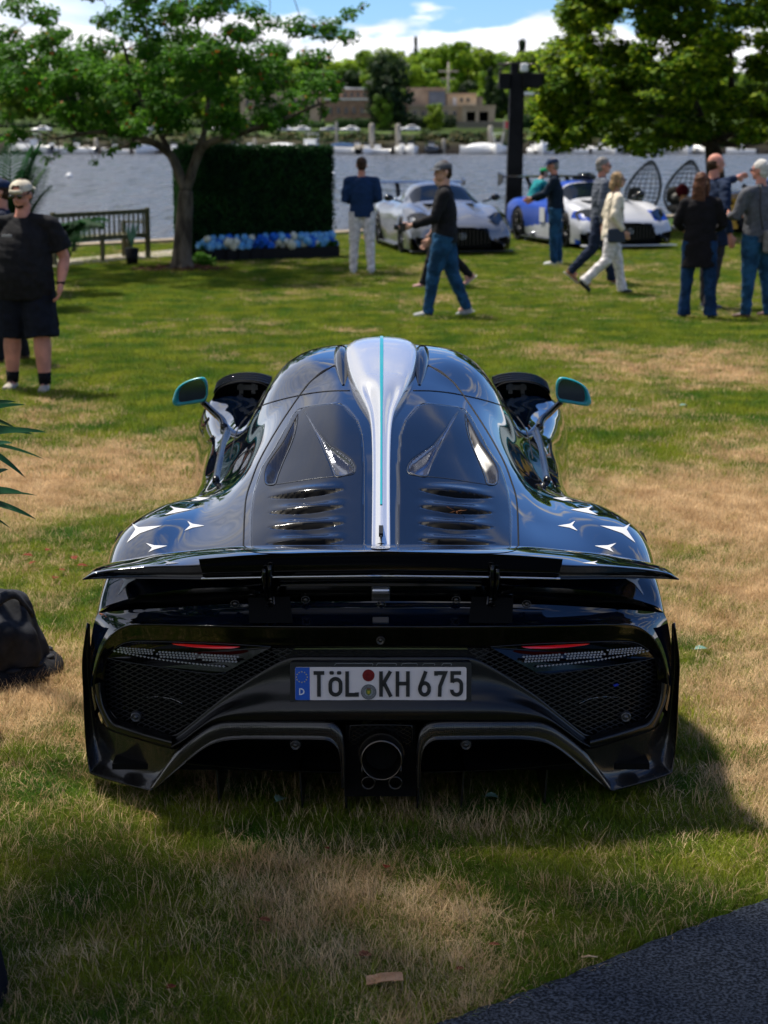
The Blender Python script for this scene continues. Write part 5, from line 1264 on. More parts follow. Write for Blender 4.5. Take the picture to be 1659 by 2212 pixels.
def tree(name, label, loc, trunk, forks, centers, radii, nleaf, lsize, mats, mprob, bark, seed, group=None, r0=.19, hang=.2, flat=.7, cat='tree'):
    rs = np.random.RandomState(seed); root = thing(name, label, cat, tuple(loc), group=group)
    B = MB(); tr = catmull(np.array(trunk, float), 5, 0); n_ = len(tr)
    rad = [r0 * (1.0 - .35 * k / (n_ - 1)) * (1 + .4 * math.exp(-k / (n_ * .07))) for k in range(n_)]
    B.tube(tr, rad, 14)
    for k in range(7):  # root flare
        a = 2 * PI * k / 7 + .3; B.tube([tr[0] + np.array((0, 0, r0 * 1.0)), tr[0] + np.array((math.cos(a) * r0 * 1.3, math.sin(a) * r0 * 1.3, r0 * .25)), tr[0] + np.array((math.cos(a) * r0 * 2.2, math.sin(a) * r0 * 2.2, -.03))], [r0 * .6, r0 * .34, r0 * .15], 6)
    B.build('trunk', bark, root)
    nodes = [(tr[-1], rad[-1] * .8)]
    B = MB()
    for f_ in forks:
        p_ = catmull(np.array([tr[-1]] + [np.array(q, float) for q in f_]), 4, 0); m_ = len(p_); rr = [max(.02, rad[-1] * .78 * (1 - .8 * k / m_)) for k in range(m_)]
        B.tube(p_, rr, 9); nodes += [(p_[k], rr[k]) for k in range(2, m_)]
    order = sorted(range(len(centers)), key=lambda i: np.linalg.norm(np.array(centers[i]) - tr[-1]))
    for i in order:
        c = np.array(centers[i], float); best = min(nodes, key=lambda q: np.linalg.norm(q[0] - c) + .6 * max(0, q[0][2] - c[2]))
        a, ra = best; L_ = np.linalg.norm(c - a)
        if L_ < .05: continue
        m_ = a * .5 + c * .5 + rs.normal(size=3) * L_ * .10 + np.array((0, 0, L_ * .08)); p_ = catmull(np.array([a, m_, c]), 3, 0); r1 = max(.008, min(ra * .72, .02 + L_ * .02)); rr = np.linspace(r1, max(.005, r1 * .45), len(p_))
        B.tube(p_, list(rr), 5, cap=False); nodes += [(p_[k], rr[k]) for k in (2, 4, 6) if k < len(p_)]
    B.build('limbs', bark, root)
    V_, F_, C_ = leaves(None, centers, radii, nleaf, lsize, rs, flat, hang=hang)
    mi = rs.choice(len(mats), nleaf, p=mprob); f = fastmesh('foliage', V_, F_, mats, root, np.concatenate([mi, mi])); f['kind'] = 'stuff'
    return root
# left tree
ML1 = leafmat('leaf deep green', (.018, .080, .004), (.050, .155, .008), 1.5, .42, rough=.62); ML2 = leafmat('leaf mid green', (.036, .130, .006), (.085, .22, .012), 1.5, .5, rough=.62); ML3 = leafmat('leaf rust', (.20, .03, .006), (.34, .10, .010), 4, .4)
def px2(x, y, Yo, base): p = U(x, y, Yo); return p - base
b0 = G(392, 583); rs = np.random.RandomState(21)
Yt = b0[1]
trunk = [px2(392, 583, Yt, b0), px2(394, 540, Yt, b0), px2(397, 490, Yt, b0), px2(400, 440, Yt, b0), px2(401, 412, Yt, b0)]
trunk[0][2] = -.03
fk = [[px2(388, 380, Yt, b0), px2(370, 340, Yt, b0), px2(352, 300, Yt + .2, b0), px2(300, 200, Yt + .3, b0), px2(260, 80, Yt, b0)],
      [px2(416, 370, Yt, b0), px2(425, 330, Yt, b0), px2(440, 290, Yt, b0), px2(450, 180, Yt + .3, b0), px2(420, 20, Yt, b0)],
      [px2(424, 345, Yt, b0), px2(450, 310, Yt - .1, b0), px2(520, 288, Yt - .4, b0), px2(600, 262, Yt - .6, b0), px2(690, 225, Yt - .7, b0)],
      [px2(368, 335, Yt, b0), px2(310, 300, Yt - .3, b0), px2(220, 285, Yt - .6, b0), px2(120, 300, Yt - .8, b0)]]
cs_, rs_ = [], []
def addc(x, y, r, dY=0):
    p = px2(x, y, Yt + dY, b0); s = Yt / FPX; cs_.append(p); rs_.append((r * s, r * s * 1.1, r * s * .62))
cr_ = np.random.RandomState(4)
for i in range(330):
    a = cr_.rand() * 2 * PI; q = cr_.rand() ** .6; x = 375 + 395 * q * math.cos(a); y = 95 + 255 * q * math.sin(a) * (1.0 if math.sin(a) < 0 else .80)
    if x > 560 and y < 60 and cr_.rand() < .75: continue
    if x < 230 and y < 75 and cr_.rand() < .8: continue
    if y < 110 and cr_.rand() < .25: continue
    if x > 640 and 130 < y and cr_.rand() < .5: continue
    if 330 < x < 440 and y > 290: continue
    addc(x, y, 20 + 24 * cr_.rand(), (cr_.rand() - .5) * 6.4 * math.sqrt(max(0, 1 - q * q * .8)))
for x, y, r in ((70, 330, 20), (100, 345, 16), (128, 338, 14), (20, 300, 22), (150, 318, 18), (235, 330, 15), (205, 352, 13), (250, 322, 14), (290, 312, 16), (40, 285, 25), (760, 28, 26), (735, 45, 18), (785, 12, 14), (715, 60, 14), (700, 120, 18), (740, 80, 10), (722, 212, 16), (700, 240, 16), (660, 262, 16), (30, 70, 16), (60, 100, 20), (15, 130, 22), (10, 200, 30), (5, 250, 30), (600, 270, 14)):
    addc(x, y, r, (cr_.rand() - .5) * 2)
left_tree = tree('broadleaf_tree', 'green tree with forked grey trunk and reddish seed clusters beside the bench', b0, trunk, fk, cs_, rs_, 44000, .078, [ML1, ML2, ML3], [.60, .385, .015], M_bark, 31, r0=.17, hang=.5)
# mulch ring at its foot
B = MB(); rr_ = np.random.RandomState(2)
for i in range(420):
    a = rr_.rand() * 2 * PI; r = .75 * math.sqrt(rr_.rand()); B.box((b0[0] + r * math.cos(a) * 1.1, b0[1] + r * math.sin(a), .02 + .10 * math.exp(-(r / .35) ** 2) * rr_.rand()), (.09 * rr_.rand() + .03, .03, .02), rz=rr_.rand() * 3, ry=rr_.rand() - .5)
tag(B.build('mulch', nmat('brown mulch', (.045, .018, .010), (.10, .045, .025), 20, .9)), 'ring of dark brown bark mulch under the forked tree', kind='stuff')
# right tree
MR1 = leafmat('leaf olive', (.045, .120, .004), (.125, .24, .007), .8, .48, rough=.62); MR2 = leafmat('leaf yellow green', (.18, .28, .007), (.32, .40, .014), .8, .52, rough=.62); MR3 = leafmat('leaf dark', (.008, .030, .002), (.025, .055, .005), .8, .3, rough=.6)
Yr = 44.0; b1 = np.array((U(1547, 400, Yr)[0], Yr, 0.))
trunk = [np.array((0, 0, -.03)), px2(1547, 440, Yr, b1), px2(1546, 390, Yr, b1), px2(1542, 340, Yr, b1), px2(1538, 310, Yr, b1)]
fk = [[px2(1510, 290, Yr, b1), px2(1450, 250, Yr, b1), px2(1350, 200, Yr - .5, b1)], [px2(1560, 270, Yr, b1), px2(1580, 180, Yr, b1), px2(1570, 0, Yr, b1)], [px2(1520, 270, Yr + .5, b1), px2(1480, 150, Yr, b1), px2(1460, -40, Yr, b1)], [px2(1590, 280, Yr, b1), px2(1660, 250, Yr, b1), px2(1760, 220, Yr, b1)], [px2(1510, 300, Yr - .4, b1), px2(1490, 270, Yr - 1.3, b1), px2(1420, 250, Yr - 2.5, b1)]]
cs_, rs_ = [], []
def addr(x, y, r, dY=0):
    p = px2(x, y, Yr + dY, b1); s = Yr / FPX; cs_.append(p); rs_.append((r * s, r * s, r * s * .5))
# crown outline: left boundary as function of y
oy = [-200, -60, 0, 60, 110, 160, 200, 240, 280, 300, 318]; ox = [1330, 1262, 1248, 1225, 1205, 1190, 1178, 1165, 1158, 1170, 1205]
for i in range(560):
    y = cr_.uniform(-190, 318); xl = np.interp(y, oy, ox); hw = 1560 - xl; u_ = 1 - cr_.rand() ** 1.5 * 1.0; x = 1560 + (hw * u_) * (-1 if cr_.rand() < .62 else .95)
    q = abs(x - 1560) / hw; dY = (cr_.rand() - .62) * 8.5 * math.sqrt(max(.04, 1 - q * q)) * (1 if y < 220 else .8)
    if 1480 < x < 1600 and y > 285: continue
    addr(x, y, 23 + 30 * cr_.rand(), dY)
for x, y, r in ((1158, 285, 16), (1152, 298, 12), (1170, 262, 18), (1185, 300, 18), (1200, 312, 14), (1225, 318, 12), (1212, 130, 16), (1235, 60, 14), (1252, 20, 14), (1250, 75, 14), (1300, 318, 14), (1340, 322, 12), (1400, 318, 14), (1600, 318, 12), (1640, 300, 18)): addr(x, y, r, -1)
right_tree = tree('broadleaf_tree', 'large dense olive green tree at the water edge on the right', b1, trunk, fk, cs_, rs_, 125000, .125, [MR1, MR2, MR3], [.5, .33, .17], M_barkd, 33, r0=.27, hang=.3, flat=1.0)
# trees outside the frame that shade the foreground and show in the paint
def off_tree(label, x, y, s, rz, src=left_tree):
    o = copy_tree(src, None, (x, y, 0), rz, label); o.scale = (s, s, s); return o
o1 = off_tree('broad tree outside the frame on the left that shades the near lawn', -3.4, 5.1, 1.15, 1.2)
o1.scale = (.82, .82, 1.75)
o2 = off_tree('second tree added out of view to shade the near lawn', -2.35, 4.9, 1.0, 3.9); o2.scale = (.85, .85, 1.75)  # extra unseen tree, added only to fill in the foreground shade
off_tree('tree outside the frame on the left behind the shrubs', -11.5, 14, 1.5, 2.5)
off_tree('tree behind the photographer on the left', -14, -26, 1.5, .5); off_tree('tree behind the photographer in the middle', 1, -34, 1.5, 4.0); off_tree('tree behind the photographer on the right', 15, -28, 1.4, 5.2)
off_tree('tree far behind the photographer on the left', -30, -30, 1.9, 3.1); off_tree('tree far behind the photographer on the right', 32, -30, 1.9, .2)
# far trees
MF1 = leafmat('far leaf bright', (.15, .26, .010), (.28, .40, .020), .06, .35, coord='World'); MF2 = leafmat('far leaf mid', (.065, .16, .008), (.14, .26, .014), .06, .3, coord='World'); MF3 = leafmat('far leaf dark', (.008, .022, .008), (.022, .048, .014), .08, .2, coord='World')
MF4 = leafmat('far leaf shade', (.02, .05, .008), (.05, .09, .012), .06, .3, coord='World')
def proto(seed, mats, prob, lobes=16, n=2600, size=.13, tall=1.0, conic=False):
    rs = np.random.RandomState(seed); C_, R_ = [], []
    for i in range(lobes):
        z = rs.uniform(.2, 1.0) if conic else rs.uniform(.12, .95)
        rad = (1.05 - z) * .42 if conic else .36 * math.sqrt(max(.05, 1 - ((z - .5) / .55) ** 2)); a = rs.rand() * 2 * PI; q = rs.rand() ** .5
        C_.append((rad * q * math.cos(a), rad * q * math.sin(a), z)); k = .08 + .09 * rs.rand(); R_.append((k * (1.2 if conic else 1.25), k * 1.2, k * (.5 if conic else .95)))
    V_, F_, _ = leaves(None, C_, R_, n, size, rs, .5)
    mi = rs.choice(len(mats), n, p=prob); o = fastmesh('crown', V_, F_, mats, None, np.concatenate([mi, mi])); o['kind'] = 'stuff'; me = o.data; bpy.data.objects.remove(o)
    B = MB(); B.tube([(0, 0, -.08), (0, 0, .8)], [.022, .008], 6); t_ = B.build('trunk', M_barkd); tm = t_.data; bpy.data.objects.remove(t_)
    return me, tm
protos = [proto(1, [MF1, MF2], [.8, .2], 22, 3600, .075), proto(2, [MF1, MF2], [.5, .5], 20, 3400, .075), proto(3, [MF2, MF4], [.6, .4], 22, 3400, .075), proto(4, [MF3, MF4], [.8, .2], 30, 3200, .065, conic=True), proto(5, [MF1, MF4], [.65, .35], 26, 3600, .07), proto(6, [MF3, MF4], [.75, .25], 24, 3400, .07)]
def far_tree(px_, top, bot, Y, pi, wid, label, group='trees on the far shore', rz=0):
    a = U(px_, bot, Y); c = U(px_, top, Y); h = c[2] - a[2]; root = thing('far_tree' if pi not in (3,) else 'conifer', label, 'tree', tuple(a), rz, group); sx = wid * Y / FPX / .85
    for nm, me in (('crown', protos[pi][0]), ('trunk', protos[pi][1])):
        o = bpy.data.objects.new(nm, me); COL.objects.link(o); o.parent = root; o.scale = (sx, sx, h)
        if nm == 'crown': o['kind'] = 'stuff'
    return root
tint = ['yellow green', 'fresh green', 'mid green', 'dark', 'mottled', 'very dark']
near_what = lambda x: 'behind left tree' if x < 700 else 'above brick building' if x < 800 else 'behind dark pine' if x < 905 else 'above tan building' if x < 1000 else 'left of tower' if x < 1095 else 'right of tower' if x < 1230 else 'behind right tree'
ftl = []
tl = [(-60, 130), (0, 125), (45, 120), (95, 130), (150, 118), (205, 128), (260, 122), (320, 130), (375, 120), (430, 128), (480, 122), (530, 130), (585, 125), (640, 130), (690, 128), (738, 134), (772, 122), (808, 112), (842, 108), (872, 118), (905, 128), (925, 124), (955, 104), (985, 98), (1012, 94), (1040, 106), (1068, 118), (1095, 120), (1130, 116), (1160, 112), (1190, 122), (1222, 128), (1265, 120), (1320, 125), (1380, 118), (1440, 125), (1500, 120), (1560, 128), (1620, 120), (1690, 126)]
rt = np.random.RandomState(8); order = 0
for i, (x, tpy) in enumerate(tl):
    pi = [4, 0, 2, 1, 4, 2, 0][i % 7]; ftl.append((x, tpy, 250, 560 + rt.rand() * 30, pi, 88 + 34 * rt.rand()))
for i in range(24):
    for x0_ in (-1250, 1730): x = x0_ + i * 50; ftl.append((x, 120 + rt.rand() * 20, 250, 560 + rt.rand() * 30, [4, 0, 2, 1, 5][rt.randint(5)], 96))
for i in range(64):
    x = -80 + i * 28.5 + rt.rand() * 16; ftl.append((x, 148 + rt.rand() * 28, 262, 500 + rt.rand() * 30, [1, 0, 4, 2, 1, 5][rt.randint(6)], 60 + 26 * rt.rand()))
ftl += [(898, 84, 200, 600, 3, 20), (1127, 90, 200, 590, 3, 40), (1058, 150, 240, 480, 3, 34), (1085, 172, 250, 478, 5, 50), (1205, 190, 262, 470, 1, 60)]
ftl.sort(key=lambda q: q[0])
cnt = {}; ORD = 'first second third fourth fifth sixth seventh eighth ninth tenth eleventh twelfth thirteenth fourteenth fifteenth sixteenth seventeenth eighteenth nineteenth twentieth'.split()
for i, (x, tpy, bo, Y, pi, wd) in enumerate(ftl):
    rank = 'tall' if bo == 250 else ('slender' if pi == 3 else 'low')
    ky = (rank, tint[pi], near_what(x)); cnt[ky] = cnt.get(ky, -1) + 1
    far_tree(x, tpy, bo, Y, pi, wd, '%s from left of the %s %s far hill trees %s' % (ORD[cnt[ky] % 20], rank, tint[pi], near_what(x)), rz=rt.rand() * 6)
far_tree(845, 112, 284, 436, 5, 105, 'large very dark pine standing before the brick building', rz=1)
far_tree(826, 208, 286, 430, 2, 50, 'small round green tree at the foot of the dark pine', rz=2)
far_tree(938, 225, 286, 432, 4, 44, 'small thin tree in front of the tan building', rz=2)
M_hedge = leafmat('far hedge leaf', (.012, .045, .008), (.03, .085, .014), .3, .2)
def far_hedge(x0, y0, x1, y1, Y, label, dark=False):
    a = U(x0, y1, Y); c = U(x1, y0, Y); w_ = c[0] - a[0]; h = c[2] - a[2]; rs = np.random.RandomState(int(abs(x0))); n = 14; C_ = [(w_ * (k + .5) / n, 0, h * .5) for k in range(n)]; R_ = [(w_ / n * .95, 1.5, h * (.5 + .06 * rs.rand())) for k in range(n)]
    V_, F_, _ = leaves(None, C_, R_, 2600, .55, rs, .4); o = fastmesh('hedge', V_, F_, MF3 if dark else M_hedge, None); o.location = a; tag(o, label, 'hedge')
far_hedge(722, 256, 812, 286, 438, 'bright green clipped hedge below the brick building'); far_hedge(856, 247, 984, 287, 438, 'rounded dark hedge below the tan building', True); far_hedge(1120, 247, 1180, 284, 438, 'green hedge right of the black tower')
far_hedge(560, 262, 700, 286, 438, 'green hedge behind the left tree crown'); far_hedge(380, 258, 560, 287, 438, 'dark clipped hedge behind the middle of the left tree crown', True); far_hedge(180, 256, 376, 287, 438, 'green hedge behind the left part of the left tree crown'); far_hedge(-80, 258, 176, 287, 438, 'dark hedge on the far bank at the left photo edge', True); far_hedge(1010, 288, 1110, 304, 412, 'low scrubby growth on the bank below the fence', True); far_hedge(690, 290, 860, 306, 408, 'brownish scrub on the bank behind the moored boats', True); far_hedge(900, 290, 1000, 304, 410, 'olive scrub on the bank behind the dark boat', True)
rs = np.random.RandomState(77); C_ = []; R_ = []
for i in range(420):
    x = rs.uniform(-130, 130); t = rs.rand(); y = 393.5 + 16 * t; z = np.interp(y, [393, 397, 403, 415], [.2, 1.5, 2.3, 3.7]); C_.append((x, y, z + .25)); R_.append((1.2 + 2 * rs.rand(), 1.0, .35 + .55 * rs.rand() * (1 - .5 * t)))
V_, F_, _ = leaves(None, C_, R_, 26000, .75, rs, .5); mi = rs.choice(3, 26000, p=[.45, .3, .25])
tag(fastmesh('bank_scrub', V_, F_, [MF3, nmat('brown scrub', (.05, .04, .015), (.10, .08, .03), .2, .9), MF4], None, np.concatenate([mi, mi])), 'scrub and marsh growth along the far bank', kind='stuff')
# pilings and poles
M_pile = nmat('weathered piling', (.26, .24, .20), (.40, .37, .31), 1.5, .9)
for i, (x, t_, b_, Y, r) in enumerate(((803, 266, 338, 388, .62), (860, 267, 336, 389, .62), (1059, 271, 318, 392, .58), (727, 262, 330, 391, .3), (1089, 258, 310, 395, .2), (20, 300, 330, 388, .5), (208, 298, 330, 388, .5), (550, 298, 330, 388, .4), (958, 300, 334, 388, .45), (1270, 300, 336, 388, .45))):
    a = U(x, b_, Y); c = U(x, t_, Y); B = MB(); B.tube([(0, 0, -1.5), (0, 0, c[2] - a[2] - .4), (0, 0, c[2] - a[2])], [r, r * .9, r * .5], 12); o = B.build('piling', M_pile); o.location = a
    tag(o, ['tall pale piling left of the walking man', 'tall pale piling above the grey cap', 'pale piling left of the black tower', 'thin mast like post beside the blue covered boat', 'thin post against the tower edge', 'piling at the far left edge of the photo', 'white piling behind the left tree', 'short piling above the hedge wall', 'short white piling right of the dark boat', 'piling below the big right tree'][i], 'piling', 'pilings along the far dock')
a = U(968, 262, 470); c = U(968, 134, 470); B = MB(); B.tube([(0, 0, 0), (0, 0, c[2] - a[2])], [.35, .22], 8); up_ = thing('utility_pole', 'thin utility pole with crossarm rising above the tan building', 'pole', tuple(a)); B.build('pole', M_pile, up_); B = MB(); B.box((0, 0, c[2] - a[2] - 2.2), (5, .3, .35)); B.box((0, 0, c[2] - a[2] - 4), (3.4, .3, .3)); B.build('crossarm', M_pile, up_)
B = MB(); 
for i in range(60): B.box((-150 + i * 5.0, 389.5, -.55), (4.9, 2.6, .35)); 
tag(B.build('dock', nmat('dock planks', (.035, .028, .022), (.08, .065, .05), 1, .9)), 'long dark floating dock behind the moored boats', 'dock')
# ================================================================== BOATS
M_gel = nmat('white gelcoat', (.70, .70, .69), (.80, .80, .78), 1, .3); M_cover = mat('navy canvas', (.012, .05, .13), .8); M_dkhull = mat('dark hull', (.01, .012, .018), .25); M_cream = mat('cream canvas', (.55, .48, .36), .8)
def hull(L_, W_, H_):
    rw = []
    for t in np.linspace(0, 1, 10):
        y = L_ * (t - .5); w_ = W_ / 2 * (1 - max(0, (t - .45) / .55) ** 2.4); sh = H_ * (1 + .35 * t ** 2); rw.append([(0, y, -.25 + .35 * max(0, t - .7) * 2), (w_ * .55, y, -.15 + .5 * max(0, t - .7)), (w_ * .9, y, .12 * H_ + .35 * max(0, t - .7)), (w_, y, sh), (w_ * .92, y, sh + .03), (w_ * .88, y, sh - .12), (0, y, sh - .16)])
    return rw
def boat(kind, rz=0, cols=None):
    root = thing('boat', '', 'boat'); L_, W_, H_ = {'runabout': (6.2, 2.3, .95), 'covered': (6.0, 2.5, 1.0), 'ttop': (7, 2.6, 1.1), 'cruiser': (7.6, 2.8, 1.25), 'skiff': (4.6, 1.8, .7)}[kind]
    hm = cols or M_gel; o = loft('hull', hull(L_, W_, H_), hm, root, 2, 1, 0.0); o.parent = root
    if kind == 'covered':
        rw = [[(W_ / 2 * .9 * math.cos(q), L_ * (t - .5) * .9, H_ + .75 * math.sin(q) * (math.sin(PI * min(1, t + .12)) ** .4)) for q in np.linspace(0, PI, 9)] for t in np.linspace(.02, .86, 7)]
        loft('canvas_cover', rw, M_gel if cols is None else M_cover, root, 2, 1)
    elif kind == 'cruiser':
        B = MB(); B.box((0, .5, H_ + .55), (W_ * .72, 2.6, 1.0)); B.build('cabin', M_gel, root, bevel=.12); B = MB(); B.box((0, .5, H_ + .72), (W_ * .735, 2.2, .38)); B.build('cabin_window', M_dkwin, root); B = MB(); B.box((0, -.6, H_ + 1.9), (W_ * .7, 2.2, .08)); [B.tube([(sx * .8, -1.5, H_), (sx * .8, -1.4, H_ + 1.9)], .03, 6) for sx in (-1, 1)]; B.build('hardtop', M_gel, root)
    else:
        B = MB(); B.box((0, 0, H_ + .25), (.8, .8, 1.0)); B.build('console', M_gel, root, bevel=.05); B = MB(); B.box((0, .42, H_ + .9), (1.0, .05, .45), rx=.4); B.build('windshield', M_dkwin, root)
        if kind == 'ttop':
            B = MB(); B.box((0, 0, H_ + 2.1), (2.1, 2.2, .09)); [B.tube([(sx * .5, sy * .6, H_), (sx * .7, sy * .7, H_ + 2.1)], .035, 6) for sx in (-1, 1) for sy in (-1, 1)]; B.build('t_top', M_gel, root)
        if kind == 'runabout': B = MB(); B.box((0, -1.6, H_ + .15), (1.5, .5, .5)); B.build('seat', M_cream, root, bevel=.05)
    B = MB(); B.box((0, -L_ / 2 - .2, H_ * .8), (.38, .55, .75)); B.box((0, -L_ / 2 - .2, .2), (.14, .2, 1.0)); B.build('outboard', M_dkhull if kind != 'ttop' else M_gel, root, bevel=.05)
    root.scale = (1.3, 1.3, 1.3); root.rotation_euler = (0, 0, rz); return root
protoB = {k: boat(k) for k in ('runabout', 'covered', 'ttop', 'cruiser', 'skiff')}
protoB['bluecover'] = boat('covered', 0, M_gel); [setattr(c, 'data', c.data.copy()) or c.data.materials.clear() or c.data.materials.append(M_cover) for c in kids(protoB['bluecover']) if c.name.startswith('canvas_cover')]
protoB['dark'] = boat('runabout', 0, M_dkhull)
used = set()
blist = [(732, 'bluecover', 1.35, 'white boat with blue canvas cover beside the hedge wall'), (772, 'runabout', .2, 'white open boat moored right of the blue covered boat'), (793, 'skiff', 2.9, 'white boat in front of the left tall piling'), (816, 'skiff', 1.2, 'low white skiff just right of the left tall piling'), (868, 'runabout', 3.1, 'white boat with bow toward the camera under the second piling'), (887, 'runabout', 3.3, 'white boat seen bow on above the grey cap'), (932, 'dark', 2.9, 'dark hulled boat with white deck between the pilings'), (1034, 'covered', 1.5, 'white shrink wrapped boat left of the black tower'), (1076, 'ttop', 3.0, 'white boat with T top canopy against the black tower'),
    (1152, 'skiff', .3, 'small white boat just right of the black tower'), (1170, 'cruiser', 3.1, 'tall white cabin boat right of the black tower'), (1198, 'bluecover', 2.7, 'boat with blue cover above the navy cap'), (1240, 'skiff', 1.5, 'low white boat under the drooping right tree'), (1300, 'runabout', 1.2, 'white boat left of the blazer man head'), (1334, 'ttop', 2.9, 'white T top boat above the cream jacket woman'), (1366, 'cruiser', 3.3, 'white cabin boat above the left egg chair'), (1413, 'bluecover', 2.8, 'white boat with blue top between the egg chairs'), (1444, 'covered', 1.6, 'cream wrapped boat above the gap of the egg chairs'), (1480, 'ttop', 3.1, 'white boat above the right egg chair'), (1518, 'runabout', .3, 'white boat left of the right tree trunk'), (1600, 'skiff', 1.4, 'small white boat right of the right tree trunk'),
    (66, 'cruiser', 1.2, 'long pale cabin boat at the far left of the dock'), (30, 'skiff', .4, 'small white boat at the left photo edge'), (112, 'runabout', 1.7, 'pale boat between two pilings behind the left tree'), (166, 'runabout', 1.4, 'white open boat under the left tree branches'), (250, 'skiff', 1.5, 'low white skiff left of the red decked boat'), (310, 'ttop', 2.9, 'white boat with red gear under the left tree'), (376, 'skiff', .3, 'small white boat left of the forked trunk'), (508, 'skiff', 1.1, 'white boat right above the hedge wall left part'), (540, 'runabout', 1.6, 'long low white boat above the hedge wall'), (674, 'cruiser', 3.0, 'white boat with tall tower above the hedge wall right part'), (600, 'covered', 1.5, 'white covered boat above the middle of the hedge wall')]
for x, k, rz, lab in blist:
    p = U(x, 333.5, 384 if x % 2 else 386); p[2] = -.95
    if k in used: copy_tree(protoB[k], None, tuple(p), rz, lab)['group'] = 'boats moored along the far dock'
    else: r_ = protoB[k]; r_.location = p; r_.rotation_euler = (0, 0, rz); r_['label'] = lab; r_['group'] = 'boats moored along the far dock'; used.add(k)
for i, (x, y, lab) in enumerate(((718, 380, 'white mooring buoy right of the hedge wall'), (150, 383, 'small pale mooring buoy out on the water at left'))):
    p = G(x, y, -.95); B = MB(); B.ball((0, 0, .1), (.32, .32, .28), 14); B.tube([(0, 0, .3), (0, 0, .5)], .04, 6); o = B.build('buoy', M_gel); o.location = p; s_ = p[1] / 60 ; o.scale = (.9, .9, .9); tag(o, lab, 'buoy')
# parked cars on the far shore
def small_car(m, label, x, y, Y, rz=0, src=None):
    p = U(x, y, Y)
    if src: return copy_tree(src, None, tuple(p), rz, label)
    root = thing('parked_car', label, 'car', tuple(p), rz, 'cars parked on the far shore road')
    rw = []
    for yy, zt, w_ in ((-2.2, .7, .75), (-2.1, 1.0, .85), (-1.5, 1.1, .9), (-1.0, 1.45, .9), (.3, 1.48, .9), (.9, 1.1, .9), (2.0, .9, .88), (2.25, .6, .8)): rw.append([(0, yy, zt), (w_ * .6, yy, zt - .02), (w_ * .75, yy, min(zt, 1.0) if zt > 1.2 else zt - .05), (w_, yy, .75 if zt > .8 else .55), (w_, yy, .3)])
    o = loft('body', rw, m, root, 3, 3, 0.0)
    B = MB(); B.box((0, -.35, 1.22), (1.62, 1.5, .32)); B.build('window', M_dkwin, root, bevel=.08)
    for sx in (-1, 1):
        for sy in (-1.35, 1.4): B = MB(); B.lathe([(.0001, -.1), (.32, -.1), (.32, .1), (.0001, .1)], (sx * .82, sy, .32), 16, 0, 'X'); B.build('wheel', M_rubber, root)
    return root
c1 = small_car(M_gel, 'white parked car below the brick building', 756, 287, 421, 1.45)
small_car(0, 'white parked car half hidden behind the dark hedge', 886, 285, 421, 1.6, c1); c2 = small_car(mat('far car grey', (.25, .28, .32), .3), 'grey parked car left of the white one behind the tree twigs', 712, 287, 423, 1.5)
small_car(0, 'white parked car seen through the right part of the left tree', 650, 287, 421, 1.5, c1); small_car(0, 'white parked car behind the lower twigs of the left tree', 612, 287, 421, 1.55, c1); small_car(0, 'grey parked car behind leaves of the left tree', 568, 287, 423, 1.5, c2); small_car(0, 'white parked car on the far road above the forked trunk', 470, 287, 421, 1.5, c1); small_car(0, 'grey parked car on the far road left of the forked trunk', 330, 287, 421, 1.5, c2); small_car(0, 'white parked car on the far road above the bench', 236, 287, 421, 1.5, c1); small_car(0, 'white parked car on the far road above the heavyset man', 90, 287, 421, 1.5, c1)
B = MB(); p = U(1099, 270, 430); B.box((0, 0, 0), (1.6, .2, 1.6)); o = B.build('sign', mat('red sign', (.5, .05, .06), .6)); o.location = p; tag(o, 'small red sign against the left edge of the black tower', 'sign')
# ================================================================== LAWN FURNITURE
# hedge wall with flower planter
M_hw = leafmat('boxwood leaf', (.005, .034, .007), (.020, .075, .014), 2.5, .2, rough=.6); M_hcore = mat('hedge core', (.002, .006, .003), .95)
hA = G(428, 566); hA[2] = 0; hB = G(722, 557); hB[2] = 0; hd = (hB - hA); hL = np.linalg.norm(hd); hd /= hL; hn = np.array((-hd[1], hd[0], 0))
hz = U(560, 320, hA[1])[2]; hrz = math.atan2(hd[1], hd[0])
hw = thing('hedge_wall', 'tall dark artificial hedge wall of three panels behind the flower planter', 'hedge', tuple(hA), hrz)
hw.location = Vector(hA - hd * .25)
cuts = [(-.12, .34), (.36, 1.62 - .0), (1.64, 2.64)]
hL2 = hL + .40
cuts = [(.14, hL2 * .30), (hL2 * .305, hL2 * .655), (hL2 * .66, hL2)]
for i, (a, b) in enumerate(cuts):
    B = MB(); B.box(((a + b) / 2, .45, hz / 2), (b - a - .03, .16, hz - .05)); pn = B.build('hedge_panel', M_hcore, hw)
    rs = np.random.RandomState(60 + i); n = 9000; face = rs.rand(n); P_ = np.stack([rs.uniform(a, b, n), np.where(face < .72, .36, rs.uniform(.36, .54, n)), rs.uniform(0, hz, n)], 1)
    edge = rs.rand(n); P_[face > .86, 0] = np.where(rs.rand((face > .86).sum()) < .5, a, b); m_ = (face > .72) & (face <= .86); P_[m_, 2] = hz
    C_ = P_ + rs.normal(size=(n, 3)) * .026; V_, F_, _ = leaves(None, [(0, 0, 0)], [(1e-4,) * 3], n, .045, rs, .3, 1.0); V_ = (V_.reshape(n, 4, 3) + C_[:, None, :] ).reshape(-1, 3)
    f = fastmesh('leaf_cover', V_, F_, M_hw, pn); f['kind'] = 'stuff'
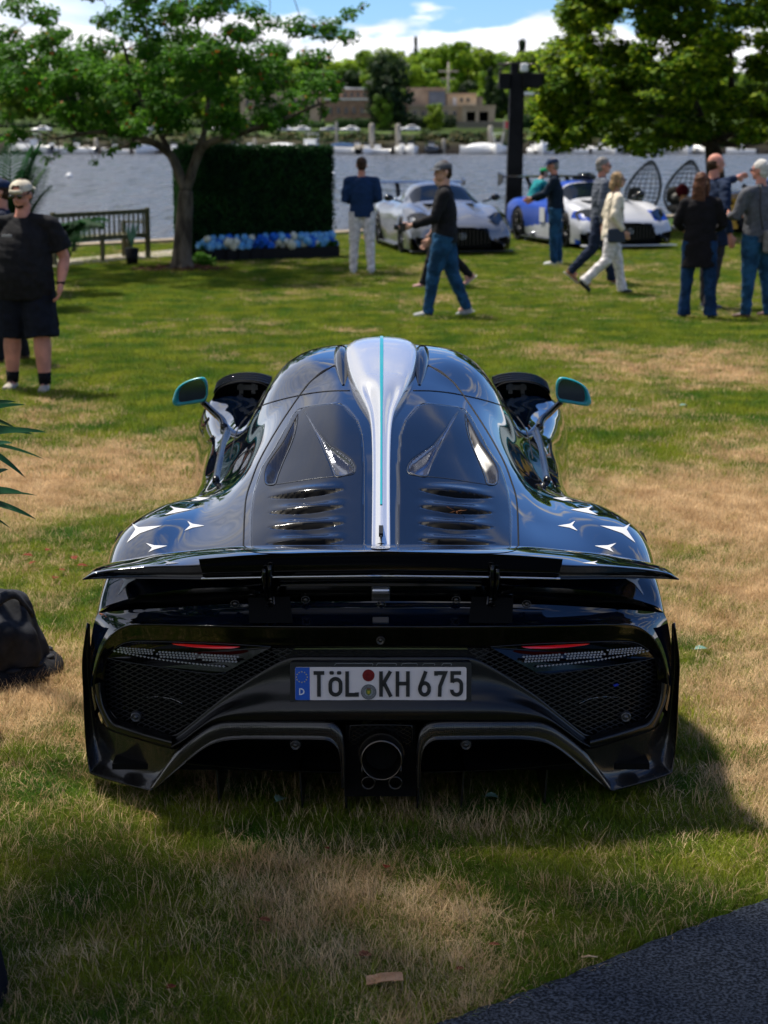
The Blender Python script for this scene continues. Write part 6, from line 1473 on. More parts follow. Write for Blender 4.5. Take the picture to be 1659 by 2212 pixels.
# return panel at its left end
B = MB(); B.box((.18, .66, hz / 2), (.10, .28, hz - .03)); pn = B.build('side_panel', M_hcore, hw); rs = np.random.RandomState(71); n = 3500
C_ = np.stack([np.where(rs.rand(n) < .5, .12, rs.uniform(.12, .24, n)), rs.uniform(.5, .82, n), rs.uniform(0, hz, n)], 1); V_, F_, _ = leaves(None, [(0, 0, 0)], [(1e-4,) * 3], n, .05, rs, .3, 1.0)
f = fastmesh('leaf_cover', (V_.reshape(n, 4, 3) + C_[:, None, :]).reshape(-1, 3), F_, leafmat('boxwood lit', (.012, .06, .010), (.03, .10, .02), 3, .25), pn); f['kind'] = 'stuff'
pl_ = thing('flower_planter', 'long black planter box filled with blue and white hydrangea heads', 'planter', tuple(hA), hrz)
M_pb = mat('black planter', (.005, .005, .006), .5)
B = MB(); 
for i in range(12):
    t = (i + .5) / 12; B.box((t * (hL + .02), -.02 - .13 * math.sin(PI * t), .11), ((hL + .05) / 12 + .004, .30, .22))
B.build('planter_box', M_pb, pl_)
def petalball(name, c1, c2):
    rs = np.random.RandomState(3); n = 90; V_, F_ = [], []
    B = MB(); B.ball((0, 0, 0), .062, 10)
    for i in range(n):
        d = rs.normal(size=3); d /= np.linalg.norm(d); u = np.cross(d, (0, 0, 1.)); u /= np.linalg.norm(u) + 1e-9; v = np.cross(d, u); c = d * (.068 + .01 * rs.rand()); s = .017
        a = rs.rand() * 3; u2 = u * math.cos(a) + v * math.sin(a); v2 = np.cross(d, u2)
        B.add([c - u2 * s, c - v2 * s, c + u2 * s, c + v2 * s], [(0, 1, 2, 3)])
    o = B.build(name, nmat(name + ' petals', c1, c2, 14, .7)); me = o.data; bpy.data.objects.remove(o); return me
fl = [petalball('royal blue', (.01, .10, .60), (.04, .22, .80)), petalball('sky blue', (.12, .42, .80), (.30, .60, .90)), petalball('cream white', (.70, .68, .52), (.85, .84, .74))]
nmf = ['royal blue hydrangea head', 'sky blue hydrangea head', 'cream white hydrangea head']
rf = np.random.RandomState(14)
for i in range(58):
    t = (i + .5) / 58; k = [0, 1, 2, 1, 0, 1, 2][rf.randint(7)]; o = bpy.data.objects.new('flower_head', fl[k]); COL.objects.link(o); o.parent = pl_; o['label'] = nmf[k]
    s = .85 + .45 * rf.rand(); o.scale = (s, s, s * .9); o.location = (t * hL + .02, -.05 - .13 * math.sin(PI * t) + rf.uniform(-.10, .08), .24 + .02 + (i % 3) * .065 + .02 * rf.rand()); o.rotation_euler = (rf.rand() * 3, rf.rand() * 3, rf.rand() * 3)
rs = np.random.RandomState(9); C_ = [(hL * (k + .5) / 24, -.1, .25) for k in range(24)]; V_, F_, _ = leaves(None, C_, [(.09, .10, .09)] * 24, 900, .07, rs, .6)
f = fastmesh('foliage', V_, F_, ML2, pl_); f['kind'] = 'stuff'
# bench seen from behind
M_wood = nmat('mossy weathered wood', (.07, .068, .035), (.14, .13, .075), 12, .85, stretch=(1, 1, .2), bump=.3)
bA = G(118, 576); bB = G(320, 558); bd = bB - bA; bL = np.linalg.norm(bd); bd /= bL; brz = math.atan2(bd[1], bd[0])
bn = thing('park_bench', 'slatted wooden park bench facing the water left of the forked tree', 'bench', tuple(bA), brz)
bh = .84
def bx1(nm, c, d, **k): B = MB(); B.box(c, d, **k); return B.build(nm, M_wood, bn, bevel=.006)
for x in (0, bL): bx1('rear_leg', (x, 0, bh / 2 + .03), (.075, .07, bh + .06)); bx1('front_leg', (x + (.02 if x == 0 else -.02), .52, .31), (.07, .07, .62)); bx1('armrest', (x, .27, .64), (.08, .60, .035)); bx1('side_rail', (x, .26, .40), (.05, .5, .07))
bx1('rear_leg', (bL * .5, 0, .25), (.06, .06, .46)); bx1('brace', (bL * .22, .03, .30), (.05, .05, .16)); bx1('brace', (bL * .8, .03, .30), (.05, .05, .16))
bx1('top_rail', (bL / 2, 0, bh), (bL, .05, .075)); bx1('lower_rail', (bL / 2, 0, .42), (bL, .05, .075)); 
for k in range(18): bx1('back_slat', ((k + .9) * bL / 18.8, 0, .63), (.040, .022, .38))
for k in range(5): bx1('seat_slat', (bL / 2, .06 + k * .105, .435), (bL, .085, .025))
# black tower with speaker boxes
Yp = 42.5; pb = U(1108, 478, Yp); pb[2] = 0; M_blk = nmat('black fabric sleeve', (.004, .004, .005), (.010, .010, .012), 3, .6)
tw = thing('light_tower', 'tall black square tower with two black boxes and a white device on top', 'tower', tuple(pb))
zt = U(1112, 158, Yp)[2]
B = MB(); w0, w1 = .19, .155; V_ = [(-w0, -w0, 0), (w0, -w0, 0), (w0, w0, 0), (-w0, w0, 0), (.05 - w1, -w1, zt), (.05 + w1, -w1, zt), (.05 + w1, w1, zt), (.05 - w1, w1, zt)]
B.add(V_, [(0, 1, 5, 4), (1, 2, 6, 5), (2, 3, 7, 6), (3, 0, 4, 7), (4, 5, 6, 7)]); B.build('column', M_blk, tw, bevel=.02)
B = MB(); B.box((0, 0, .02), (.8, .8, .04)); B.build('base_plate', M_dkmetal, tw, bevel=.01)
def tp(x, y): q = U(x, y, Yp - .1) - pb; return q
a, c = tp(1077, 192), tp(1102, 158); B = MB(); B.box(((a[0] + c[0]) / 2, -.1, (a[2] + c[2]) / 2), (c[0] - a[0], .34, c[2] - a[2])); B.build('speaker_box', M_blk, tw, bevel=.02)
a, c = tp(1128, 190), tp(1175, 158); B = MB(); B.box(((a[0] + c[0]) / 2, -.1, (a[2] + c[2]) / 2), (c[0] - a[0], .34, c[2] - a[2]), ry=.04); B.build('speaker_box', M_blk, tw, bevel=.03)
for pts_ in (((1080, 160), (1084, 146), (1100, 138), (1112, 137)), ((1138, 160), (1142, 143), (1154, 138), (1164, 146), (1167, 160))):
    B = MB(); B.tube(catmull(np.array([tp(*q) for q in pts_]), 5, 0), .024, 8); B.build('yoke', M_dkmetal, tw)
B = MB(); a, c = tp(1076, 139), tp(1140, 135); B.tube([a, c], .025, 8); B.build('crossbar', M_dkmetal, tw)
a, c = tp(1123, 156), tp(1141, 137); B = MB(); B.box(((a[0] + c[0]) / 2, -.2, (a[2] + c[2]) / 2), (c[0] - a[0], .14, c[2] - a[2])); B.build('white_device', M_gel, tw, bevel=.04)
B = MB(); q = tp(1112, 148); B.box((q[0], 0, q[2]), (.16, .2, .3)); B.build('top_bracket', M_blk, tw)
# wire egg chairs
M_wire = mat('dark wire', (.020, .026, .026), .4, metal=.3); M_cush = nmat('grey cushion', (.07, .07, .065), (.13, .125, .115), 6, .9)
def egg(px0, px1, y0, y1, Y, label, flip):
    c = U((px0 + px1) / 2, y1, Y); t = U((px0 + px1) / 2, y0, Y); H = t[2] - c[2]; W = (px1 - px0) * Y / FPX; base = c.copy(); base[2] = 0
    root = thing('egg_chair', label, 'chair', tuple(base), group='wire egg chairs by the water')
    z0 = c[2]
    def pt(u, v):  # u around -1..1 (half shell), v 0..1 bottom to top
        r = (math.sin(PI * v ** .80) ** .75 if 0 < v < 1 else 0) ; r = min(1, r * 1.02); a = u * PI * .5
        lean = .30 * W * (v ** 1.6) * flip
        return np.array((W * .50 * r * math.sin(a) * 1.0 + lean - .10 * W * flip, .45 * W * r * math.cos(a), z0 + H * v))
    B = MB()
    for k in range(10):
        u = -1 + 2 * k / 9; B.tube([pt(u, v) for v in np.linspace(.01, .99, 22)], .013 if 0 < k < 9 else .026, 5, cap=False)
    for k in range(1, 12):
        v = k / 12; B.tube([pt(u, v) for u in np.linspace(-1, 1, 13)], .013, 5, cap=False)
    f = B.build('wire_shell', M_wire, root)
    B = MB(); B.ball((-.05 * W * flip, .10, z0 + H * .13), (W * .40, .30, H * .10), 16); B.build('seat_cushion', M_cush, root)
    B = MB(); B.ball((-.22 * W, .16, z0 + H * .36), (W * .24, .12, H * .17), 14); B.build('back_cushion', M_cush, root)
    B = MB(); B.ball((-.18 * W, -.02, z0 + H * .34), (W * .16, .07, H * .07), 12); B.build('printed_pillow', nmat('pillow print', (.10, .10, .09), (.55, .53, .5), 7, .9), root)
    B = MB(); B.lathe([(.30, 0), (.30, .03), (.05, .05), (.04, z0 + .05), (.0001, z0 + .05)], (0, .1, 0), 20); B.build('pedestal', M_dkmetal, root)
    return root
egg(1352, 1426, 346, 468, 45.5, 'left wire egg chair with grey cushions above the race car nose', 1)
e2 = egg(1437, 1512, 345, 466, 45.0, 'right wire egg chair partly hidden by the man in the navy suit', 1)
p = U(1474, 412, 44.6); B = MB(); B.ball((0, 0, 0), (.16, .10, .17), 14); o = B.build('red_pillow', mat('dark red cloth', (.09, .008, .012), .9)); o.location = p; tag(o, 'dark red pillow resting in the right egg chair', 'pillow')
p = U(1478, 432, 44.5); B = MB(); B.ball((0, 0, 0), (.11, .09, .13), 14); o = B.build('tan_pillow', mat('tan cloth', (.35, .18, .07), .9)); o.location = p; tag(o, 'small tan cushion under the dark red pillow in the egg chair', 'pillow')
# white stone/bollard pair below the right egg chair
for x, lab in ((1460, 'left of two white posts below the right egg chair'), (1476, 'right of two white posts below the right egg chair')):
    g = G(x, 481 + 0, 0); g = U(x, 480, 44.0); g[2] = 0; B = MB(); B.lathe([(.06, 0), (.07, .1), (.06, .32), (.03, .40), (.0001, .41)], n=14); o = B.build('post', M_gel); o.location = g; tag(o, lab, 'post', 'white posts by the egg chair')
# ================================================================== PALMS AND SHRUBS
M_palm = leafmat('palm leaf', (.006, .042, .020), (.018, .085, .035), 8, .25, rough=.35)
def blade(B, base, d, ln, wd, droop, m=0, n=9, fold=.35, roll=0.0):
    d = np.array(d, float); d /= np.linalg.norm(d); u = np.cross(d, (0, 0, 1.)); u /= np.linalg.norm(u) + 1e-9; V_ = []; u = u * math.cos(roll) + np.cross(d, u) * math.sin(roll)
    for k in range(n + 1):
        t = k / n; p = base + d * ln * t + np.array((0, 0, -droop * ln * t * t)); w_ = wd * .5 * (math.sin(PI * min(1, .12 + .88 * t)) ** .6) * (1 - .35 * t)
        if k == n: w_ = .0005
        V_ += [p + u * w_ + np.array((0, 0, fold * w_)), p, p - u * w_ + np.array((0, 0, fold * w_))]
    B.add(V_, gridfaces(n + 1, 3), m, True)
pr = U(-215, 1010, 6.35); root = thing('palm_plant', 'potted palm whose long narrow leaves reach in from the left edge', 'plant', (pr[0], pr[1], 0))
tips = [((-30, 905), (42, 932)), ((-60, 930), (70, 938)), ((-80, 950), (107, 932)), ((-60, 958), (92, 992)), ((-40, 965), (44, 1026)), ((-50, 975), (30, 955)), ((-70, 900), (62, 872)), ((-90, 940), (12, 1002)),
        ((-60, 1070), (54, 1064)), ((-60, 1075), (84, 1070)), ((-50, 1080), (70, 1120)), ((-60, 1085), (30, 1100)), ((-60, 1100), (18, 1140)), ((-70, 890), (38, 866)), ((-40, 1045), (22, 1010))]
for i, (a, b) in enumerate(tips):
    dY = .0 + .10 * math.sin(i * 2.1); A3 = U(a[0], a[1], 6.35 + dY) ; B3 = U(b[0], b[1], 6.3 + dY * 1.8); d = B3 - A3; ln = np.linalg.norm(d); B = MB()
    st = A3 - np.array((pr[0], pr[1], 0)); dr_ = .18; blade(B, st, d + np.array((0, 0, dr_ * ln)), ln * 1.01, .030, dr_, roll=(.9 if i % 3 else -.8) + .2 * math.sin(i)); B.build('leaf', M_palm, root)
for k, zz in enumerate((.72, .98, 1.12)):
    B = MB(); e = U(-60, [1085, 960, 900][k], 6.35) - np.array((pr[0], pr[1], 0)); B.tube(catmull(np.array([(0, 0, .3), (.02, 0, zz * .8), tuple(e)]), 5, 0), .008, 6); B.build('stem', M_palm, root)
for i in range(16):
    a = PI / 2 + (i / 16) * PI * 1.1 + .2; B = MB(); blade(B, np.array((0, 0, .85)), (math.cos(a), math.sin(a), .6 + .3 * math.sin(i * 3)), .5 + .15 * math.sin(i), .03, .5); B.build('leaf', M_palm, root)
B = MB(); B.lathe([(.0001, 0), (.17, 0), (.21, .36), (.22, .36), (.20, .33), (.0001, .32)], n=28); B.build('pot', M_pb, root)
B = MB(); B.tube([(0, 0, .3), (0, 0, .9)], .014, 7); B.build('stem', M_palm, root)
# palms behind the left man
M_palm2 = leafmat('palm leaf far', (.006, .034, .010), (.018, .07, .02), 4, .3, rough=.7)
def palm(x, y, Y, h, n, ln, label, seed, up=.9):
    g = U(x, y, Y); g[2] = 0; rs = np.random.RandomState(seed); root = thing('palm_shrub', label, 'plant', tuple(g))
    for i in range(n):
        a = rs.rand() * 2 * PI; el = up * (.5 + .7 * rs.rand()); d = np.array((math.cos(a), math.sin(a), el * 2.2)); d /= np.linalg.norm(d); L_ = ln * (.7 + .5 * rs.rand()); B = MB(); pts_ = [np.array((0, 0, h * .55)) + d * L_ * t + np.array((0, 0, -(.5 - .14 * up) * L_ * t ** 2.4)) for t in np.linspace(0, 1, 9)]
        B.tube(pts_, list(np.linspace(.014, .004, 9)), 4, cap=False)
        for k in range(1, 27):
            t = .12 + .86 * k / 26; q = min(7.99, t * 8); j = int(q); p = pts_[j] + (pts_[j + 1] - pts_[j]) * (q - j); tg = pts_[j + 1] - pts_[j]; tg /= np.linalg.norm(tg); sd_ = np.cross(tg, (0, 0, 1.)); sd_ /= np.linalg.norm(sd_) + 1e-9
            for s in (-1, 1): blade(B, p, sd_ * s + tg * .75 + np.array((0, 0, .1)), .34 * L_ / ln * math.sin(PI * min(.95, .15 + t * .8)) + .04, .034, .35, n=3, roll=.5 * s)
        o = B.build('frond', M_palm2, root)
    return root
palm(18, 560, 23.5, 1.0, 34, 1.7, 'dense dark palm shrub rising behind the two men at the left edge', 4, 2.0)
palm(92, 570, 25.5, .9, 16, 1.15, 'lower palm with arching fronds over the bench left end', 5, .8)
palm(150, 560, 27.5, .7, 5, 1.2, 'sparse palm with fronds drooping across the bench', 8, .6)
g = U(285, 545, 31.5); g[2] = .0; root = thing('succulent', 'spiky pale green plant standing before the right half of the bench', 'plant', tuple(g)); 
for i in range(9):
    a = i * .7; B = MB(); blade(B, np.array((0, 0, .30)), (math.cos(a) * .35, math.sin(a) * .3, 1), .42 + .05 * (i % 3), .055, .05, n=4); B.build('leaf', leafmat('agave leaf', (.05, .14, .09), (.10, .22, .15), 8, .2), root)
B = MB(); B.lathe([(.0001, 0), (.09, 0), (.12, .3), (.0001, .3)], n=16); B.build('pot', M_pb, root)
g = G(395, 592); root = thing('small_shrub', 'low dark leafy shrub between the forked trunk and the planter', 'shrub', (U(432, 560, 30.6)[0], 30.9, 0)); rs = np.random.RandomState(44); V_, F_, _ = leaves(None, [(0, 0, .14), (.1, .05, .10), (-.1, 0, .1)], [(.14, .12, .13)] * 3, 420, .06, rs, .5); f = fastmesh('foliage', V_, F_, ML1, root); f['kind'] = 'stuff'
# ================================================================== BLACK WEIGHT BAG ON RUBBER BASE (left) and dark cloth bag (near corner)
M_fab = nmat('black nylon', (.014, .015, .018), (.032, .034, .040), 12, .72, bump=.5, bscale=40, dist=.004)
wc = U(-40, 1400, 7.15); wc[2] = 0
root = thing('weight_base', 'round black rubber stand base on the grass at the left edge', 'stand base', tuple(wc))
B = MB(); Rb = U(135, 1400, 7.15)[0] - wc[0]
B.lathe([(Rb * .97, 0), (Rb, .015), (Rb * .99, .035), (Rb * .90, .062), (Rb * .72, .085), (Rb * .5, .095), (.0001, .10)], n=48); o = B.build('rubber_disc', M_rubber, root)
for k in range(14):
    a = 2 * PI * k / 14; B = MB(); B.ball((Rb * .83 * math.cos(a), Rb * .83 * math.sin(a), .070), (.034, .022, .010), 10, rot=Matrix.Rotation(a + PI / 2, 3, 'Z')); B.build('rib_knob', M_fab, root)
B = MB(); B.tube([(0, 0, .08), (0, 0, 2.6)], .028, 14); B.build('pole', M_dkmetal, root)
def cloth_lump(name, label, cat, loc, rad, h, seed, m, squash=(1, 1), lumps=5):
    rs = np.random.RandomState(seed); V_ = []; nu, nv = 64, 30
    for i in range(nv + 1):
        v = i / nv
        for j in range(nu):
            a = 2 * PI * j / nu; r = rad * (math.cos(v * PI / 2) ** .72) * (1 + .07 * math.sin(lumps * a + 4 * v + seed) + .04 * math.sin(9 * a - 7 * v)); z = h * math.sin(v * PI / 2) ** .9
            p = Vector((r * math.cos(a) * squash[0], r * math.sin(a) * squash[1], z)); q = noise.noise(p * 7 + Vector((seed, 0, 0))) + .22 * (abs(noise.noise(p * 11)) * 2 - .5); w2 = abs(noise.noise(Vector((a * 2.2, v * 1.4, seed)))) ; p *= 1 + .10 * q - .10 * max(0, .25 - w2); V_.append(tuple(p))
    F_ = [(i * nu + j, i * nu + (j + 1) % nu, (i + 1) * nu + (j + 1) % nu, (i + 1) * nu + j) for i in range(nv) for j in range(nu)]
    o = mesh(name, V_, F_, m); o.location = loc; tag(o, label, cat); return o
bg_ = cloth_lump('sand_bag', 'slumped black nylon sandbag lying on the round rubber base', 'sandbag', (wc[0] - .02, wc[1] - .02, .075), .28, .27, 3, M_fab, (1.0, .9), 3)
B = MB(); B.tube(catmull(np.array([(.0, -.235, .12), (.10, -.20, .24), (.17, -.06, .27), (.22, .06, .16)]), 6, 0), .008, 6, flat=2.5); o = B.build('bag_strap', M_fab); o.parent = bg_
p = G(-18, 2120); cloth_lump('black_bag', 'near black soft bag in the bottom left corner', 'bag', (U(-105, 2110, 4.45)[0], 4.25, -.02), .17, .34, 8, mat('very dark cloth', (.003, .0035, .007), .85), (1.0, 1.6), 4)
# ================================================================== PEOPLE
def blobmesh(name, B, mats, parent, voxel=.012, smooth=3, wrinkle=0, wscale=9, seed=0):
    V_ = np.concatenate(B.V); me = bpy.data.meshes.new('t'); me.from_pydata([tuple(v) for v in V_], [], B.F); o = bpy.data.objects.new('t', me); COL.objects.link(o)
    r = o.modifiers.new('r', 'REMESH'); r.mode = 'VOXEL'; r.voxel_size = voxel; r.use_smooth_shade = True
    if smooth: s_ = o.modifiers.new('s', 'SMOOTH'); s_.iterations = smooth; s_.factor = .5
    dg = bpy.context.evaluated_depsgraph_get(); ev = o.evaluated_get(dg); m2 = bpy.data.meshes.new_from_object(ev); bpy.data.objects.remove(o)
    m2.name = name
    if wrinkle:
        n = len(m2.vertices); co = np.empty(n * 3); m2.vertices.foreach_get('co', co); co = co.reshape(-1, 3); no = np.empty(n * 3); m2.vertices.foreach_get('normal', no); no = no.reshape(-1, 3)
        d = (vnoise(co[:, 0] * 1.0 + co[:, 1] * 1.0 + 5, co[:, 2] * 1.9 + co[:, 1] * .6 + 3, 1 / wscale, 3, seed) - .5) + .6 * (np.abs(vnoise(co[:, 1] + co[:, 0] * .3 + 9, co[:, 2] * 2.4 - co[:, 0] * 1.4 + 9, 1.6 / wscale, 2, seed + 3) - .5) * 2 - .4)
        co += no * (d * wrinkle)[:, None]; m2.vertices.foreach_set('co', co.ravel())
    m2.materials.clear()
    for m in (mats if isinstance(mats, list) else [mats]): m2.materials.append(m)
    m2.polygons.foreach_set('use_smooth', [True] * len(m2.polygons)); m2.update()
    o = bpy.data.objects.new(name, m2); COL.objects.link(o); o.parent = parent; return o
def skinmat(n, c): return nmat(n, tuple(v * .82 for v in c), tuple(v * 1.08 for v in c), 9, .55)
SK = skinmat('skin', (.56, .31, .22)); SKR = skinmat('skin ruddy', (.58, .26, .19))
CL = lambda n, c, r=.85: nmat(n, tuple(v * .8 for v in c), tuple(v * 1.15 for v in c), 22, r, bump=.15, bscale=160, dist=.002)
def denim(n, c): return nmat(n, tuple(v * .6 for v in c), tuple(v * 1.35 for v in c), 7, .9, bump=.2, bscale=200, dist=.002)
JEAN = denim('blue denim', (.014, .058, .125)); JEAN2 = denim('dark denim', (.008, .030, .080))
def person(label, loc, yaw, H, legs, arms, top, pants, shoes, skin=SK, hair=None, hairlen=0, cap=None, capback=False, glasses=False, girth=1.12, belly=0, sleeve='long', shorts=False, jacket=0.0, lean=0.0, headyaw=0.0, bald=False, voxel=.011, flare=0, female=False, turtle=False, headpitch=0.0, beard=False):
    """legs: two of (swing forward deg, knee bend deg, outward deg); arms: two of (elbow xyz, wrist xyz) relative to shoulder in units of H"""
    root = thing('person', label, 'person', tuple(loc), yaw); k = H; g = girth
    # pelvis height from the planted leg
    hipz = .525 * k; kn_, an_ = .245 * k, .245 * k
    J = []
    for (sw, kb, ow), s in zip(legs, (-1, 1)):
        hp_ = np.array((s * .052 * k * (1.0 if female else .95) * (1 + .4 * (g - 1)), 0, 0)); a = R(sw); th_d = np.array((s * math.sin(R(ow)), math.sin(a), -math.cos(a) * math.cos(R(ow)))); kn = hp_ + th_d * kn_; a2 = R(sw - kb); sh = np.array((s * math.sin(R(ow)) * .6, math.sin(a2), -math.cos(a2))); ankle = kn + sh * an_; J.append([hp_, kn, ankle, a2])
    low = min(j[2][2] for j in J); hz_ = .042 * k - low
    for j in J: j[0] = j[0] + (0, 0, hz_); j[1] = j[1] + (0, 0, hz_); j[2] = j[2] + (0, 0, hz_)
    hz0 = hz_
    ln = math.sin(R(lean))
    def T(x, y, z): return np.array((x * k, y * k + ln * z * k, hz0 + z * k))   # z measured from hips
    shw = (.118 if not female else .102) * (1 + .35 * (g - 1))
    SH = [T(-shw, 0, .270), T(shw, 0, .270)]
    neck = T(0, .0, .312); head = T(0, .012, .402)
    arm = []
    for (e, w_), s, shp in zip(arms, (-1, 1), SH): arm.append([shp, shp + np.array(e) * k, shp + np.array(w_) * k])
    Rh = np.array(Matrix.Rotation(R(headyaw), 3, 'Z') @ Matrix.Rotation(R(headpitch), 3, 'X'))
    hd = lambda x, y, z: head + Rh @ (np.array((x, y, z)) * k)
    # ---- body
    B = MB(); up = (1, 0, 0)
    B.tube([T(0, 0, -.05), T(0, 0, .0), T(0, .0, .08), T(0, 0, .17), T(0, .0, .25), T(0, 0, .30)], [(.075 * k * g, .05 * k), (.080 * k * g, .052 * k * g), (.068 * k * g, .046 * k * g), (.076 * k * g, .050 * k * g), (.088 * k * (1 + .3 * (g - 1)), .046 * k), (.046 * k, .036 * k)], 16, up=up)
    B.tube([T(0, -.004, .27), neck, hd(0, -.012, -.045)], [.045 * k, .032 * k * (1 + .3 * (g - 1)), .031 * k * (1 + .3 * (g - 1))], 12)
    B.ball(hd(0, -.006, .012), (.0445 * k, .054 * k, .052 * k), 18, rot=Rh); B.ball(hd(0, .010, -.026), (.034 * k * (1 + .25 * (g - 1)), .038 * k, .034 * k), 16, rot=Rh); B.ball(hd(0, .036, -.046), (.016 * k, .012 * k, .011 * k), 10, rot=Rh)
    B.tube([hd(0, .047, .004), hd(0, .056, -.010), hd(0, .061, -.017)], [.005 * k, .008 * k, .0095 * k], 8); B.ball(hd(0, .050, -.019), (.011 * k, .006 * k, .005 * k), 8, rot=Rh)
    B.ball(hd(0, .0455, -.0335), (.013 * k, .006 * k, .0042 * k), 8, rot=Rh); B.ball(hd(0, .044, .016), (.030 * k, .008 * k, .006 * k), 10, rot=Rh)
    for s in (-1, 1): B.ball(hd(s * .0455, -.008, -.006), (.006 * k, .011 * k, .018 * k), 10, rot=Rh)
    for i, (s, (sp, ep, wp)) in enumerate(zip((-1, 1), arm)):
        B.ball(sp, .028 * k, 10); B.tube([sp, sp * .5 + ep * .5, ep, ep * .6 + wp * .4, wp], [.026 * k * g ** .5, .026 * k * g ** .6 * (1.0 if sleeve != 'long' else .85), .024 * k * g ** .5 * (1.0 if sleeve != 'long' else .82), .024 * k * g ** .5 * (1.0 if sleeve != 'long' else .82), .0165 * k], 10)
        d = wp - ep; d /= np.linalg.norm(d); inn_ = np.array((-s, .25, 0.)); inn_ -= d * np.dot(inn_, d); inn_ /= np.linalg.norm(inn_); fwd = np.cross(d, inn_) * s
        if fwd[1] < 0: fwd = -fwd
        pc_ = wp + d * .030 * k; Mx = np.stack([inn_, fwd, d], 1); B.ball(pc_, (.0095 * k, .021 * k, .029 * k), 12, rot=Mx); B.tube([wp - d * .01 * k, pc_], [.015 * k, .016 * k], 8)
        for q, (off, ln_) in enumerate(((-.0165, .030), (-.0055, .038), (.0055, .040), (.0165, .035))):
            b_ = pc_ + d * .022 * k + fwd * off * k; m_ = b_ + d * ln_ * .55 * k + inn_ * .008 * k; t_ = m_ + d * ln_ * .35 * k + inn_ * .016 * k; B.tube([b_ - d * .012 * k, b_, m_, t_], [.0052 * k, .0055 * k, .0050 * k, .0040 * k], 7)
        tb = wp + d * .016 * k + fwd * .014 * k; B.tube([tb, tb + d * .020 * k + fwd * .016 * k, tb + d * .038 * k + fwd * .018 * k + inn_ * .008 * k], [.0075 * k, .0068 * k, .0045 * k], 7)
    lf = 1.0 if shorts else .82
    for s, (hpj, kn, an, a2) in zip((-1, 1), J):
        B.tube([hpj + (0, 0, .01 * k), hpj * .5 + kn * .5, kn, kn * .7 + an * .3, an], [.052 * k * g * .86, .045 * k * g ** .8 * lf, .033 * k * g ** .6 * lf, .036 * k * g ** .6 * lf, .021 * k * g ** .5 * lf], 12); B.tube([an, an + np.array((0, .05 * k, -.028 * k))], [.022 * k, .018 * k], 8)
    body_ = blobmesh('body', B, skin, root, voxel, 2)
    # ---- shirt / jacket
    B = MB(); c = .0085 * k + (.004 * k if jacket else 0); J_ = jacket
    if belly: B.tube([T(0, .006, -.075), T(0, .010, -.05), T(0, .014, .0), T(0, .018, .05), T(0, .016, .10), T(0, .010, .16), T(0, .004, .215), T(0, -.003, .265), T(0, -.003, .300)],
           [(.095 * k * g + c, .068 * k * g + c), (.097 * k * g + c, .074 * k * g + c), (.099 * k * g + c, .080 * k * g + c), (.098 * k * g + c, .082 * k * g + c), (.095 * k * g + c, .077 * k * g + c), (.090 * k * g + c, .068 * k * g + c), (.088 * k * g + c, .055 * k * g + c), (.068 * k * g, .042 * k * g), (.045 * k, .038 * k)], 22, up=up)
    else: B.tube([T(0, -.002, -.045 - J_), T(0, -.002, -.02 - J_ * .5), T(0, -.002, .01), T(0, 0, .08), T(0, 0, .17), T(0, .0, .235), T(0, -.003, .275), T(0, -.003, .305)],
           [(.089 * k * g + c + .012 * k * (J_ > 0), .063 * k * g + c), (.090 * k * g + c + .006 * k * (J_ > 0), .064 * k * g + c), (.092 * k * g + c, .063 * k * g + c), (.084 * k * g + c, .058 * k * g + c), (.090 * k * g + c, .060 * k * g + c), (.106 * k * (1 + .3 * (g - 1)) + c * .6, .057 * k + c), (.078 * k * (1 + .3 * (g - 1)), .045 * k + c), (.045 * k, .038 * k)], 20, up=up)
    if female and not jacket: B.ball(T(0, .03, .20), (.07 * k, .045 * k, .04 * k), 12)
    for s, (sp, ep, wp) in zip((-1, 1), arm):
        B.tube([T(s * .028, 0, .292), T(s * .065, 0, .276), sp + np.array((0, 0, -.004 * k))], [.028 * k, .034 * k, .038 * k], 12); B.ball(sp + np.array((0, 0, -.006 * k)), (.037 * k * g ** .3, .042 * k, .038 * k), 14)
        if sleeve == 'long': cuff = wp - (wp - ep) * .04; B.tube([sp, sp * .5 + ep * .5, ep, ep * .5 + cuff * .5, cuff], [.036 * k * g ** .4, .038 * k * g ** .4, .035 * k, .031 * k, .027 * k], 12)
        else: e2 = sp * .22 + ep * .78; B.tube([sp, sp * .5 + e2 * .5, e2], [.038 * k, .042 * k * g ** .6, .046 * k * g ** .6], 12)
    if turtle: B.tube([T(0, 0, .295), T(0, .0, .325)], [.042 * k, .036 * k], 12)
    blobmesh('jacket' if J_ or turtle else 'shirt', B, top, root, voxel * 1.05, 3, .020 * k / 1.75, 8, seed=int(H * 100))
    # ---- trousers
    B = MB(); c2 = .0085 * k
    B.tube([T(0, -.002, .035), T(0, -.003, .0), T(0, -.004, -.05)], [(.076 * k * g, .050 * k * g), (.088 * k * g, .061 * k * g), (.080 * k * g, .060 * k * g)], 18, up=up)
    for s, (hpj, kn, an, a2) in zip((-1, 1), J):
        if shorts:
            e_ = kn + (kn - hpj) * .10; B.tube([hpj + (0, 0, .005 * k), hpj * .5 + kn * .5, e_], [.055 * k * g + c2, .050 * k * g + c2 * 1.6, .050 * k * g + c2 * 1.8], 14); B.ball(hpj * .35 + kn * .65 + np.array((s * .045 * k * g, 0, 0)), (.016 * k, .035 * k, .04 * k), 10)
        else:
            e_ = an + (an - kn) * .06 + np.array((0, 0, -.002)); w_ = .0335 * k * (1 + flare); B.tube([hpj + (0, 0, .005 * k), hpj * .5 + kn * .5, kn, kn * .5 + e_ * .5, e_], [.053 * k * g + c2, .045 * k * g ** .8 + c2, .036 * k * g ** .5 + c2, .033 * k + c2 * .8, w_], 14)
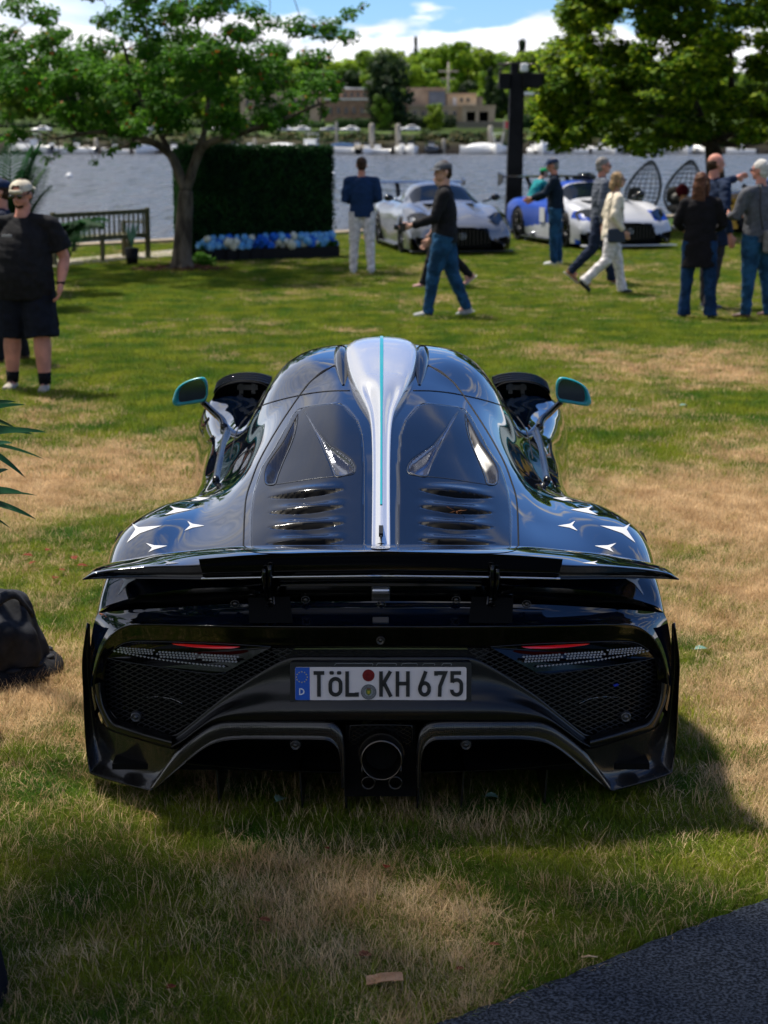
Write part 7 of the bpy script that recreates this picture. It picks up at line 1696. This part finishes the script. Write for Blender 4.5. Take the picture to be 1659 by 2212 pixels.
    blobmesh('shorts' if shorts else 'trousers', B, pants, root, voxel * 1.05, 3, .022 * k / 1.75, 9, seed=int(H * 77))
    # ---- shoes
    for s, (hpj, kn, an, a2) in zip((-1, 1), J):
        pit = max(-1.2, min(.25, a2 * .9)) if a2 < -.3 else 0.0; f_ = np.array((s * .10, math.cos(pit), math.sin(pit))); f_ /= np.linalg.norm(f_); dn = np.array((0, math.sin(pit), -math.cos(pit))); dn = dn if pit else np.array((0, 0, -1.)); B = MB(); h_ = an + dn * .018 * k
        B.tube([h_ - f_ * .028 * k, h_, h_ + f_ * .045 * k - dn * -.004 * k, h_ + f_ * .092 * k + dn * .008 * k], [(.0 * k + .019 * k, .022 * k), (.022 * k, .026 * k), (.026 * k, .020 * k), (.021 * k, .012 * k)], 12, up=(1, 0, 0)); B.tube([an + dn * .0, h_], [.022 * k, .024 * k], 10)
        o = blobmesh('shoe', B, shoes[0], root, .009, 2)
        B = MB(); so = [h_ + dn * .0205 * k + f_ * t * k for t in (-.040, -.02, .03, .075, .106)]; B.tube(so, [(.017 * k, .004 * k), (.023 * k, .0045 * k), (.028 * k, .0045 * k), (.027 * k, .0045 * k), (.012 * k, .004 * k)], 10, up=(1, 0, 0)); B.build('sole', shoes[1], o)
        if shorts: B = MB(); B.tube([an + (kn - an) * .22, an], [.033 * k, .029 * k], 12); B.build('sock', mat('black sock', (.008, .008, .009), .9), root)
        if len(shoes) > 2:
            B = MB(); [B.tube([h_ + f_ * t * k - dn * .020 * k + np.array((-.014 * k, 0, 0)), h_ + f_ * t * k - dn * .027 * k, h_ + f_ * t * k - dn * .020 * k + np.array((.014 * k, 0, 0))], .003, 5) for t in (.012, .026, .040, .054)]; B.build('laces', shoes[2], o)
    # ---- hair
    if hair is not None:
        B = MB()
        if bald: B.ball(hd(0, -.022, -.002), (.047 * k, .044 * k, .040 * k), 16, rot=Rh)
        else:
            B.ball(hd(0, -.012, .020), (.0485 * k, .055 * k, .052 * k), 18, rot=Rh); 
            B.ball(hd(0, -.030, -.010), (.044 * k, .034 * k, .040 * k), 14, rot=Rh)
        if hairlen:
            B.tube([hd(0, -.030, .02), hd(0, -.045, -.03), hd(0, -.052, -.04 - hairlen * .5), hd(0, -.045, -.05 - hairlen)], [(.045 * k, .03 * k), (.050 * k, .030 * k), (.052 * k, .022 * k), (.030 * k, .012 * k)], 14, up=Rh @ np.array((1, 0, 0)))
            for s in (-1, 1): B.tube([hd(s * .036, -.0, .03), hd(s * .046, .004, -.01), hd(s * .046, -.012, -.05 - hairlen * .45)], [.020 * k, .017 * k, .012 * k], 8)
        blobmesh('hair', B, hair, root, .009, 1, .012, 26, seed=5)
    if beard: B = MB(); B.ball(hd(0, .030, -.046), (.022 * k, .018 * k, .014 * k), 10, rot=Rh); B.build('beard', hair, root)
    if cap is not None:
        B = MB(); cs_ = -1 if capback else 1
        for i in range(9):
            pass
        V_ = []; nu, nv = 28, 9
        for i in range(nv + 1):
            v = i / nv * PI / 2 * .98
            for j in range(nu): a = 2 * PI * j / nu; V_.append(hd(.053 * math.cos(a) * math.cos(v), -.006 + .062 * math.sin(a) * math.cos(v), .021 + .048 * math.sin(v) ** .9))
        B.add(V_, [(i * nu + j, i * nu + (j + 1) % nu, (i + 1) * nu + (j + 1) % nu, (i + 1) * nu + j) for i in range(nv) for j in range(nu) if not (capback and i < 4 and 5 <= j <= 8)], 0, True)
        cp = B.build('cap', cap, root); B = MB(); V_ = []
        for i in range(5):
            for j in range(11): a = PI * (.16 + .68 * j / 10); r1 = 1 + i * .17 * math.sin(a); V_.append(hd(.052 * math.cos(a) * (1 + .05 * i), cs_ * .058 * math.sin(a) * r1 - (.006), .024 - .0028 * i * (1 if not capback else 1.6) + .004 * math.sin(a)))
        B.add(V_, gridfaces(5, 11), 0, True); o = B.build('brim', cap, cp); s_ = o.modifiers.new('s', 'SOLIDIFY'); s_.thickness = .004
        if capback: B = MB(); B.tube([hd(.052 * math.cos(a), -.006 + .064 * math.sin(a), .025) for a in np.linspace(.9, 2.25, 9)], .0045 * k, 6, flat=2.2); B.build('cap_strap', cap, cp)
    if glasses:
        B = MB()
        for s in (-1, 1): B.ball(hd(s * .0185, .0535, .003), (.0165 * k, .005 * k, .0115 * k), 12, rot=Rh); B.tube([hd(s * .033, .050, .007), hd(s * .048, .01, .006), hd(s * .048, -.012, .0)], .0022 * k, 5)
        B.tube([hd(-.008, .056, .008), hd(.008, .056, .008)], .002 * k, 5); B.build('sunglasses', M_glass, root)
    else:
        B = MB(); [B.ball(hd(s * .0175, .0485, .003), (.0065 * k, .004 * k, .0036 * k), 8, rot=Rh) for s in (-1, 1)]; B.build('eyes', mat('eye', (.03, .02, .015), .2), root); 
    root['_j'] = 0; del root['_j']
    root_info = dict(J=J, arm=arm, head=head, T=T, hd=hd, k=k); return root, root_info
def at_(px_, Y): p = U(px_, 700, Y); return (p[0], Y, 0.0)
H_BR = nmat('brown hair', (.025, .013, .008), (.06, .032, .018), 40, .6); H_GR = nmat('grey hair', (.12, .11, .10), (.28, .26, .24), 40, .7); H_WH = nmat('white hair', (.38, .36, .33), (.6, .58, .55), 40, .7); H_BL = nmat('dark blond hair', (.16, .10, .045), (.34, .23, .12), 34, .6); H_AU = nmat('auburn hair', (.055, .022, .012), (.13, .055, .028), 36, .55)
BLK = CL('black cotton', (.011, .011, .013)); NVY = CL('navy knit', (.010, .030, .085)); WPT = CL('off white trousers', (.66, .62, .61)); SHW = [mat('white shoe', (.6, .6, .58), .5), mat('white sole', (.65, .65, .62), .6)]; SHG = [nmat('grey mesh shoe', (.30, .30, .30), (.42, .42, .42), 30, .7), mat('pale sole', (.5, .5, .48), .6)]; SHB = [mat('brown leather', (.07, .03, .018), .4), mat('dark sole', (.02, .018, .015), .7)]
hang = lambda s, out=.03, fw=.0: ((s * out, -.01 + fw * .4, -.165), (s * (out + .005), .03 + fw, -.315))
# 1 left man, cap backwards, hands in pockets
r1, i1 = person('heavyset man in black T-shirt and cargo shorts with white cap worn backwards', at_(58, 15.6), R(180 - 6), 1.77, ((6, 2, 5), (-4, 0, 5)), (((-.052, -.03, -.165), (-.045, .03, -.29)), ((.052, -.03, -.165), (.045, .03, -.29))), BLK, CL('dark navy cotton', (.007, .009, .016)), [nmat('beige sneaker', (.30, .27, .22), (.48, .44, .37), 16, .7), mat('brown sole', (.10, .07, .05), .7), mat('dark lace', (.02, .02, .02), .8)], skin=SKR, hair=H_BR, cap=CL('cream cap', (.52, .47, .37)), capback=True, glasses=True, girth=1.38, belly=.5, sleeve='short', shorts=True, headyaw=-12, headpitch=-14, beard=True, voxel=.0095)
B = MB(); k_ = i1['k']; q = i1['T'](.045, .115, .215)
for j in range(7): B.box(q + np.array((-.036 + j * .012, .004 * 0, .0)), (.008, .02, .022 - .004 * (j % 2)))
o = B.build('chest_print', mat('faded print', (.35, .35, .35), .8), r1)
B = MB(); w_ = i1['arm'][0][2]; B.tube(catmull(np.array([i1['T'](-.13, .0, -.10), i1['T'](-.155, .01, -.19), i1['T'](-.15, .01, -.22), i1['T'](-.125, .01, -.20)]), 5, 0), .010, 6); B.build('hanging_strap', BLK, r1)
B = MB(); B.lathe([(.034, -.012), (.036, 0), (.034, .012)], tuple(i1['arm'][0][2] + np.array((0, -.012, .02))), 14); B.build('wrist_band', BLK, r1)
# 2 man hidden behind him
person('man in dark clothes and navy cap almost hidden behind the heavyset man', at_(14, 17.6), R(100), 1.74, ((8, 5, 3), (-8, 5, 3)), (hang(-1, .03, .05), hang(1, .03, .02)), CL('dark navy top', (.008, .012, .03)), BLK, SHB, skin=SKR, hair=H_BR, cap=CL('navy cap', (.010, .022, .06)), voxel=.013)
# 3 man from behind, navy jumper, pale trousers
person('man seen from behind in navy jumper and off white trousers beside the silver car', at_(782, 29.6), R(4), 1.82, ((4, 2, 3), (-3, 2, 4)), (((-.026, -.02, -.165), (.035, .09, -.18)), ((.026, -.02, -.165), (-.035, .09, -.18))), NVY, WPT, [mat('white shoe', (.6, .6, .58), .5), mat('white sole', (.65, .65, .62), .6)], skin=SKR, hair=H_BR, voxel=.013)
# 4 walking man, black jacket, grey cap
r4, i4 = person('man walking left in black zip jacket, blue jeans and grey cap', at_(958, 22.3), R(88), 1.86, ((15, 6, 2), (-13, 10, 2)), (((-.03, .06, -.155), (-.01, .205, -.20)), ((.03, -.02, -.165), (.03, .09, -.30))), BLK, JEAN, SHG, skin=SK, hair=H_BR, cap=CL('grey cap', (.085, .09, .10)), turtle=True, headyaw=22, headpitch=-6, girth=1.25, voxel=.0105)
B = MB(); q = i4['arm'][0][2]; B.box(q + np.array((0, .11, -.02)), (.05, .07, .10)); B.lathe([(.03, 0), (.032, .06)], tuple(q + np.array((0, .15, -.02))), 12, 0, 'Y'); o = B.build('camera', M_satin); o.parent = r4
o.parent = None; o.matrix_world = Matrix.Translation(r4.location) @ Matrix.Rotation(R(88), 4, 'Z'); tag(o, 'small black camera held by the walking man in the grey cap', 'camera')
B = MB(); B.box(i4['T'](-.045, .070, .19), (.035, .01, .03)); B.build('chest_logo', mat('faded print', (.35, .35, .35), .8), r4)
# 5 person behind him
person('person in teal T-shirt and dark leggings with blond ponytail behind the walking man', at_(953, 26.8), R(96), 1.70, ((22, 5, 1), (-20, 25, 1)), (hang(-1, .02, .08), hang(1, .02, .02)), CL('teal cotton', (.01, .26, .28)), BLK, [mat('pink shoe', (.45, .25, .24), .6), mat('pale sole', (.5, .5, .48), .6)], hair=H_BL, hairlen=.07, sleeve='short', female=True, voxel=.013)
# 6 man in navy hoodie
person('man in navy hoodie, jeans and navy cap leaning beside the race car', at_(1196, 31.6), R(84), 1.78, ((3, 3, 2), (-4, 2, 2)), (((-.02, .09, -.13), (.0, .21, -.17)), ((.02, .07, -.14), (.02, .19, -.19))), CL('navy hoodie', (.006, .014, .028)), JEAN, SHW, skin=SKR, cap=CL('navy cap', (.010, .022, .06)), hair=H_GR, turtle=True, headpitch=-12, lean=4, girth=1.22, voxel=.0125)
# 7 man in grey check blazer
def plaid_f(m, t, b):
    tcn = t.nodes.new('ShaderNodeTexCoord'); outs = []
    for ax in ('X', 'Z'):
        w_ = t.nodes.new('ShaderNodeTexWave'); w_.bands_direction = ax; w_.inputs['Scale'].default_value = 5.2; w_.inputs['Distortion'].default_value = .4; t.links.new(tcn.outputs['Object'], w_.inputs[0]); outs.append(w_.outputs['Fac'])
    a = t.nodes.new('ShaderNodeMath'); a.operation = 'MAXIMUM'; t.links.new(outs[0], a.inputs[0]); t.links.new(outs[1], a.inputs[1]); r = t.nodes.new('ShaderNodeValToRGB'); r.color_ramp.elements[0].position = .8; r.color_ramp.elements[0].color = (.065, .075, .10, 1); r.color_ramp.elements[1].color = (.15, .165, .20, 1); t.links.new(a.outputs[0], r.inputs[0]); t.links.new(r.outputs[0], b.inputs['Base Color'])
person('man in grey checked blazer and navy trousers walking right behind the cream jacket woman', at_(1293, 27.4), R(-84), 1.86, ((15, 4, 1), (-18, 26, 1)), (hang(-1, .03, .05), hang(1, .03, -.05)), mat('grey check wool', (.09, .10, .13), .9, build=plaid_f), CL('navy trousers', (.010, .018, .04)), [mat('tan shoe', (.28, .14, .08), .5), mat('pale sole', (.5, .5, .48), .6)], skin=SKR, hair=H_GR, glasses=True, jacket=.05, turtle=True, voxel=.0125)
# 8 woman cream jacket
r8, i8 = person('blond woman walking right in cream jacket and white trousers with navy handbag', at_(1318, 25.6), R(-82), 1.68, ((15, 4, 1), (-14, 34, 1)), (((-.035, -.045, -.15), (-.03, .03, -.27)), ((.035, -.045, -.15), (.035, .035, -.27))), nmat('cream jacket', (.62, .54, .42), (.74, .66, .53), 14, .8), WPT, [mat('dark shoe', (.03, .035, .04), .5), mat('dark sole', (.02, .018, .015), .7)], hair=H_BL, hairlen=.035, glasses=True, jacket=.015, female=True, flare=.35, lean=4, voxel=.0115)
def scarf_f(m, t, b):
    tcn = t.nodes.new('ShaderNodeTexCoord'); v = t.nodes.new('ShaderNodeTexVoronoi'); v.inputs['Scale'].default_value = 26; t.links.new(tcn.outputs['Object'], v.inputs[0]); h = t.nodes.new('ShaderNodeHueSaturation'); h.inputs['Saturation'].default_value = .65; h.inputs['Value'].default_value = .75; mx_ = t.nodes.new('ShaderNodeMix'); mx_.data_type = 'RGBA'; mx_.inputs[0].default_value = .5; mx_.inputs[7].default_value = (.6, .5, .38, 1); t.links.new(v.outputs['Color'], h.inputs['Color']); t.links.new(h.outputs[0], mx_.inputs[6]); t.links.new(mx_.outputs[2], b.inputs['Base Color'])
B = MB(); T8 = i8['T']; B.tube([T8(0, -.004, .012), T8(0, -.006, -.03), T8(0, -.004, -.085)], [(.098 * 1.68, .072 * 1.68), (.104 * 1.68, .078 * 1.68), (.108 * 1.68, .078 * 1.68)], 20, up=(1, 0, 0)); blobmesh('floral_hem', B, mat('floral print', (.5, .35, .3), .85, build=scarf_f), r8, .013, 1, .01, 9)
B = MB(); B.box(tuple(T8(.135, .0, -.035)), (.07, .24, .19)); hb = B.build('handbag', mat('navy leather', (.012, .022, .045), .4), None, bevel=.02); B = MB(); B.tube(catmull(np.array([T8(.13, -.06, .0), T8(.10, -.07, .16), T8(.07, -.035, .30), T8(.10, .03, .2), T8(.135, .07, .01)]), 5, 0), .006, 6); st_ = B.build('strap', M_dkmetal, hb); hb.matrix_world = Matrix.Translation(r8.location) @ Matrix.Rotation(R(-82), 4, 'Z'); tag(hb, 'navy leather handbag at the hip of the cream jacket woman', 'handbag')
# 9 woman long hair black coat
person('woman with long auburn hair in black coat and flared jeans seen from behind', at_(1506, 22.0), R(-12), 1.72, ((3, 2, 6), (-2, 2, 5)), (((-.05, .02, -.15), (-.02, .10, -.19)), ((.05, .02, -.15), (.0, .11, -.19))), CL('black wool', (.008, .007, .009)), JEAN2, [mat('dark shoe', (.03, .035, .04), .5), mat('dark sole', (.02, .018, .015), .7)], hair=H_AU, hairlen=.17, jacket=.13, female=True, flare=.5, headyaw=-20, voxel=.0115)
# 10 man navy suit pointing
r10, i10 = person('tall balding man in navy suit with arm stretched out to the right', at_(1532, 23.3), R(-66), 1.93, ((3, 2, 4), (-6, 4, 4)), (((-.02, .145, .0), (-.045, .29, .035)), ((.075, -.05, -.15), (.10, -.02, -.31))), CL('navy suiting', (.008, .018, .046)), CL('charcoal trousers', (.03, .028, .035)), [mat('grey suede', (.10, .10, .14), .7), mat('pale sole', (.5, .5, .48), .6)], skin=SKR, hair=H_BR, bald=True, jacket=.07, girth=1.3, headyaw=-10, voxel=.0115)
B = MB(); T10 = i10['T']; pts_ = [T10(-.01, .082, .27), T10(-.012, .092, .20), T10(-.014, .098, .10), T10(-.016, .098, .0), T10(-.02, .09, -.06)]; B.tube(catmull(np.array(pts_), 4, 0), [(.035, .02)] * 9 + [(.05, .02)] * 8, 10, up=(1, 0, 0)); B.build('shirt_front', mat('pale blue shirt', (.50, .52, .66), .8), r10)
B = MB(); B.tube([T10(-.01, .098, .265), T10(-.013, .110, .18), T10(-.014, .115, .06)], [(.016, .008), (.02, .008), (.026, .008)], 8, up=(1, 0, 0)); B.build('tie', mat('green tie', (.05, .14, .08), .6), r10)
# 11 white haired man, grey shirt, bag
r11, i11 = person('white haired man in grey shirt and jeans with grey shoulder bag at the right edge', at_(1632, 22.1), R(40), 1.86, ((3, 2, 4), (-3, 2, 4)), (((-.05, .04, -.15), (.03, .16, -.15)), ((.05, .04, -.15), (-.03, .16, -.15))), CL('grey shirt', (.085, .088, .10)), JEAN, SHB, skin=SKR, hair=H_WH, glasses=True, girth=1.3, headyaw=12, turtle=True, voxel=.0115)
T11 = i11['T']; B = MB(); B.box(tuple(T11(.02, -.115, -.035)), (.36, .10, .27)); sb_ = B.build('shoulder_bag', nmat('grey canvas', (.14, .13, .13), (.20, .19, .19), 12, .85), None, bevel=.03); B = MB(); B.tube(catmull(np.array([T11(-.09, -.10, .04), T11(-.09, -.075, .18), T11(-.05, -.03, .31), T11(-.07, .07, .2)]), 5, 0), .014, 6, flat=.4); B.build('strap', M_satin, sb_); sb_.matrix_world = Matrix.Translation(r11.location) @ Matrix.Rotation(R(40), 4, 'Z'); tag(sb_, 'grey canvas shoulder bag on the back of the white haired man', 'bag')

# ================================================================== GT CARS
def gt_car(name, label, loc, rz, paint, race=False, livery=None, wheelcol=M_satin, roofm=None):
    root = thing(name, label, 'car', tuple(loc), rz)
    S = [(-2.30, [(0, .75), (.3, .75), (.5, .74), (.6, .73), (.7, .72), (.8, .70), (.87, .62), (.88, .5), (.86, .35), (.82, .25)]),
         (-2.1, [(0, .92), (.3, .92), (.5, .90), (.62, .88), (.74, .87), (.86, .83), (.94, .72), (.96, .55), (.95, .35), (.92, .22)]),
         (-1.5, [(0, 1.02), (.3, 1.01), (.48, .98), (.58, .93), (.68, .88), (.82, .88), (.95, .80), (1.0, .6), (1.0, .38), (.95, .2)]),
         (-1.0, [(0, 1.17), (.25, 1.16), (.42, 1.12), (.52, 1.03), (.62, .90), (.78, .86), (.92, .78), (.97, .6), (.97, .38), (.93, .18)]),
         (-.4, [(0, 1.27), (.25, 1.26), (.44, 1.22), (.56, 1.10), (.66, .92), (.76, .85), (.88, .76), (.92, .6), (.93, .38), (.93, .15)]),
         (.1, [(0, 1.25), (.25, 1.24), (.46, 1.19), (.60, 1.06), (.70, .92), (.78, .85), (.87, .76), (.92, .6), (.93, .38), (.93, .15)]),
         (.8, [(0, .97), (.25, .96), (.48, .94), (.62, .90), (.72, .88), (.80, .84), (.88, .76), (.94, .6), (.95, .38), (.94, .14)]),
         (1.05, [(0, .92), (.25, .93), (.45, .90), (.58, .88), (.68, .88), (.80, .87), (.91, .80), (.98, .62), (.98, .38), (.95, .13)]),
         (1.45, [(0, .86), (.25, .88), (.42, .84), (.55, .82), (.66, .85), (.80, .86), (.93, .78), (1.0, .60), (1.0, .38), (.97, .12)]),
         (1.95, [(0, .74), (.25, .76), (.42, .73), (.55, .72), (.66, .74), (.78, .74), (.90, .66), (.97, .52), (.98, .34), (.97, .12)]),
         (2.2, [(0, .63), (.25, .63), (.42, .62), (.55, .61), (.66, .61), (.78, .59), (.87, .52), (.93, .42), (.94, .28), (.93, .12)]),
         (2.33, [(0, .52), (.25, .52), (.42, .51), (.55, .49), (.66, .47), (.74, .44), (.80, .38), (.84, .32), (.85, .24), (.85, .12)]),
         (2.40, [(0, .34), (.25, .33), (.42, .32), (.52, .30), (.60, .28), (.66, .26), (.72, .24), (.76, .20), (.77, .16), (.77, .11)])]
    P_ = catmull(np.array([[(x, y, z) for x, z in pts] for y, pts in S]), [6, 12, 12, 14, 12, 14, 8, 12, 12, 8, 6, 5], 0); P_ = catmull(P_, 7, 1); P_[:, 0, 0] = 0
    a, b = P_.shape[:2]; V_ = P_.reshape(-1, 3); F_ = gridfaces(a, b); fc = V_[F_].mean(1); col = np.tile(np.arange(b - 1), a - 1)
    keep = ~((np.hypot(fc[:, 1] + 1.35, fc[:, 2] - .35) < .38) & (fc[:, 0] > .6) & (fc[:, 2] < .76)) & ~((np.hypot(fc[:, 1] - 1.42, fc[:, 2] - .35) < .38) & (fc[:, 0] > .6) & (fc[:, 2] < .76))
    kk = col / 7.0; x, y, z = fc.T
    mi = np.zeros(len(fc), int)
    ws = (y > .16) & (y < .80) & (kk < 3.05 - .0) & (z > .90); mi[ws] = 1
    sw = (kk > 3.25) & (kk < 4.0) & (y > -.95) & (y < .35) & (z > .90); mi[sw] = 1
    rw_ = (y > -1.75) & (y < -.85) & (kk < 2.6) & (z > .95); mi[rw_] = 1
    mi[(y > 2.25) & (x < .5) & (z < .50) & (z > .16)] = 2
    mi[(y > 2.2) & (x > .58) & (z < .32)] = 2
    mats = [paint, mat('dark car glass', (.003, .006, .012), .06, ior=1.25), M_black]
    if livery: mats.append(livery[0]); mi = np.where((mi == 0) & livery[1](x, y, z), 3, mi)
    F_ = F_[keep]; mi = mi[keep]; V2 = V_.copy(); V2[:, 0] *= -1
    o = mesh('body', np.concatenate([V_, V2]), np.concatenate([F_, F_[:, ::-1] + len(V_)]), mats, root, True, np.concatenate([mi, mi]))
    bm = bmesh.new(); bm.from_mesh(o.data); bmesh.ops.remove_doubles(bm, verts=bm.verts, dist=.0005); bmesh.ops.recalc_face_normals(bm, faces=bm.faces); bm.to_mesh(o.data); bm.free()
    for s in (-1, 1):
        for yy in (-1.35, 1.42):
            r_, wd = .345, .28; c = np.array((s * (.985 - wd / 2), yy, r_)); B = MB(); B.lathe([(r_ * .74, -wd / 2), (r_ * .93, -wd / 2), (r_, -wd / 2 + .03), (r_, wd / 2 - .03), (r_ * .93, wd / 2), (r_ * .74, wd / 2)], tuple(c), 36, 0, 'X'); wh = B.build('wheel', M_rubber, root); B = MB(); B.lathe([(r_ * .76, -wd / 2 + .02), (r_ * .72, 0), (r_ * .76, wd / 2 - .01)], tuple(c), 30, 0, 'X'); B.lathe([(.0001, 0), (r_ * .74, 0)], tuple(c), 30, 0, 'X')
            for k in range(10): a_ = 2 * PI * k / 10; B.tube([c + np.array((s * wd * .38, .03 * math.cos(a_), .03 * math.sin(a_))), c + np.array((s * wd * .46, r_ * .74 * math.cos(a_ + .1), r_ * .74 * math.sin(a_ + .1)))], [.02, .012], 6)
            B.build('rim', wheelcol, wh)
            B = MB(); B.lathe([(.0001, -s * .18), (.385, -s * .18), (.385, s * .02)], tuple(c), 28, 0, 'X'); B.build('arch_liner', M_void, root)
        # headlight
        B = MB(); hl = [(.56, 2.10, .665), (.70, 2.02, .735), (.84, 1.90, .715), (.90, 1.86, .66), (.90, 2.04, .56), (.80, 2.17, .53), (.66, 2.21, .57)]; hc_ = np.array((.76, 2.04, .64)); hl = [np.array((s * q_[0], q_[1] + .03, q_[2] + .025)) for q_ in [hc_ + (np.array(q) - hc_) * 1.25 for q in hl]]; c = sum(hl) / len(hl) + np.array((s * .02, .03, .02)); B.add(hl + [c], [(i, (i + 1) % 7, 7) for i in range(7)], 0, True); h_ = B.build('headlight', M_glass, root)
        for q in ((.70, 2.13, .64), (.80, 2.06, .645)): B = MB(); B.ball((s * q[0], q[1], q[2]), (.035, .03, .03), 10); B.build('lamp', mat('lamp chrome', (.6, .6, .62), .15, metal=1), h_)
        # mirror
        B = MB(); B.ball((s * 1.04, .42, 1.0), (.10, .06, .065), 12); B.tube([(s * .78, .50, .92), (s * .98, .44, .98)], .018, 6); B.build('door_mirror', M_black, root)
        # hood vent, side skirt, corner intake
        B = MB(); B.prism([(s * .30, .98), (s * .50, 1.0), (s * .46, 1.38), (s * .30, 1.30)], .0, .006, plane='XY'); v_ = B.build('hood_vent', M_black, root); v_.location = (0, 0, .905); v_.rotation_euler = (-.0, 0, 0); v_.location = (0, .0, .912)
        B = MB(); B.box((s * .97, 0, .13), (.10, 2.0, .05)); B.build('side_skirt', M_satin, root, bevel=.01)
        B = MB(); B.prism([(s * .60, .20), (s * .84, .22), (s * .86, .36), (s * .70, .33)], 2.33, 2.395); B.build('corner_intake', M_void, root)
    # grille
    gp = [(-.52, .17), (.52, .17), (.56, .26), (.44, .47), (.20, .52), (-.20, .52), (-.44, .47), (-.56, .26)]
    B = MB(); B.prism(gp, 2.30, 2.415); g_ = B.build('grille', M_void, root, bevel=.01)
    for k in range(15):
        x_ = -.49 + k * .07; B = MB(); B.box((x_, 2.42, .34), (.012, .02, .30 - abs(x_) * .16)); B.build('grille_slat', M_dkmetal, g_)
    B = MB(); B.lathe([(.062, -.004), (.060, .006), (.053, .006), (.051, 0)], (0, 2.425, .36), 24, 0, 'Y'); [B.tube([(0, 2.432, .36), (.06 * math.sin(2 * PI * k / 3), 2.432, .36 + .06 * math.cos(2 * PI * k / 3))], [.009, .003], 5) for k in range(3)]; B.build('star_emblem', M_chrome, g_)
    B = MB(); B.box((0, 2.38, .095), (1.9, .26, .02)); B.build('front_splitter', M_carbon if not race else M_white, root, bevel=.006)
    # wing
    hw_ = .95 if not race else 1.02; zw = 1.22 if not race else 1.30; yw = -2.25 if not race else -2.35
    rw = [[(x_, yw + .16, zw), (x_, yw + .0, zw + .035), (x_, yw - .16, zw + .03), (x_, yw - .16, zw + .015), (x_, yw, zw + .01), (x_, yw + .16, zw - .01)] for x_ in np.linspace(-hw_, hw_, 9)]
    loft('rear_wing', rw, M_carbon, root, 1, 2)
    for s in (-1, 1):
        B = MB(); B.prism([(yw - .20, zw - .20 if race else zw - .08), (yw + .10, zw - .12 if race else zw - .06), (yw + .20, zw + .05), (yw - .2, zw + .10)], s * hw_ - .01, s * hw_ + .01, plane='YZ'); B.build('end_plate', M_black if not race else M_satin, root)
        B = MB(); B.tube(catmull(np.array([(s * .45, -2.0, .86), (s * .45, -2.08, 1.10), (s * .45, yw, zw + .02)]), 4, 0), .02, 6, flat=2.5); B.build('wing_support', M_black, root)
    B = MB(); B.box((0, .1, .14), (1.8, 4.2, .04)); B.build('underbody', M_void, root)
    if race:
        for s in (-1, 1):
            B = MB(); B.prism([(-.08, .45), (.22, .45), (.22, .74), (-.08, .74)], s * .940, s * .955, plane='YZ'); B.build('number_panel', M_white, root); B = MB(); B.tube([(s * .9, -.4, .2), (s * 1.0, -.45, .19)], .045, 12); B.build('side_exhaust', M_chrome, root)
        B = MB(); B.box((0, -.1, 1.33), (.5, .10, .08)); B.ball((0, -.1, 1.36), (.16, .22, .07), 12); B.build('roof_intake', M_black, root, bevel=.02)
    return root
M_sil = mat('silver car paint', (.24, .25, .265), .22, metal=.65, coat=.2); M_blu = mat('race blue paint', (.0, .040, .30), .34, ior=1.3); M_rw = mat('race silver white paint', (.46, .47, .50), .35, metal=.25); M_yel = mat('yellow car paint', (.65, .34, .03), .35)
def face_rz(dx, dy): return math.atan2(-dx, dy)
s_loc = U(946, 545, 36.4); s_loc[2] = 0
gt_car('sports_car', 'silver sports car with black grille and rear wing parked behind the walking man', s_loc, R(180 + 9), M_sil)
b_loc = U(1262, 530, 38.2); b_loc[2] = 0
gt_car('race_car', 'blue and silver white race car with big rear wing parked by the water', b_loc, R(180 + 15), M_rw, True, (M_blu, lambda x, y, z: ((y < .55) & (z > .36 + .10 * (y + .5)) & (z < .90) & (x > .55)) | ((y < -1.2) & (z > .5)) | ((x < .62) & (y < .1) & (z > 1.14)) | ((y > 1.75) & (x > .55) & (z > .56 + .10 * (2.2 - y)) & (z < .74)) | ((y > 2.0) & (z < .20))))
y_loc = U(1690, 470, 43.5); y_loc[2] = 0
gt_car('sports_car', 'yellow sports car mostly hidden behind the white haired man', y_loc, R(180 - 70), M_yel)
# person leaning into the race car door
person('person in green and teal clothes leaning into the race car door', (U(1146, 500, 38.9)[0], 39.2, 0), R(-70), 1.52, ((10, 5, 3), (-6, 5, 3)), (((-.02, .12, -.09), (-.01, .22, -.06)), ((.02, .12, -.09), (.01, .22, -.06))), CL('teal green top', (.01, .20, .22)), CL('blue trousers', (.01, .07, .3)), SHW, cap=CL('green cap', (.01, .30, .10)), hair=H_BR, lean=30, voxel=.014)
